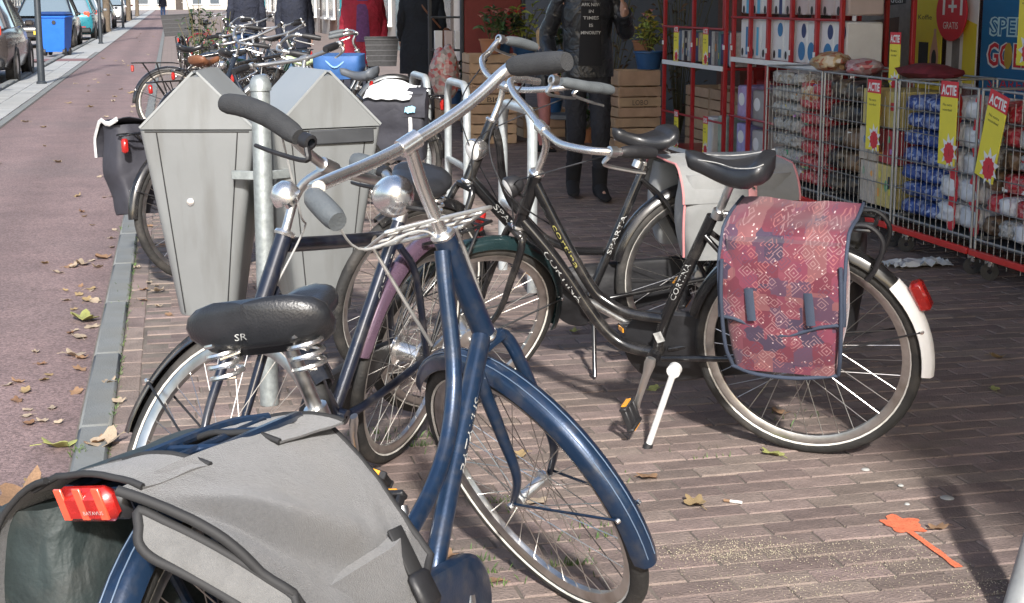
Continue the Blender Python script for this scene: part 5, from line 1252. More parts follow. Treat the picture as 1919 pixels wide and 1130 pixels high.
def cells(y0, y1, z0, z1, ny, nzz, name, label, mats, group, X=3.925, dep=.30, bev=.014, skew=.01, prints=None):
    wy = (y1 - y0) / ny; hz = (z1 - z0) / nzz
    for j in range(nzz):
        for i in range(ny):
            m = mats[(i * 3 + j * 2 + rngp.randrange(len(mats))) % len(mats)]
            lab2 = label + (', %s row up' % ORD[j] if nzz > 1 else '') + (', %s' % (('left column', 'right column') if ny == 2 else [q + ' from left' for q in ORD])[ny - 1 - i] if ny > 1 else '')
            pack(name, lab2, (X + dep / 2 + rngp.uniform(0, .02), y0 + wy * (i + .5), z0 + hz * (j + .5)), (dep, wy - .006, hz - .004), m, group, bev=bev, parent_prints=prints(rngp, wy, hz) if prints else ())
def crinkle(name, c1, c2, c3, sc=40):
    m = bpy.data.materials.new(name); m.use_nodes = True; N = m.node_tree.nodes; L = m.node_tree.links; b_ = N['Principled BSDF']; b_.inputs['Roughness'].default_value = .3
    tc = N.new('ShaderNodeTexCoord'); oi = N.new('ShaderNodeObjectInfo'); ml = N.new('ShaderNodeVectorMath'); ml.operation = 'SCALE'; ml.inputs[0].default_value = (9.1, 7.3, 5.7); L.new(oi.outputs['Random'], ml.inputs['Scale']); ad = N.new('ShaderNodeVectorMath'); L.new(tc.outputs['Object'], ad.inputs[0]); L.new(ml.outputs[0], ad.inputs[1]); vo = N.new('ShaderNodeTexVoronoi'); vo.inputs['Scale'].default_value = sc; L.new(ad.outputs[0], vo.inputs[0]); s_ = N.new('ShaderNodeSeparateColor'); L.new(vo.outputs['Color'], s_.inputs[0])
    r = N.new('ShaderNodeValToRGB'); r.color_ramp.elements[0].color = (*c1, 1); r.color_ramp.elements[1].color = (*c3, 1); e = r.color_ramp.elements.new(.55); e.color = (*c2, 1); L.new(s_.outputs[0], r.inputs[0]); L.new(r.outputs[0], b_.inputs['Base Color'])
    bp = N.new('ShaderNodeBump'); bp.inputs['Strength'].default_value = .5; bp.inputs['Distance'].default_value = .01; L.new(vo.outputs['Distance'], bp.inputs['Height']); L.new(bp.outputs[0], b_.inputs['Normal']); return m
M_NUT = crinkle('clear bagged mix', (.34, .34, .33), (.52, .52, .50), (.22, .18, .12), 60)
M_NET = crinkle('red netting', (.42, .02, .03), (.52, .05, .06), (.62, .30, .27), 55)
M_FOIL0 = crinkle('brown foil', (.12, .07, .04), (.25, .16, .09), (.05, .03, .02), 30)
M_BLKB = crinkle('black foil bag', (.015, .015, .017), (.03, .03, .03), (.16, .12, .08), 25)
M_BLUPK = crinkle('blue printed pack', (.02, .05, .22), (.03, .08, .30), (.35, .42, .62), 45)
M_WHTPK = crinkle('white printed pack', (.76, .77, .78), (.70, .72, .74), (.62, .62, .64), 30)
M_YELBX = mat('yellow box', (.62, .50, .18), .5, var=.2, scale=20); M_REDBX = mat('red box', (.42, .05, .06), .5, var=.2, scale=20); M_CREAMBX = mat('cream box', (.55, .48, .40), .5, var=.25, scale=20)
cells(8.55, 8.97, .215, .93, 3, 7, 'nut_bag', 'clear bag in the trolley beside the red rack', [M_NUT], 'bags of nuts in the trolley', bev=.03, prints=randprints)
cells(8.16, 8.54, .215, .88, 2, 7, 'red_net', 'red net bag stacked in the wire trolley', [M_NET], 'red net bags in the trolley', bev=.035, prints=randprints)
cells(7.70, 8.11, .215, .92, 2, 5, 'black_bag', 'black foil bag in its wire trolley', [M_BLKB, M_BLKB, M_FOIL0], 'black foil bags in the trolley', bev=.03, prints=randprints)
cells(7.25, 7.69, .215, .46, 4, 1, 'yellow_box', 'yellow and cream box at the bottom of its wire trolley', [M_YELBX, M_CREAMBX], 'yellow and cream boxes', bev=.004, prints=randprints)
cells(7.25, 7.69, .465, .66, 4, 1, 'red_box', 'red box on the yellow boxes in the wire trolley', [M_REDBX, M_CREAMBX, M_REDBX], 'red boxes in the trolley', bev=.004, prints=randprints)
cells(6.80, 7.18, .215, .88, 2, 7, 'blue_pack', 'blue printed pack stacked in the wire trolley', [M_BLUPK], 'blue packs in the trolley', bev=.02)
cells(6.38, 6.79, .215, .90, 2, 5, 'white_pack', 'white pack with red print in the wire trolley', [M_WHTPK], 'white packs in the trolley', bev=.03, prints=lambda r, wy, hz: [('print', disc(-wy * .30, -hz * .28, .045, .05, 12), M_CRED), ('print', disc(-wy * .30, hz * .22, .045, .06, 12), M_CRED)])
cells(5.93, 6.34, .215, .90, 3, 6, 'pale_bag', 'pale grey bag in the trolley at the right edge', [M_NUT, M_WHTPK, M_NET, M_FOIL0], 'pale bags in the trolley', bev=.03, prints=randprints)
cells(5.48, 5.92, .215, .84, 2, 5, 'pink_pack', 'pink and red pack in the trolley at the right edge', [mat('pink pack', (.5, .12, .30), .45, var=.3, scale=20), M_REDBX], 'pink packs in the trolley', bev=.02, prints=randprints)
cells(7.25, 7.69, .665, .88, 3, 1, 'cream_box', 'cream box on top of the red boxes in the trolley', [M_CREAMBX, M_YELBX], 'cream boxes in the trolley', bev=.004, prints=randprints)
# loose bags heaped on top of the trolleys
def lump(name, label, c, s, m, cat, group=None, seed=0.0, n=10):
    o = thing(name, label, cat, Vector(c) - Vector((0, 0, s[2] / 2)), group=group); mb = MB(); rings = []
    for i in range(n + 1):
        t = i / n; a = -math.pi / 2 + math.pi * t; rr = max(.04, math.cos(a)); ring = []
        for k in range(16):
            q = 2 * math.pi * k / 16; d = Vector((math.cos(q) * rr, math.sin(q) * rr, math.sin(a))); f = 1 + .28 * nz(d.x * 2, d.y * 2 + seed, d.z * 2 + seed)
            ring.append(Vector((d.x * s[0] / 2 * f, d.y * s[1] / 2 * f, s[2] / 2 + d.z * s[2] / 2 * f)))
        rings.append(ring)
    mb.loft(rings); mb.build('wrapper', m, o); return o
M_FOIL = crinkle('gold and red foil', (.42, .10, .06), (.60, .42, .20), (.70, .62, .50), 35)
lump('foil_bag', 'gold and red foil bag lying on the wire trolley rim', (4.05, 8.35, 1.0), (.22, .30, .13), M_FOIL, 'bag', seed=1.3)
lump('crisp_bag', 'red striped foil bag beside the gold one on the trolley', (4.1, 8.0, .985), (.22, .26, .10), crinkle('red white foil', (.5, .05, .06), (.6, .5, .5), (.3, .02, .03), 30), 'bag', seed=2.3)
lump('sweet_bag', 'orange foil bag stuck in the front wires of the nut trolley', (3.97, 8.42, .80), (.12, .26, .16), M_FOIL, 'bag', seed=4.3)
lump('dark_red_bag', 'dark red cloth heap on the trolley of black bags', (4.2, 7.4, .98), (.3, .5, .10), mat('dark red cloth', (.16, .02, .03), .8, var=.4, scale=12), 'cloth', seed=7.3)
# offer cards on the trolleys
card('offer card standing behind the foil bags on the trolley', PV(4.12, 7.66, 1.02), w=.125, h=.36)
card('offer card on the trolley of yellow boxes', PV(3.878, 7.43, .74), w=.155, h=.40)
card('offer card on the trolley of white packs', PV(3.878, 6.62, .76), w=.165, h=.43)
card('tilted offer card on the rightmost trolley', PV(3.872, 6.20, .73) @ Matrix.Rotation(R(-14), 4, 'Z'), w=.17, h=.44)
card('offer card high at the right edge of the window', PV(4.55, 7.0, 1.28), w=.17, h=.5)

# ------------------------------------------------------------------ greengrocer end: wooden crates, plants, boards
M_WOOD = mat('crate wood', (.50, .34, .22), .75, var=.18, scale=5, bump=.2, bscale=60, island=.12)
M_STAMP = mat('black stamp', (.05, .04, .035), .7, var=.2)
def crate(label, p, rz=0.0, L=.52, W=.36, H=.29, nb=3, word=None, group='wooden crates', slx=True):
    o = thing('wooden_crate', label, 'crate', p, (0, 0, rz), group)
    hb = H / nb
    for j in range(nb):
        for (c, s) in (((0, -W / 2, hb * (j + .5)), (L, .012, hb - .012)), ((0, W / 2, hb * (j + .5)), (L, .012, hb - .012)), ((-L / 2, 0, hb * (j + .5)), (.012, W - .014, hb - .012)), ((L / 2, 0, hb * (j + .5)), (.012, W - .014, hb - .012))):
            mb = MB(); mb.box(c, s, bev=.002); mb.build('slat', M_WOOD, o)
    for sx in (-1, 1):
        for sy in (-1, 1):
            mb = MB(); mb.box((sx * (L / 2 - .02), sy * (W / 2 - .022), H / 2), (.03, .03, H), bev=.002); mb.build('corner_post', M_WOOD, o)
    mb = MB(); mb.box((0, 0, .008), (L - .02, W - .02, .014)); mb.build('bottom', M_WOOD, o)
    if word:
        text_on('stamp', word, .07, PX(0, -W / 2 - .0072, H * .40), M_STAMP, o, width=.16); 
    return o
crate('wooden crate at the foot of the stack beside the red rack', (4.26, 13.0, 0), L=.44)
crate('stamped wooden crate in the middle of the stack beside the red rack', (4.27, 12.99, .292), word='LOBO', L=.42, rz=R(2))
crate('wooden crate at the top of the stack beside the red rack', (4.28, 13.0, .585), L=.40, H=.15, nb=1, rz=R(-2))
for i in range(3): crate('%s wooden crate from the left in the shaded row behind the red racks' % ORD[i], (4.95, 12.6 - i * .62, .0), rz=R(90), L=.6, group='crates in the shaded row')
for i in range(3): crate('%s upper wooden crate from the left in the shaded row behind the red racks' % ORD[i], (4.95, 12.6 - i * .62, .30), rz=R(90), L=.6, group='upper crates in the shaded row')
crate('bottom wooden crate of the stack left of the shopper in black', (3.02, 13.7, 0), L=.46, W=.36)
crate('middle wooden crate of the stack left of the shopper in black', (3.03, 13.7, .292), L=.46, W=.36, word='BIO')
crate('top wooden crate of the stack left of the shopper in black', (3.02, 13.7, .585), L=.46, W=.36)
crate('wooden crate on the ground behind the shopper in black', (3.7, 14.2, 0), L=.5)
crate('wooden crate of the far stack near the long navy coat', (3.25, 16.4, .0), L=.5, H=.4)
# plants
def leaf_shape(L, W, n=4, fold=.3):
    vs = []; fs = []
    for i in range(n + 1):
        t = i / n; w = W * math.sin(math.pi * (t * .9 + .05)) ** .8; z = L * .18 * math.sin(t * 2.6)
        vs += [Vector((L * t, -w / 2, z + w * fold)), Vector((L * t, 0, z)), Vector((L * t, w / 2, z + w * fold))]
    for i in range(n):
        a = i * 3; fs += [(a, a + 3, a + 4, a + 1), (a + 1, a + 4, a + 5, a + 2)]
    return vs, fs
def plant(name, label, p, h, r, lm, n=70, potm=None, potr=.09, poth=.16, flow=None, nfl=0, seed=0, stems=8, lsz=.09, stemm=None):
    rg = random.Random(seed); o = thing(name, label, 'plant', p)
    z0 = 0
    if potm:
        mb = MB(); mb.lathe([(0, 0), (potr * .75, 0), (potr, poth), (potr * 1.06, poth), (potr * 1.06, poth * .9), (potr * .9, poth * .85), (0, poth * .85)], (0, 0, 0), (0, 0, 1), 20); mb.build('pot', potm, o); z0 = poth * .8
    st = MB(); lf = MB(); tips = []
    for k in range(stems):
        a = rg.uniform(0, 6.28); rr = r * rg.uniform(.2, 1); tip = Vector((rr * math.cos(a), rr * math.sin(a), z0 + h * rg.uniform(.6, 1))); tips.append(tip)
        st.tube(spline([(0.2 * tip.x * .2, .2 * tip.y * .2, z0), (tip.x * .5, tip.y * .5, z0 + (tip.z - z0) * .6), tip], 4), .004, 5)
    so = st.build('stem', stemm or M_STEM, o); so['kind'] = 'stuff'
    v0, f0 = leaf_shape(1, .42)
    for k in range(n):
        t = tips[rg.randrange(stems)]; q = t * rg.uniform(.45, 1.0); q.z = z0 + (t.z - z0) * rg.uniform(.3, 1.05); s_ = lsz * rg.uniform(.6, 1.3)
        Mx = Matrix.Translation(q) @ Euler((rg.uniform(-.6, .6), rg.uniform(-.7, .5), rg.uniform(0, 6.28))).to_matrix().to_4x4() @ Matrix.Scale(s_, 4); lf.add([Mx @ v for v in v0], f0)
    q = lf.build('foliage', lm, o, smooth=0, fixn=False); q['kind'] = 'stuff'
    if flow:
        for k in range(nfl):
            t = tips[k % stems] + Vector((rg.uniform(-.04, .04), rg.uniform(-.04, .04), rg.uniform(-.02, .05))); mb = MB(); 
            for pidx in range(7):
                Mx = Matrix.Translation(t) @ Euler((0, -.5, pidx * .9)).to_matrix().to_4x4() @ Matrix.Scale(.045, 4); mb.add([Mx @ v for v in v0], f0)
            mb.build('blossom', flow, o, smooth=0, fixn=False)
    return o
M_STEM = mat('plant stem', (.10, .09, .04), .8, var=.3)
M_LEAF = mat('green leaf', (.055, .10, .03), .55, var=.2, island=.4); M_LEAFD = mat('dark leaf', (.03, .055, .025), .55, var=.2, island=.4); M_DRY = mat('dried foliage', (.16, .11, .06), .8, var=.2, island=.4); M_LEAFY = mat('yellow green leaf', (.26, .30, .06), .6, var=.2, island=.4)
M_FLR = mat('red blossom', (.62, .03, .03), .6, var=.1); M_FLY = mat('yellow blossom', (.70, .55, .12), .6, var=.1, island=.2); M_FLP = mat('pink blossom', (.65, .30, .28), .6, island=.2)
M_BPOT = mat('blue pot', (.03, .10, .24), .4, var=.15)
plant('flower_plant', 'yellow and pink flowers in a blue pot on the crate stack', (4.42, 13.0, .735), .32, .20, M_LEAFY, 60, M_BPOT, .14, .17, M_FLY, 9, 1)
plant('dried_plant', 'bushy dried twigs behind the crate stack', (4.22, 13.7, .0), 1.6, .30, M_DRY, 130, None, seed=2, stems=26, lsz=.07)
plant('dried_plant', 'dried twigs standing behind the two bay red rack', (4.95, 13.6, .0), 1.7, .35, M_DRY, 130, None, seed=3, stems=26, lsz=.07)
plant('flower_plant', 'red flowers in a crate left of the shopper in black', (3.15, 13.8, .86), .32, .24, M_LEAFD, 70, M_BPOT, .12, .13, M_FLR, 8, 4)
plant('leafy_plant', 'green leafy bunch on the crates beside the red board', (3.42, 13.9, .80), .42, .26, M_LEAFY, 80, M_BPOT, .12, .13, None, 0, 5)
plant('leafy_plant', 'dark green plant behind the crate stack near the red board', (3.75, 14.3, .30), .8, .3, M_LEAFD, 110, None, seed=6, stems=14)
for k_, (x_, y_, z_, fl_, lm_, lb_) in enumerate(((3.0, 13.55, .875, M_FLP, M_LEAF, 'pink flowers at the left end of the crate stack'), (3.62, 13.55, .30, M_FLY, M_LEAFY, 'yellow flowers in a low pot behind the blond child'), (3.95, 13.5, .0, M_FLR, M_LEAF, 'red flowers in a pot on the ground beside the crates'), (3.85, 14.0, .75, M_FLY, M_LEAFD, 'yellow blooms behind the shopper in black'), (4.55, 13.55, .85, M_FLP, M_LEAFY, 'pink blooms at the right of the blue pot'), (2.75, 14.2, .35, M_FLP, M_LEAFD, 'pink flowers beside the leaflet stand'))):
    plant('flower_plant', lb_, (x_, y_, z_), .30, .2, lm_, 60, M_BPOT if k_ % 2 else mat('terracotta', (.36, .16, .08), .8), .11, .14, fl_, 8, 20 + k_)
plant('leafy_plant', 'dark bushy plant on the ground between the jeans and the red coat', (.35, 19.8, 0), 1.3, .32, M_LEAFD, 120, mat('terracotta', (.36, .16, .08), .8), .16, .28, None, 0, 7, stems=14)
plant('leafy_plant', 'potted plant at the shop corner between two shoppers', (.75, 20.8, 0), 1.0, .28, M_LEAF, 90, mat('terracotta', (.36, .16, .08), .8), .16, .28, None, 0, 8, stems=12)
ob = thing('red_board', 'tall dark red board standing behind the flower crates', 'board', (3.3, 14.8, 0)); mb = MB(); mb.box((0, 0, .95), (.62, .04, 1.9), bev=.01); mb.build('panel', mat('dull red panel', (.20, .035, .03), .6, var=.2, scale=4), ob)
for sg in (-1, 1):
    mb = MB(); mb.box((sg * .33, 0, .97), (.035, .06, 1.94), bev=.006); mb.build('frame_post', M_DKMETAL, ob)
# dark stand with leaflets and bags near the long coat
ob = thing('leaflet_stand', 'dark metal stand with pale leaflets behind the bicycle stands', 'stand', (3.02, 15.3, 0))
for sx in (-.3, .3):
    mb = MB(); mb.box((sx, 0, .9), (.04, .04, 1.8), bev=.005); mb.build('upright', M_DKMETAL, ob)
for z in (.45, .85, 1.2):
    mb = MB(); mb.box((0, 0, z), (.6, .3, .02), bev=.003); mb.build('shelf', M_DKMETAL, ob)
for k in range(5):
    pack('leaflet_pile', '%s pale leaflet pile from the left on the dark metal stand' % ORD[k], (2.80 + .11 * k, 15.25, .96), (.085, .05, .20), (M_PACK, M_PACKP)[k % 2], 'leaflet piles on the stand', 'leaflets', .004)
lump('net_bag', 'net bag of red and white goods hanging behind the stands', (2.52, 13.4, .68), (.30, .24, .52), crinkle('net red white', (.45, .05, .05), (.5, .45, .42), (.25, .22, .2), 30), 'bag', seed=3.1)
ob = thing('scale_table', 'small grey scale table behind the shopper in black', 'table', (3.70, 13.3, 0))
mb = MB(); mb.lathe([(0, .30), (.19, .30), (.20, .29), (.20, .26), (.16, .25), (0, .25)], (0, 0, 0), (0, 0, 1), 28); mb.build('table_top', mat('slate grey top', (.15, .165, .18), .5, var=.15), ob)
mb = MB(); mb.tube([(0, 0, 0), (0, 0, .52)], .018, 10); mb.build('column', M_BLACKP, ob)
mb = MB(); mb.box((0, 0, .56), (.20, .16, .09), bev=.012); mb.build('scale_head', M_WHITEP, ob)
mb = MB(); mb.lathe([(0, 0), (.15, 0), (.14, .02), (0, .03)], (0, 0, 0), (0, 0, 1), 20); mb.build('base', M_BLACKP, ob)
# ------------------------------------------------------------------ left side of the street: cars, bin, posts, tree, houses
M_CARGLASS = mat('car glass', (.25, .32, .36), .05, var=0, coat=1.0, metal=.4)
M_CARDK = mat('car black trim', (.015, .015, .016), .5, var=.15)
M_PLATE = mat('yellow plate', (.75, .55, .04), .5, var=.03)
def car(label, x, y, head, paint, L=4.1, W=1.74, H=1.47, van=False):
    o = thing('parked_car', label, 'car', (x, y, -.03), (0, 0, math.pi / 2 - R(head)), 'cars parked along the street')
    s = L / 4.1
    if van: st = [(-2.05, .42, 1.05, .80), (-2.0, .28, 1.12, .86), (-1.0, .22, 1.12, .88), (.6, .22, 1.10, .88), (1.4, .24, 1.02, .86), (1.85, .26, .88, .80), (2.05, .36, .70, .66)]; gh = (-2.0, 1.55, -1.9, .75, 1.95)
    else: st = [(-2.05, .40, .84, .70), (-1.99, .26, .93, .81), (-1.6, .20, .97, .87), (0, .19, .94, .88), (1.0, .20, .93, .87), (1.65, .23, .80, .82), (1.98, .30, .68, .72), (2.05, .40, .60, .62)]; gh = (-1.93, 1.15, -1.62, .30, H)
    def ring(xx, zb, zt, hw):
        P = []
        for (yy, zz) in ((-.55, 0), (-.92, .06), (-1.0, .35), (-1.0, .62), (-.96, .86), (-.86, 1.0), (.86, 1.0), (.96, .86), (1.0, .62), (1.0, .35), (.92, .06), (.55, 0)): P.append(Vector((xx * s, yy * hw * W / 1.76, zb + (zt - zb) * zz)))
        return P
    mb = MB(); mb.loft([ring(*q) for q in st]); body = mb.build('body', paint, o, smooth=35)
    b0, b1, r0, r1, zr = gh; zb = st[2][2] - .03
    def gring(x0, x1, hw, z, rc=.12):
        P = []
        for cx, cy, a0 in ((1, 1, 0), (-1, 1, 90), (-1, -1, 180), (1, -1, 270)):
            for k in range(4):
                a = R(a0 + 30 * k); P.append(Vector((((x0 + x1) / 2 + cx * ((x1 - x0) / 2 - rc) + rc * math.cos(a)) * s, (cy * (hw - rc) + rc * math.sin(a)) * W / 1.76, z)))
        return P
    mb = MB(); mb.loft([gring(b0, b1, .80, zb), gring(r0 - .03, r1 + .1, .62, zr - .05)]); mb.build('window_glass', M_CARGLASS, o, smooth=30)
    mb = MB(); mb.loft([gring(r0 - .05, r1 + .12, .63, zr - .055), gring(r0, r1 + .02, .60, zr - .015), gring(r0 + .15, r1 - .15, .5, zr)]); mb.build('roof', paint, o, smooth=40)
    for sg in (-1, 1):
        for (xa, xb) in ((b0 + .05, r0), (-.55, -.5), (b1 - .05, r1 + .06)):
            mb = MB(); mb.tube([(xa * s, sg * .785 * W / 1.76, zb), (xb * s, sg * .618 * W / 1.76, zr - .05)], .035, 6); mb.build('pillar', paint if xa != -.55 else M_CARDK, o)
        for xx in (-1.28, 1.30):
            c = Vector((xx * s, sg * .80 * W / 1.76, .31)); mb = MB(); mb.lathe([(.19, -.09), (.29, -.10), (.31, -.07), (.31, .07), (.29, .10), (.19, .09)], c, (0, 1, 0), 28, closed=True); w = mb.build('wheel', M_RUBBER, o)
            mb = MB(); mb.lathe([(0, .085), (.06, .09), (.19, .075), (.195, .03)], c, (0, sg, 0), 20); mb.build('rim', M_ALU, w)
            mb = MB(); mb.lathe([(.0, .084), (.36, .084), (.37, .06)], c - Vector((0, sg * .012, -.01)), (0, sg, 0), 24); mb.build('wheel_arch', M_CARDK, o)
        mb = MB(); mb.box((-1.985 * s, sg * .62 * W / 1.76, .90 if not van else .98), (.10, .20, .20), (0, R(-12), R(sg * 14)), .03); mb.build('tail_light', M_REDL2, o)
        mb = MB(); mb.box((1.90 * s, sg * .58 * W / 1.76, .70), (.16, .24, .12), (0, R(20), R(-sg * 20)), .03); mb.build('headlight', mat('headlight clear', (.75, .78, .8), .1, var=0, coat=1), o)
        mb = MB(); mb.box((.72 * s, sg * .93 * W / 1.76, .99), (.12, .16, .11), bev=.03); mb.build('wing_mirror', paint, o)
        mb = MB(); mb.box((-2.045 * s, sg * .5 * W / 1.76, .47), (.02, .16, .035), bev=.004); mb.build('reflector', M_REDL, o)
    mb = MB(); mb.box((-2.06 * s, 0, .72), (.02, .52, .11), bev=.003); mb.build('number_plate', M_PLATE, o)
    mb = MB(); mb.box((2.06 * s, 0, .46), (.02, .52, .11), bev=.003); mb.build('number_plate', M_PLATE, o)
    mb = MB(); mb.box((-2.0 * s, 0, .36), (.16, 1.5 * W / 1.76, .20), bev=.05); mb.build('bumper', M_CARDK, o)
    mb = MB(); mb.box((1.97 * s, 0, .40), (.18, 1.35 * W / 1.76, .20), bev=.05); mb.build('bumper', M_CARDK, o)
    return o
P_BLK = mat('black car paint', (.02, .019, .019), .25, .3, var=.1, coat=.8); P_BRN = mat('dark brown grey car paint', (.050, .042, .040), .28, .4, var=.1, coat=.8)
P_TEAL = mat('teal car paint', (.02, .20, .25), .28, .3, coat=.8); P_WHT = mat('white car paint', (.72, .74, .75), .3, var=.04, coat=.6); P_SIL = mat('silver car paint', (.38, .40, .42), .3, .6, coat=.8); P_RED = mat('red car paint', (.30, .02, .02), .3, .2, coat=.8)
car('dark car cut off by the left edge of the picture', -3.62, 21.2, 0, P_BLK)
car('dark brown hatchback with red tail light behind the black lamp post', -3.47, 27.4, 0, P_BRN)
car('black hatchback parked beyond the blue wheeled bin', -3.62, 46.0, 180, P_BLK)
car('teal car parked behind the black hatchback', -3.45, 54.5, 0, P_TEAL)
car('silver car further up the row of parked cars', -3.6, 63, 0, P_SIL)
car('white van at the far end of the row of parked cars', -3.7, 94, 180, P_WHT, L=5.0, W=1.9, H=1.95, van=True)
car('dark red car beyond the white van', -3.6, 108, 0, P_RED)
car('black car beyond the tree trunk', -3.6, 76, 0, P_BLK)
car('white car on the far side of the street', -8.2, 60, 180, P_WHT)
car('grey car on the far side of the street, nearer than the white one', -8.2, 48, 180, P_SIL)
M_BLUEBIN = mat('blue bin plastic', (.012, .12, .50), .45, var=.06, bump=.05)
o = thing('wheeled_bin', 'blue wheeled bin standing at the edge of the parking bay', 'wheeled bin', at(108, 104), (0, 0, R(-12)))
mb = MB(); mb.loft([[Vector((x * .24, y * .26, .10)) for x, y in ((-1, -1), (1, -1), (1, 1), (-1, 1))], [Vector((x * .26, y * .28, .20)) for x, y in ((-1, -1), (1, -1), (1, 1), (-1, 1))], [Vector((x * .32, y * .36, .95)) for x, y in ((-1, -1), (1, -1), (1, 1), (-1, 1))]]); mb.build('bin_body', M_BLUEBIN, o, smooth=20)
mb = MB(); mb.box((0, 0, .96), (.70, .78, .05), bev=.015); mb.build('rim', M_BLUEBIN, o)
mb = MB(); mb.box((0, .02, 1.04), (.68, .74, .10), bev=.04, taper=(.9, .86)); mb.build('lid', mat('dark blue lid', (.02, .05, .16), .5), o)
mb = MB(); mb.lathe([(0, .012), (.05, .012), (.05, 0)], (.05, -.36, .83), (0, -1, 0), 16); mb.build('lock', M_BLACKP, o)
for sg in (-1, 1):
    mb = MB(); mb.lathe([(0, -.03), (.10, -.03), (.10, .03), (0, .03)], (sg * .24, -.20, .10), (1, 0, 0), 20); mb.build('wheel', M_BLACKP, o)
    mb = MB(); mb.lathe([(0, -.03), (.10, -.03), (.10, .03), (0, .03)], (sg * .24, .22, .10), (1, 0, 0), 20); mb.build('wheel', M_BLACKP, o)
for lab, p in (('black lamp post in front of the dark brown hatchback', at(78, 157)), ('black post at the verge beyond the blue wheeled bin', at(189, 82)), ('farthest black post along the verge', at(231, 52))):
    o = thing('lamp_post', lab, 'lamp post', p, group='black posts along the verge'); mb = MB(); mb.lathe([(0, 0), (.085, 0), (.085, .03), (.06, .05), (.058, .6), (.054, .62), (.05, 4.2), (0, 4.2)], (0, 0, 0), (0, 0, 1), 20); mb.build('column', mat('post anthracite', (.035, .042, .05), .45, .2, var=.12), o)
    mb = MB(); mb.lathe([(.05, 4.2), (.16, 4.26), (.20, 4.5), (.05, 4.62), (0, 4.62)], (0, 0, 0), (0, 0, 1), 20); mb.build('lantern', M_DKMETAL, o)
M_BARK = mat('tree bark', (.11, .085, .06), .9, var=.35, scale=9, bump=.8, bscale=25); M_AUT = mat('autumn leaves', (.20, .15, .035), .7, var=.2, island=.45)
def tree(label, x, y, h, seed):
    rg = random.Random(seed); o = thing('street_tree', label, 'tree', (x, y, -.02), group='trees along the street')
    mb = MB(); mb.tube(spline([(0, 0, 0), (.03, 0, 1.2), (-.02, .03, 2.6), (.04, 0, h * .6)], 5), [.21, .17, .165, .16, .16, .155, .15, .15, .14, .14, .13, .12, .11, .10, .09, .08], 12); mb.build('trunk', M_BARK, o)
    tips = []
    for k in range(9):
        a = 6.28 * k / 9 + rg.uniform(-.3, .3); z = rg.uniform(2.4, h * .55); r = rg.uniform(1.0, 1.9); tip = Vector((r * math.cos(a), r * math.sin(a), z + rg.uniform(1.2, 2.2))); tips.append(tip); mb = MB(); mb.tube(spline([(0, 0, z), (tip.x * .5, tip.y * .5, z + .7), tip], 4), [.06, .02], 7); mb.build('limb', M_BARK, o)
    lf = MB(); v0, f0 = leaf_shape(1, .7, 2)
    for k in range(2600):
        t = tips[rg.randrange(9)]; q = Vector((t.x, t.y, t.z)) + Vector((rg.gauss(0, .55), rg.gauss(0, .55), rg.gauss(0, .5))); lf.add([Matrix.Translation(q) @ Euler((rg.uniform(0, 6), rg.uniform(0, 6), rg.uniform(0, 6))).to_matrix().to_4x4() @ (v * .16) for v in v0], f0)
    c = lf.build('crown', M_AUT, o, smooth=0, fixn=False); c['kind'] = 'stuff'
tree('street tree with white cabinet at its foot beyond the parked cars', -2.75, 66, 6.5, 1); tree('farther street tree behind the white van', -2.75, 101, 6.5, 2); tree('street tree far up the street', -2.75, 128, 6.5, 3)
o = thing('utility_cabinet', 'white utility cabinet at the foot of the street tree', 'cabinet', at(204, 53)); mb = MB(); mb.box((0, 0, .36), (.30, .30, .72), bev=.02); mb.build('housing', P_WHT, o); mb = MB(); mb.box((0, 0, .74), (.34, .34, .05), bev=.01); mb.build('cap', M_GALV, o)
# houses across the street and closing the view
M_HBRICK = mat('house brick', (.22, .12, .085), .85, var=.2, scale=2, bump=.3, bscale=30); M_HB2 = mat('pale house render', (.45, .42, .38), .85, var=.1); M_FRAME = mat('white window frame', (.7, .7, .68), .5, var=.05); M_HGL = mat('house window glass', (.08, .10, .12), .08, var=.1, coat=.6)
def house(label, x, y, w, h, rz, m):
    o = thing('terraced_house', label, 'building', (x, y, -.05), (0, 0, rz), 'terraced houses'); mb = MB(); mb.box((0, 3, h / 2), (w, 6, h)); mb.build('wall', m, o, smooth=0)
    mb = MB(); mb.prism([(-.3, h), (6.3, h), (3, h + 2.4)], -w / 2, w / 2, 'yz'); mb.build('roof', mat('roof tile', (.10, .05, .04), .8), o, smooth=0)
    for k in range(int(w // 2.4)):
        cx = -w / 2 + 1.3 + 2.4 * k
        for z in (1.5, 4.3):
            if z < 2 and k % 3 == 1:
                mb = MB(); mb.box((cx, -.03, 1.1), (.95, .08, 2.2), bev=.01); d = mb.build('door', P_TEAL if k % 2 else P_BRN, o); mb = MB(); mb.lathe([(0, .05), (.03, .04), (.03, 0)], (cx + .36, -.07, 1.05), (0, -1, 0), 10); mb.build('handle', M_CHROME, d); continue
            mb = MB(); mb.box((cx, -.04, z), (1.4, .08, 1.5)); wf = mb.build('window', M_FRAME, o, smooth=0); mb = MB(); mb.box((cx, -.085, z), (1.24, .02, 1.34)); mb.build('pane', M_HGL, wf, smooth=0); mb = MB(); mb.box((cx, -.09, z - .80), (1.55, .18, .08)); mb.build('sill', M_FRAME, wf, smooth=0)
for i in range(10): house(('brick' if i % 2 else 'pale') + ' terraced house across the street, number %s along the row' % ('one two three four five six seven eight nine ten'.split()[i]), -14, 35 + 14.5 * i, 14.4, 6.5, math.pi / 2, M_HBRICK if i % 2 else M_HB2)
house('pale house closing the far end of the street', -4, 205, 40, 7, 0, M_HB2)
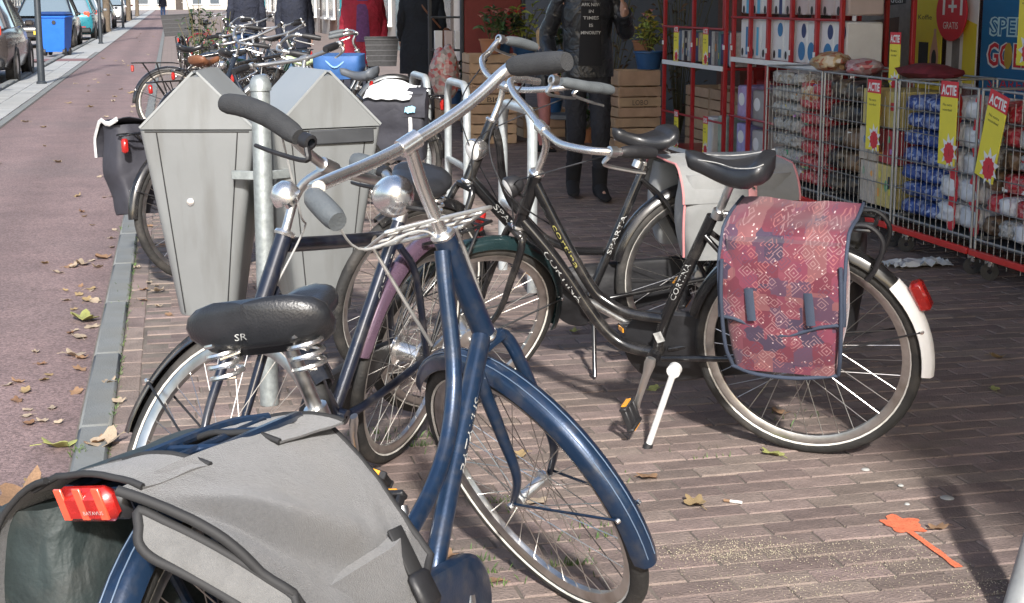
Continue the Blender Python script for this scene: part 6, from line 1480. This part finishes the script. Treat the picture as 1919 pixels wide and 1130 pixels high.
for i in range(6): house(('brick' if i % 2 else 'pale') + ' terraced house on the shop side, %s beyond the shop' % ('first second third fourth fifth sixth'.split()[i]), 6.2, 36 + 14.5 * i, 14.4, 6.5, -math.pi / 2, M_HBRICK if i % 2 else M_HB2)
# ------------------------------------------------------------------ people
M_SKIN = mat('skin', (.50, .30, .22), .5, var=.08, scale=20)
def skin_body(edges, pts, rad, name, parent, m):
    me = bpy.data.meshes.new(name); me.from_pydata([tuple(p) for p in pts], edges, []); me.materials.append(m)
    o = bpy.data.objects.new(name, me); COL.objects.link(o)
    md = o.modifiers.new('skin', 'SKIN'); md.use_smooth_shade = True
    me.skin_vertices.new() if not len(me.skin_vertices) else None
    sv = me.skin_vertices[0].data
    for i, r in enumerate(rad): sv[i].radius = (r, r) if not isinstance(r, tuple) else r
    sv[0].use_root = True
    sd = o.modifiers.new('sub', 'SUBSURF'); sd.levels = 2; sd.render_levels = 2
    dg = bpy.context.evaluated_depsgraph_get(); nm = bpy.data.meshes.new_from_object(o.evaluated_get(dg))
    bpy.data.objects.remove(o, do_unlink=True)
    nm.shade_smooth(); nm.name = name
    if not nm.materials: nm.materials.append(m)
    q = bpy.data.objects.new(name, nm); COL.objects.link(q); q.parent = parent; return q
def person(label, loc, head, H=1.72, top=None, legs=None, hair=None, shoe=None, hem=.86, coat_w=1.0, J=None, legr=1.0, open_front=None, inner=None, boot=.0, hair_len=.10, collar=None, skinlegs=False, hood=False):
    k = H / 1.72; o = thing('person', label, 'person', loc, (0, 0, math.pi / 2 - R(head)))
    P = dict(pel=(0, 0, .94), spi=(0, 0, 1.14), che=(.0, 0, 1.32), nek=(.0, 0, 1.47), hd0=(.02, 0, 1.55), hd1=(.03, 0, 1.66))
    for s, n in ((1, 'l'), (-1, 'r')):
        P.update({'sh' + n: (-.01, s * .175, 1.41), 'el' + n: (-.03, s * .225, 1.13), 'wr' + n: (.06, s * .235, .90), 'ha' + n: (.085, s * .235, .84), 'hi' + n: (0, s * .085, .90), 'kn' + n: (.02, s * .09, .49), 'an' + n: (-.02, s * .095, .09), 'to' + n: (.13, s * .115, .035)})
    if J: P.update(J)
    P = {a: Vector(b) * k for a, b in P.items()}
    names = list(P); idx = {n: i for i, n in enumerate(names)}; pts = [P[n] for n in names]
    rad0 = dict(pel=(.13, .10), spi=(.12, .09), che=(.13, .095), nek=.052, hd0=.082, hd1=.078, sh=.06, el=.042, wr=.030, ha=.034, hi=.085, kn=.058, an=.028, to=.014)
    rad = [rad0[n] if n in rad0 else rad0[n[:2]] for n in names]
    E_ = [('pel', 'spi'), ('spi', 'che'), ('che', 'nek'), ('nek', 'hd0'), ('hd0', 'hd1')]
    for n in 'lr': E_ += [('che', 'sh' + n), ('sh' + n, 'el' + n), ('el' + n, 'wr' + n), ('wr' + n, 'ha' + n), ('pel', 'hi' + n), ('hi' + n, 'kn' + n), ('kn' + n, 'an' + n), ('an' + n, 'to' + n)]
    E_ = [(idx[a], idx[b]) for a, b in E_]
    for s, n in ((1, 'l'), (-1, 'r')):   # five fingers from the palm
        h = P['ha' + n]; d = (h - P['wr' + n]).normalized(); sd = Vector((1, 0, 0)) - d * d.x; sd.normalize(); inw = Vector((0, -s, 0))
        for q in range(4):
            a0 = h + d * .03 * k + sd * (.024 - .016 * q) * k; L = (.066, .074, .070, .055)[q] * k; a1 = a0 + d * L * .55 + inw * .006; a2 = a0 + d * L + inw * .022
            i0 = len(pts); pts += [a0, a1, a2]; rad += [.0095, .0085, .0075]; E_ += [(idx['ha' + n], i0), (i0, i0 + 1), (i0 + 1, i0 + 2)]
        a0 = h + sd * .036 * k; a1 = a0 + d * .03 * k + sd * .016 * k; i0 = len(pts); pts += [a0, a1]; rad += [.011, .009]; E_ += [(idx['wr' + n], i0), (i0, i0 + 1)]
    nose = P['hd0'] + Vector((.098, 0, .035)) * k; i0 = len(pts); pts.append(nose); rad.append(.012); E_.append((idx['hd0'], i0))
    rad = [tuple(q * k for q in r) if isinstance(r, tuple) else r * k for r in rad]
    body = skin_body(E_, pts, rad, 'body', o, M_SKIN)
    # garments
    up = (P['nek'] - P['pel']); 
    def ringat(c, ax_, hx, hy, n=24, wob=0.0, ph=0.0):
        f = Vector((1, 0, 0)); f = (f - ax_ * f.dot(ax_)).normalized(); l = ax_.cross(f); return [c + f * (hx * math.cos(2 * math.pi * q / n) * (1 + wob * math.sin(3 * q + ph))) + l * (hy * math.sin(2 * math.pi * q / n) * (1 + wob * math.sin(2 * q + ph))) for q in range(n)]
    if top:
        T = []
        if hem < .86:
            low = P['pel'] + Vector((0, 0, hem - .94)) * k; T += [(low, .165 * coat_w, .215 * coat_w), (low.lerp(P['pel'], .5), .150 * coat_w, .205 * coat_w)]
        else: T += [(P['pel'] + Vector((0, 0, hem - .94)) * k, .135 * coat_w, .190 * coat_w)]
        T += [(P['pel'] + up * .06, .132 * coat_w, .185 * coat_w), (P['spi'], .125 * coat_w, .175 * coat_w), (P['che'], .138 * coat_w, .195 * coat_w), (P['che'].lerp(P['nek'], .55), .115 * coat_w, .185 * coat_w), (P['che'].lerp(P['nek'], .85), .085, .12), (P['nek'] + Vector((0, 0, .03)) * k, .07, .075)]
        mb = MB(); rings = []
        for i, (c, hx, hy) in enumerate(T):
            a = up.normalized() if i > 1 or hem >= .86 else Vector((0, 0, 1)); rings.append(ringat(c, a, hx * k, hy * k, wob=.02, ph=i * 1.3))
        fine = []
        for i in range(len(rings) - 1):
            for q in range(3): fine.append([u.lerp(v, q / 3) + Vector((nz(u.x * 9, u.z * 6, i + q * .3), nz(u.y * 9, u.z * 7, 3 + i), 0)) * .012 for u, v in zip(rings[i], rings[i + 1])])
        fine.append(rings[-1]); mb.loft(fine); jk = mb.build('jacket', top, o, smooth=70)
        for n in 'lr':
            mb = MB(); pth = spline([P['che'].lerp(P['sh' + n], .75), P['sh' + n] + Vector((0, 0, -.01)), P['sh' + n].lerp(P['el' + n], .5), P['el' + n], P['el' + n].lerp(P['wr' + n], .55), P['wr' + n]], 4); m_ = len(pth)
            mb.tube(pth, [(.072 - .024 * i / m_ + .004 * math.sin(i * 1.9)) * k for i in range(m_)], 14); mb.build('sleeve', top, jk, smooth=70)
        if inner:
            mb = MB(); 
            def ip(a, t):
                yv = (-.075 + .15 * a) * k * (1.1 - .3 * t); c = P['pel'].lerp(P['nek'], t * .97 + .0); hx = (.137 if t < .7 else .137 - .05 * (t - .7) / .3) * coat_w * k; return (c.x + hx * math.sqrt(max(0, 1 - (yv / (.19 * k)) ** 2)) + .008, yv, c.z)
            mb.grid(ip, 10, 16, thick=.003); mb.build('shirt', inner, o, smooth=60)
        if collar:
            mb = MB(); mb.tube([P['nek'] + Vector((.075 * math.cos(a), .10 * math.sin(a), .0 + .02 * math.cos(a) * -1)) * k for a in [6.283 * q / 16 for q in range(16)]], .045 * k, 10, closed=True); mb.build('fur_collar', collar, o)
    if legs:
        mb = MB(); mb.loft([ringat(P['pel'] + Vector((0, 0, -.12)) * k, Vector((0, 0, 1)), .10 * k, .155 * k), ringat(P['pel'] + Vector((0, 0, -.02)) * k, Vector((0, 0, 1)), .118 * k, .172 * k), ringat(P['pel'] + Vector((0, 0, .10)) * k, Vector((0, 0, 1)), .112 * k, .155 * k)]); tr = mb.build('trousers', legs, o, smooth=70)
        for n in 'lr':
            end = P['kn' + n].lerp(P['an' + n], .98 - boot); pth = spline([P['hi' + n] + Vector((0, 0, .02)), P['hi' + n].lerp(P['kn' + n], .5), P['kn' + n], P['kn' + n].lerp(end, .5), end], 5); m_ = len(pth)
            mb = MB(); mb.tube(pth, [(.094 - .040 * (i / m_) + .003 * math.sin(i * 2.3)) * k * legr for i in range(m_)], 16); mb.build('trouser_leg', legs, tr, smooth=70)
    for n in 'lr':
        a, t = P['an' + n], P['to' + n]; d = (t - a); d.z = 0; d.normalize(); sl = Vector((-d.y, d.x, 0)); mb = MB(); rr = []
        for (f, wv, hz) in ((-.065, .030, .085), (-.05, .042, .15), (.0, .046, .155), (.035, .046, .13), (.075, .046, .095), (.12, .046, .055), (.175, .040, .04), (.20, .015, .025)):
            c = Vector((a.x, a.y, max(0, a.z - .09 * k))) + d * f * k; rr.append([c + sl * (wv * math.cos(q)) * k + Vector((0, 0, hz * .5 + hz * .5 * math.sin(q))) * k for q in [6.283 * i / 12 for i in range(12)]])
        mb.loft(rr); sh = mb.build('shoe', shoe or M_BLACKP, o, smooth=60)
        if boot:
            mb = MB(); mb.tube([P['kn' + n].lerp(a, .97 - boot * 1.4), a + Vector((0, 0, -.02)), Vector((a.x, a.y, .05))], [.058 * k, .05 * k, .045 * k], 14); mb.build('boot_shaft', shoe or M_BLACKP, sh)
    if hair:
        c = P['hd0'].lerp(P['hd1'], .55); mb = MB(); rings = []
        for i in range(13):
            t = i / 12; z = .125 - (.125 + hair_len) * t; rr = .112 * math.sqrt(max(.02, 1 - max(0, (z - .02) / .108) ** 2)) if z > .02 else .112 * (1 - .25 * (1 - math.exp(-(.02 - z) * 6)))
            rings.append([c + Vector(((math.cos(q) * rr * 1.02 - (.02 if math.cos(q) < .35 else .055 if z < .06 else .02)), math.sin(q) * rr * .92, z)) * k * (1 + .02 * nz(math.cos(q) * 4, math.sin(q) * 4, i)) if True else 0 for q in [6.283 * j / 24 for j in range(24)]])
        mb.loft(rings); mb.build('hair', hair, o, smooth=70)
    return o, P
M_NAVYJ = mat('navy jacket cloth', (.012, .015, .028), .85, var=.25, scale=9, bump=.2, bscale=120, wrinkle=.8, wscale=9); M_JEAN = mat('blue jeans', (.035, .075, .17), .85, var=.25, scale=10, bump=.2, bscale=200, wrinkle=.8, wscale=9); M_DKJEAN = mat('dark jeans', (.012, .013, .018), .8, var=.3, scale=10, bump=.2, bscale=150, wrinkle=.8, wscale=11)
M_REDC = mat('red coat cloth', (.28, .012, .03), .8, var=.2, scale=8, bump=.2, bscale=80, wrinkle=.8, wscale=9); M_PURS = mat('purple sweater', (.10, .035, .12), .85, var=.3, scale=30); M_LEATH = mat('black leather', (.018, .020, .024), .35, var=.25, scale=8, bump=.25, bscale=40, wrinkle=.8, wscale=9)
M_BTOP = mat('black top', (.008, .008, .010), .85, var=.2); M_FUR = mat('cream fur', (.60, .52, .38), .95, var=.25, scale=40, bump=1.0, bscale=120)
M_HBRN = mat('brown hair', (.06, .035, .02), .6, var=.3, scale=30); M_HGREY = mat('grey hair', (.30, .29, .28), .6, var=.2, scale=30); M_HBLOND = mat('blond hair', (.42, .27, .13), .55, var=.35, scale=35, bump=.4, bscale=60); M_DKCOAT = mat('dark navy wool', (.014, .018, .026), .9, var=.25, scale=7, bump=.2, bscale=90, wrinkle=.8, wscale=9)
M_TIGHT = mat('grey tights', (.10, .10, .115), .8, var=.2)
hw = math.degrees(YAW)
person('person in navy jacket and blue jeans walking beyond the kerb bicycles', at(466, 172), 0, 1.80, M_NAVYJ, M_JEAN, M_HBRN, coat_w=1.15, J=dict(knl=(.10, .09, .50), anl=(.16, .095, .10), tol=(.31, .11, .05), knr=(-.02, -.09, .49), anr=(-.16, -.095, .14), tor=(-.03, -.11, .05)))
person('person in navy jacket with cream fur collar and pale blue jeans', at(556, 182), 180, 1.70, M_NAVYJ, mat('pale jeans', (.06, .13, .24), .85, var=.2), M_HBLOND, coat_w=1.08, hem=.72, collar=M_FUR)
person('person in red coat over a purple sweater facing the street', at(684, 228), 190, 1.68, M_REDC, M_DKJEAN, M_HGREY, coat_w=1.28, hem=.66, inner=M_PURS)
o, P = person('person in long dark navy coat with a brown shoulder bag', at(792, 222), 10, 1.76, M_DKCOAT, M_TIGHT, M_HBRN, coat_w=1.22, hem=.52)
mb = MB(); mb.tube(spline([P['nek'] + Vector((.0, .10, 0)), P['che'] + Vector((-.17, -.02, -.05)), P['pel'] + Vector((-.12, -.22, .10))], 5), .014, 6, ell=.5); 
bg = thing('shoulder_bag', 'brown shoulder bag on the long navy coat', 'bag', o.matrix_world @ Vector((0, 0, 0))); bg.location = o.location; bg.rotation_euler = o.rotation_euler
mb.build('strap', M_BROWN, bg); mb = MB(); mb.box(P['pel'] + Vector((-.04, -.29, -.02)), (.28, .10, .24), bev=.03); mb.build('bag_body', M_BROWN, bg)
Jw = dict(knl=(.12, .08, .50), anl=(.07, .085, .10), tol=(.22, .10, .04), knr=(-.01, -.07, .49), anr=(-.13, -.075, .11), tor=(.0, -.09, .04), ell=(.02, .27, 1.16), wrl=(.20, .22, 1.30), hal=(.25, .205, 1.345), elr=(-.10, -.27, 1.14), wrr=(.06, -.25, .95), har=(.10, -.24, .90))
o, P = person('person in black leather jacket, printed black top and boots walking past the crates', at(1098, 372), 187, 1.72, M_LEATH, M_DKJEAN, M_HBRN, boot=.22, coat_w=.98, J=Jw, inner=M_BTOP, legr=.92, shoe=M_BTOP)
for i, (s, z, w) in enumerate((('ARK NEW', 1.345, .13), ('IN', 1.30, .035), ('TIMES', 1.255, .11), ('IS', 1.205, .03), ('MINORITY', 1.155, .14))):
    vs, fs, wd_ = text_pts(s, .04, .001); mb = MB(); mb.add([Vector((.152 * math.sqrt(max(0, 1 - ((v.x / wd_ - .5) * w / .19) ** 2)) + .001, (v.x / wd_ - .5) * w, z + v.y * .75)) for v in vs], fs); mb.build('lettering', M_LETTER, o, smooth=0, fixn=False)
Jc = dict(ell=(.06, .22, 1.15), wrl=(.22, .16, 1.02), hal=(.27, .15, .98), elr=(.02, -.25, 1.15), wrr=(.12, -.28, .92), har=(.15, -.28, .86))
person('child with long blond hair, dark jacket and pink leggings among the crates', (3.32, 12.75, 0), 100, 1.14, M_LEATH, mat('pink leggings', (.42, .17, .15), .8, var=.15), M_HBLOND, hair_len=.24, J=Jc, shoe=M_BTOP)
person('small far pedestrian in dark clothes on the red cycle path', at(306, 36), 180, 1.75, M_NAVYJ, M_JEAN, M_HBRN)

# ------------------------------------------------------------------ fallen leaves, litter, grass, sand
LC = [mat('leaf tan', (.25, .15, .085), .75, var=.25, scale=25), mat('leaf ochre', (.28, .20, .10), .75, var=.25, scale=25), mat('leaf yellow green', (.30, .31, .10), .7, var=.25, scale=25), mat('leaf brown', (.20, .11, .06), .8, var=.25, scale=25), mat('leaf pale', (.34, .27, .195), .75, var=.2, scale=25)]
def leaf_mesh(seed):
    rg = random.Random(seed); n = 22; vs = [Vector((0, 0, .012))]; curl = rg.uniform(.3, 1.1)
    for i in range(n):
        a = 2 * math.pi * i / n; lob = .62 + .38 * abs(math.cos(2.5 * a / 1.0 + .0)) ** 1.2 + .06 * rg.uniform(-1, 1)
        x, y = .5 * lob * math.cos(a) * 1.15, .5 * lob * math.sin(a) * .85; vs.append(Vector((x, y, .03 + curl * (x * x * .7 + y * y) + .05 * math.sin(3 * a + seed))))
    n1 = len(vs); vs += [v - Vector((0, 0, .012)) for v in vs]
    fs = [(0, 1 + i, 1 + (i + 1) % n) for i in range(n)] + [(n1, n1 + 1 + (i + 1) % n, n1 + 1 + i) for i in range(n)] + [(1 + i, n1 + 1 + i, n1 + 1 + (i + 1) % n, 1 + (i + 1) % n) for i in range(n)]
    mb = MB(); mb.add(vs, fs); mb.tube([(-.5, 0, .1), (-.72, .03, .06), (-.85, .02, .03)], .014, 5); return mb
LM = {}
def leaf(px, py, size, ci, label, group=None, rz=None, z=.004, seed=None):
    s_ = (seed if seed is not None else int(px)) % 6; key = (s_, ci)
    if key not in LM:
        o = leaf_mesh(s_).build('fallen_leaf', LC[ci], None, smooth=50); LM[key] = o.data
    else: o = bpy.data.objects.new('fallen_leaf', LM[key]); COL.objects.link(o)
    p = at(px, py); o.location = (p.x, p.y, z if p.x > -.35 else -.010); o.scale = (size, size, size); o.rotation_euler = (random.uniform(-.25, .25), random.uniform(-.25, .25), rz if rz is not None else random.uniform(0, 6.28)); return tag(o, label, 'leaf', group)
for (x, y, s, c, lab) in ((1213, 897, .07, 0, 'tan leaf on the bricks right of the blue front mudguard'), (1302, 947, .07, 1, 'ochre leaf on the bricks left of the cigarette end'), (1757, 994, .055, 0, 'tan leaf beside the orange spray mark'), (1447, 853, .075, 2, 'yellow green leaf under the rear wheel of the patterned pannier bicycle'), (1460, 778, .06, 0, 'tan leaf seen through the rear wheel spokes'), (1868, 672, .06, 1, 'ochre leaf in the shade right of the white mudguard tail'), (1863, 732, .055, 2, 'small green leaf in the shade near the right edge'), (1076, 624, .05, 2, 'pale green leaf near the black kickstand'), (1225, 731, .05, 2, 'yellow leaf between crank and kickstand'), (972, 858, .06, 1, 'ochre leaf behind the blue front fork'), (1003, 944, .07, 4, 'pale leaf beside the blue front hub'), (832, 1045, .07, 0, 'tan leaf beside the blue down tube'), (925, 1092, .05, 0, 'tan leaf inside the blue front wheel'),
        (156, 597, .15, 2, 'long yellow green leaf at the edge of the cycle path'), (148, 628, .08, 4, 'pale leaf below the long green leaf'), (138, 663, .09, 4, 'curled pale leaf beside the kerb'), (108, 833, .10, 2, 'green leaf at the kerb left of the pannier'), (152, 493, .10, 4, 'pale leaf on the cycle path beside the kerb'), (192, 481, .09, 0, 'brown tan leaf lying against the kerb'), (296, 548, .07, 4, 'pale leaf on the bricks below the dark pannier'), (44, 934, .18, 0, 'large tan leaf at the bottom of the cycle path'), (66, 908, .08, 1, 'ochre leaf above the large tan one'), (206, 720, .06, 4, 'pale leaf on the gutter bricks'), (222, 756, .05, 4, 'white pale scrap leaf on the gutter bricks'), (200, 835, .12, 4, 'large pale leaf by the gutter near the navy front wheel'), (180, 835, .08, 0, 'tan leaf at the kerb foot beside the large pale one')):
    leaf(x, y, s, c, lab)
rgl = random.Random(21)
for k in range(54):
    t = rgl.random() ** .8; py = 235 + 560 * t; xr = 318 - (py) * .232 ; px = xr - abs(rgl.gauss(0, .10 + .05 * rgl.random())) * (py * .9) - 4
    if px < 2: continue
    leaf(px, py, rgl.uniform(.03, .065), rgl.choice([0, 1, 4, 4, 3]), 'small dry leaf lying on the red cycle path near the kerb', 'small dry leaves on the cycle path')
for k in range(40):
    py = rgl.uniform(60, 320); a_ = at(0, py); px = 318 - (318 - 20) * py / 247 + rgl.random() * (py * .95)
    leaf(px, py, rgl.uniform(.05, .10), rgl.choice([4, 4, 1]), 'small pale leaf scattered on the far cycle path', 'pale leaves on the far cycle path')
for k in range(14):
    px, py = rgl.uniform(180, 330), rgl.uniform(420, 600); leaf(px, py, rgl.uniform(.03, .05), rgl.choice([0, 4]), 'small leaf on the bricks between kerb and bins', 'small leaves between kerb and bins')
# cigarette end, wrapper, gum
o = thing('cigarette_end', 'white cigarette end on the sunlit bricks', 'cigarette', at(1376, 943, .0) + Vector((0, 0, .005)), (0, 0, R(-35))); mb = MB(); mb.tube([(-.012, 0, 0), (.022, 0, 0)], .004, 8); mb.build('paper', M_WHITEP, o); mb = MB(); mb.tube([(-.030, 0, 0), (-.0121, 0, 0)], .0041, 8); mb.build('filter', LC[0], o)
o = thing('plastic_wrapper', 'crumpled clear white wrapper on the ground before the trolleys', 'litter', at(1718, 498)); mb = MB(); mb.grid(lambda a, b: ((a - .5) * .34, (b - .5) * .16, .012 + .045 * abs(nz(a * 5, b * 4, 2.)) + .02 * nz(a * 9, b * 9, 5.)), 16, 10, thick=.003); mb.build('film', mat('wrapper film', (.62, .66, .68), .3, var=.1), o)
for (x, y, r) in ((1775, 933, .020), (1622, 880, .013), (1688, 910, .009), (1700, 945, .008)):
    mb = MB(); c = at(x, y); mb.lathe([(0, .004), (r * .7, .0035), (r, .0)], (0, 0, 0), (0, 0, 1), 14); o = mb.build('chewing_gum', mat('grey gum', (.38, .38, .36), .8)); o.location = c; tag(o, 'flattened grey chewing gum spot on the bricks', 'gum', 'gum spots on the bricks')
def tufts():
    mb = MB(); rg = random.Random(8); 
    for (x, y, n, s) in ((790, 835, 60, 26), (700, 830, 50, 20), (940, 960, 30, 18), (1080, 1075, 50, 22), (1150, 905, 20, 20), (905, 1060, 30, 20), (1490, 790, 14, 40), (1130, 1010, 30, 40), (930, 1100, 40, 25), (1330, 860, 14, 30), (250, 560, 20, 30), (150, 850, 40, 12), (235, 430, 24, 8)):
        for k in range(n):
            p = at(x + rg.gauss(0, s), y + rg.gauss(0, s * .35)); 
            if p.x > -.2: p.y = round(p.y / PIT) * PIT + .0; p.y = 2.4 + round((p.y - 2.4) / PIT) * PIT + PIT / 2 + rg.uniform(-.006, .006)
            h = rg.uniform(.008, .028); a = rg.uniform(0, 6.28); d = Vector((math.cos(a), math.sin(a), 0)) * h * rg.uniform(.2, .9); w = Vector((-d.y, d.x, 0)).normalized() * .0018; mb.add([p - w, p + w, p + d * .5 + Vector((0, 0, h * .7)) + w * .6, p + d + Vector((0, 0, h))], [(0, 1, 2, 3)])
    for k in range(420):
        p = Vector((-.236 + rg.gauss(0, .004), 3.5 + 9 * rg.random() ** 1.3, 0)); h = rg.uniform(.006, .02); a = rg.uniform(0, 6.28); d = Vector((math.cos(a), math.sin(a), 0)) * h; w = Vector((-d.y, d.x, 0)).normalized() * .002; mb.add([p - w, p + w, p + d * .5 + Vector((0, 0, h * .7)) + w * .6, p + d + Vector((0, 0, h))], [(0, 1, 2, 3)])
    return tag(mb.build('grass_tufts', mat('joint grass', (.07, .12, .03), .7, var=.3, island=.4), smooth=0, fixn=False), 'short grass and moss growing in the brick joints', 'grass', kind='stuff')
tufts()
def sand():
    mb = MB(); rg = random.Random(4)
    for (x, y, sx, sy, n) in ((1420, 1030, 90, 12, 900), (1330, 1040, 60, 14, 500), (1660, 1045, 60, 20, 600), (1850, 1100, 50, 18, 350), (1500, 1100, 120, 18, 500)):
        for k in range(n):
            p = at(x + rg.gauss(0, sx), y + rg.gauss(0, sy)); r = rg.uniform(.0008, .0026); p.z = .001; mb.add([p + Vector((r, 0, 0)), p + Vector((-r * .5, r * .9, 0)), p + Vector((-r * .6, -r * .8, 0)), p + Vector((0, 0, r))], [(0, 1, 3), (1, 2, 3), (2, 0, 3)])
    return tag(mb.build('sand_grains', mat('pale sand', (.36, .31, .23), .95, var=.2, island=.35), smooth=0, fixn=False), 'pale loose sand spilled over the bricks', 'sand', kind='stuff')
sand()
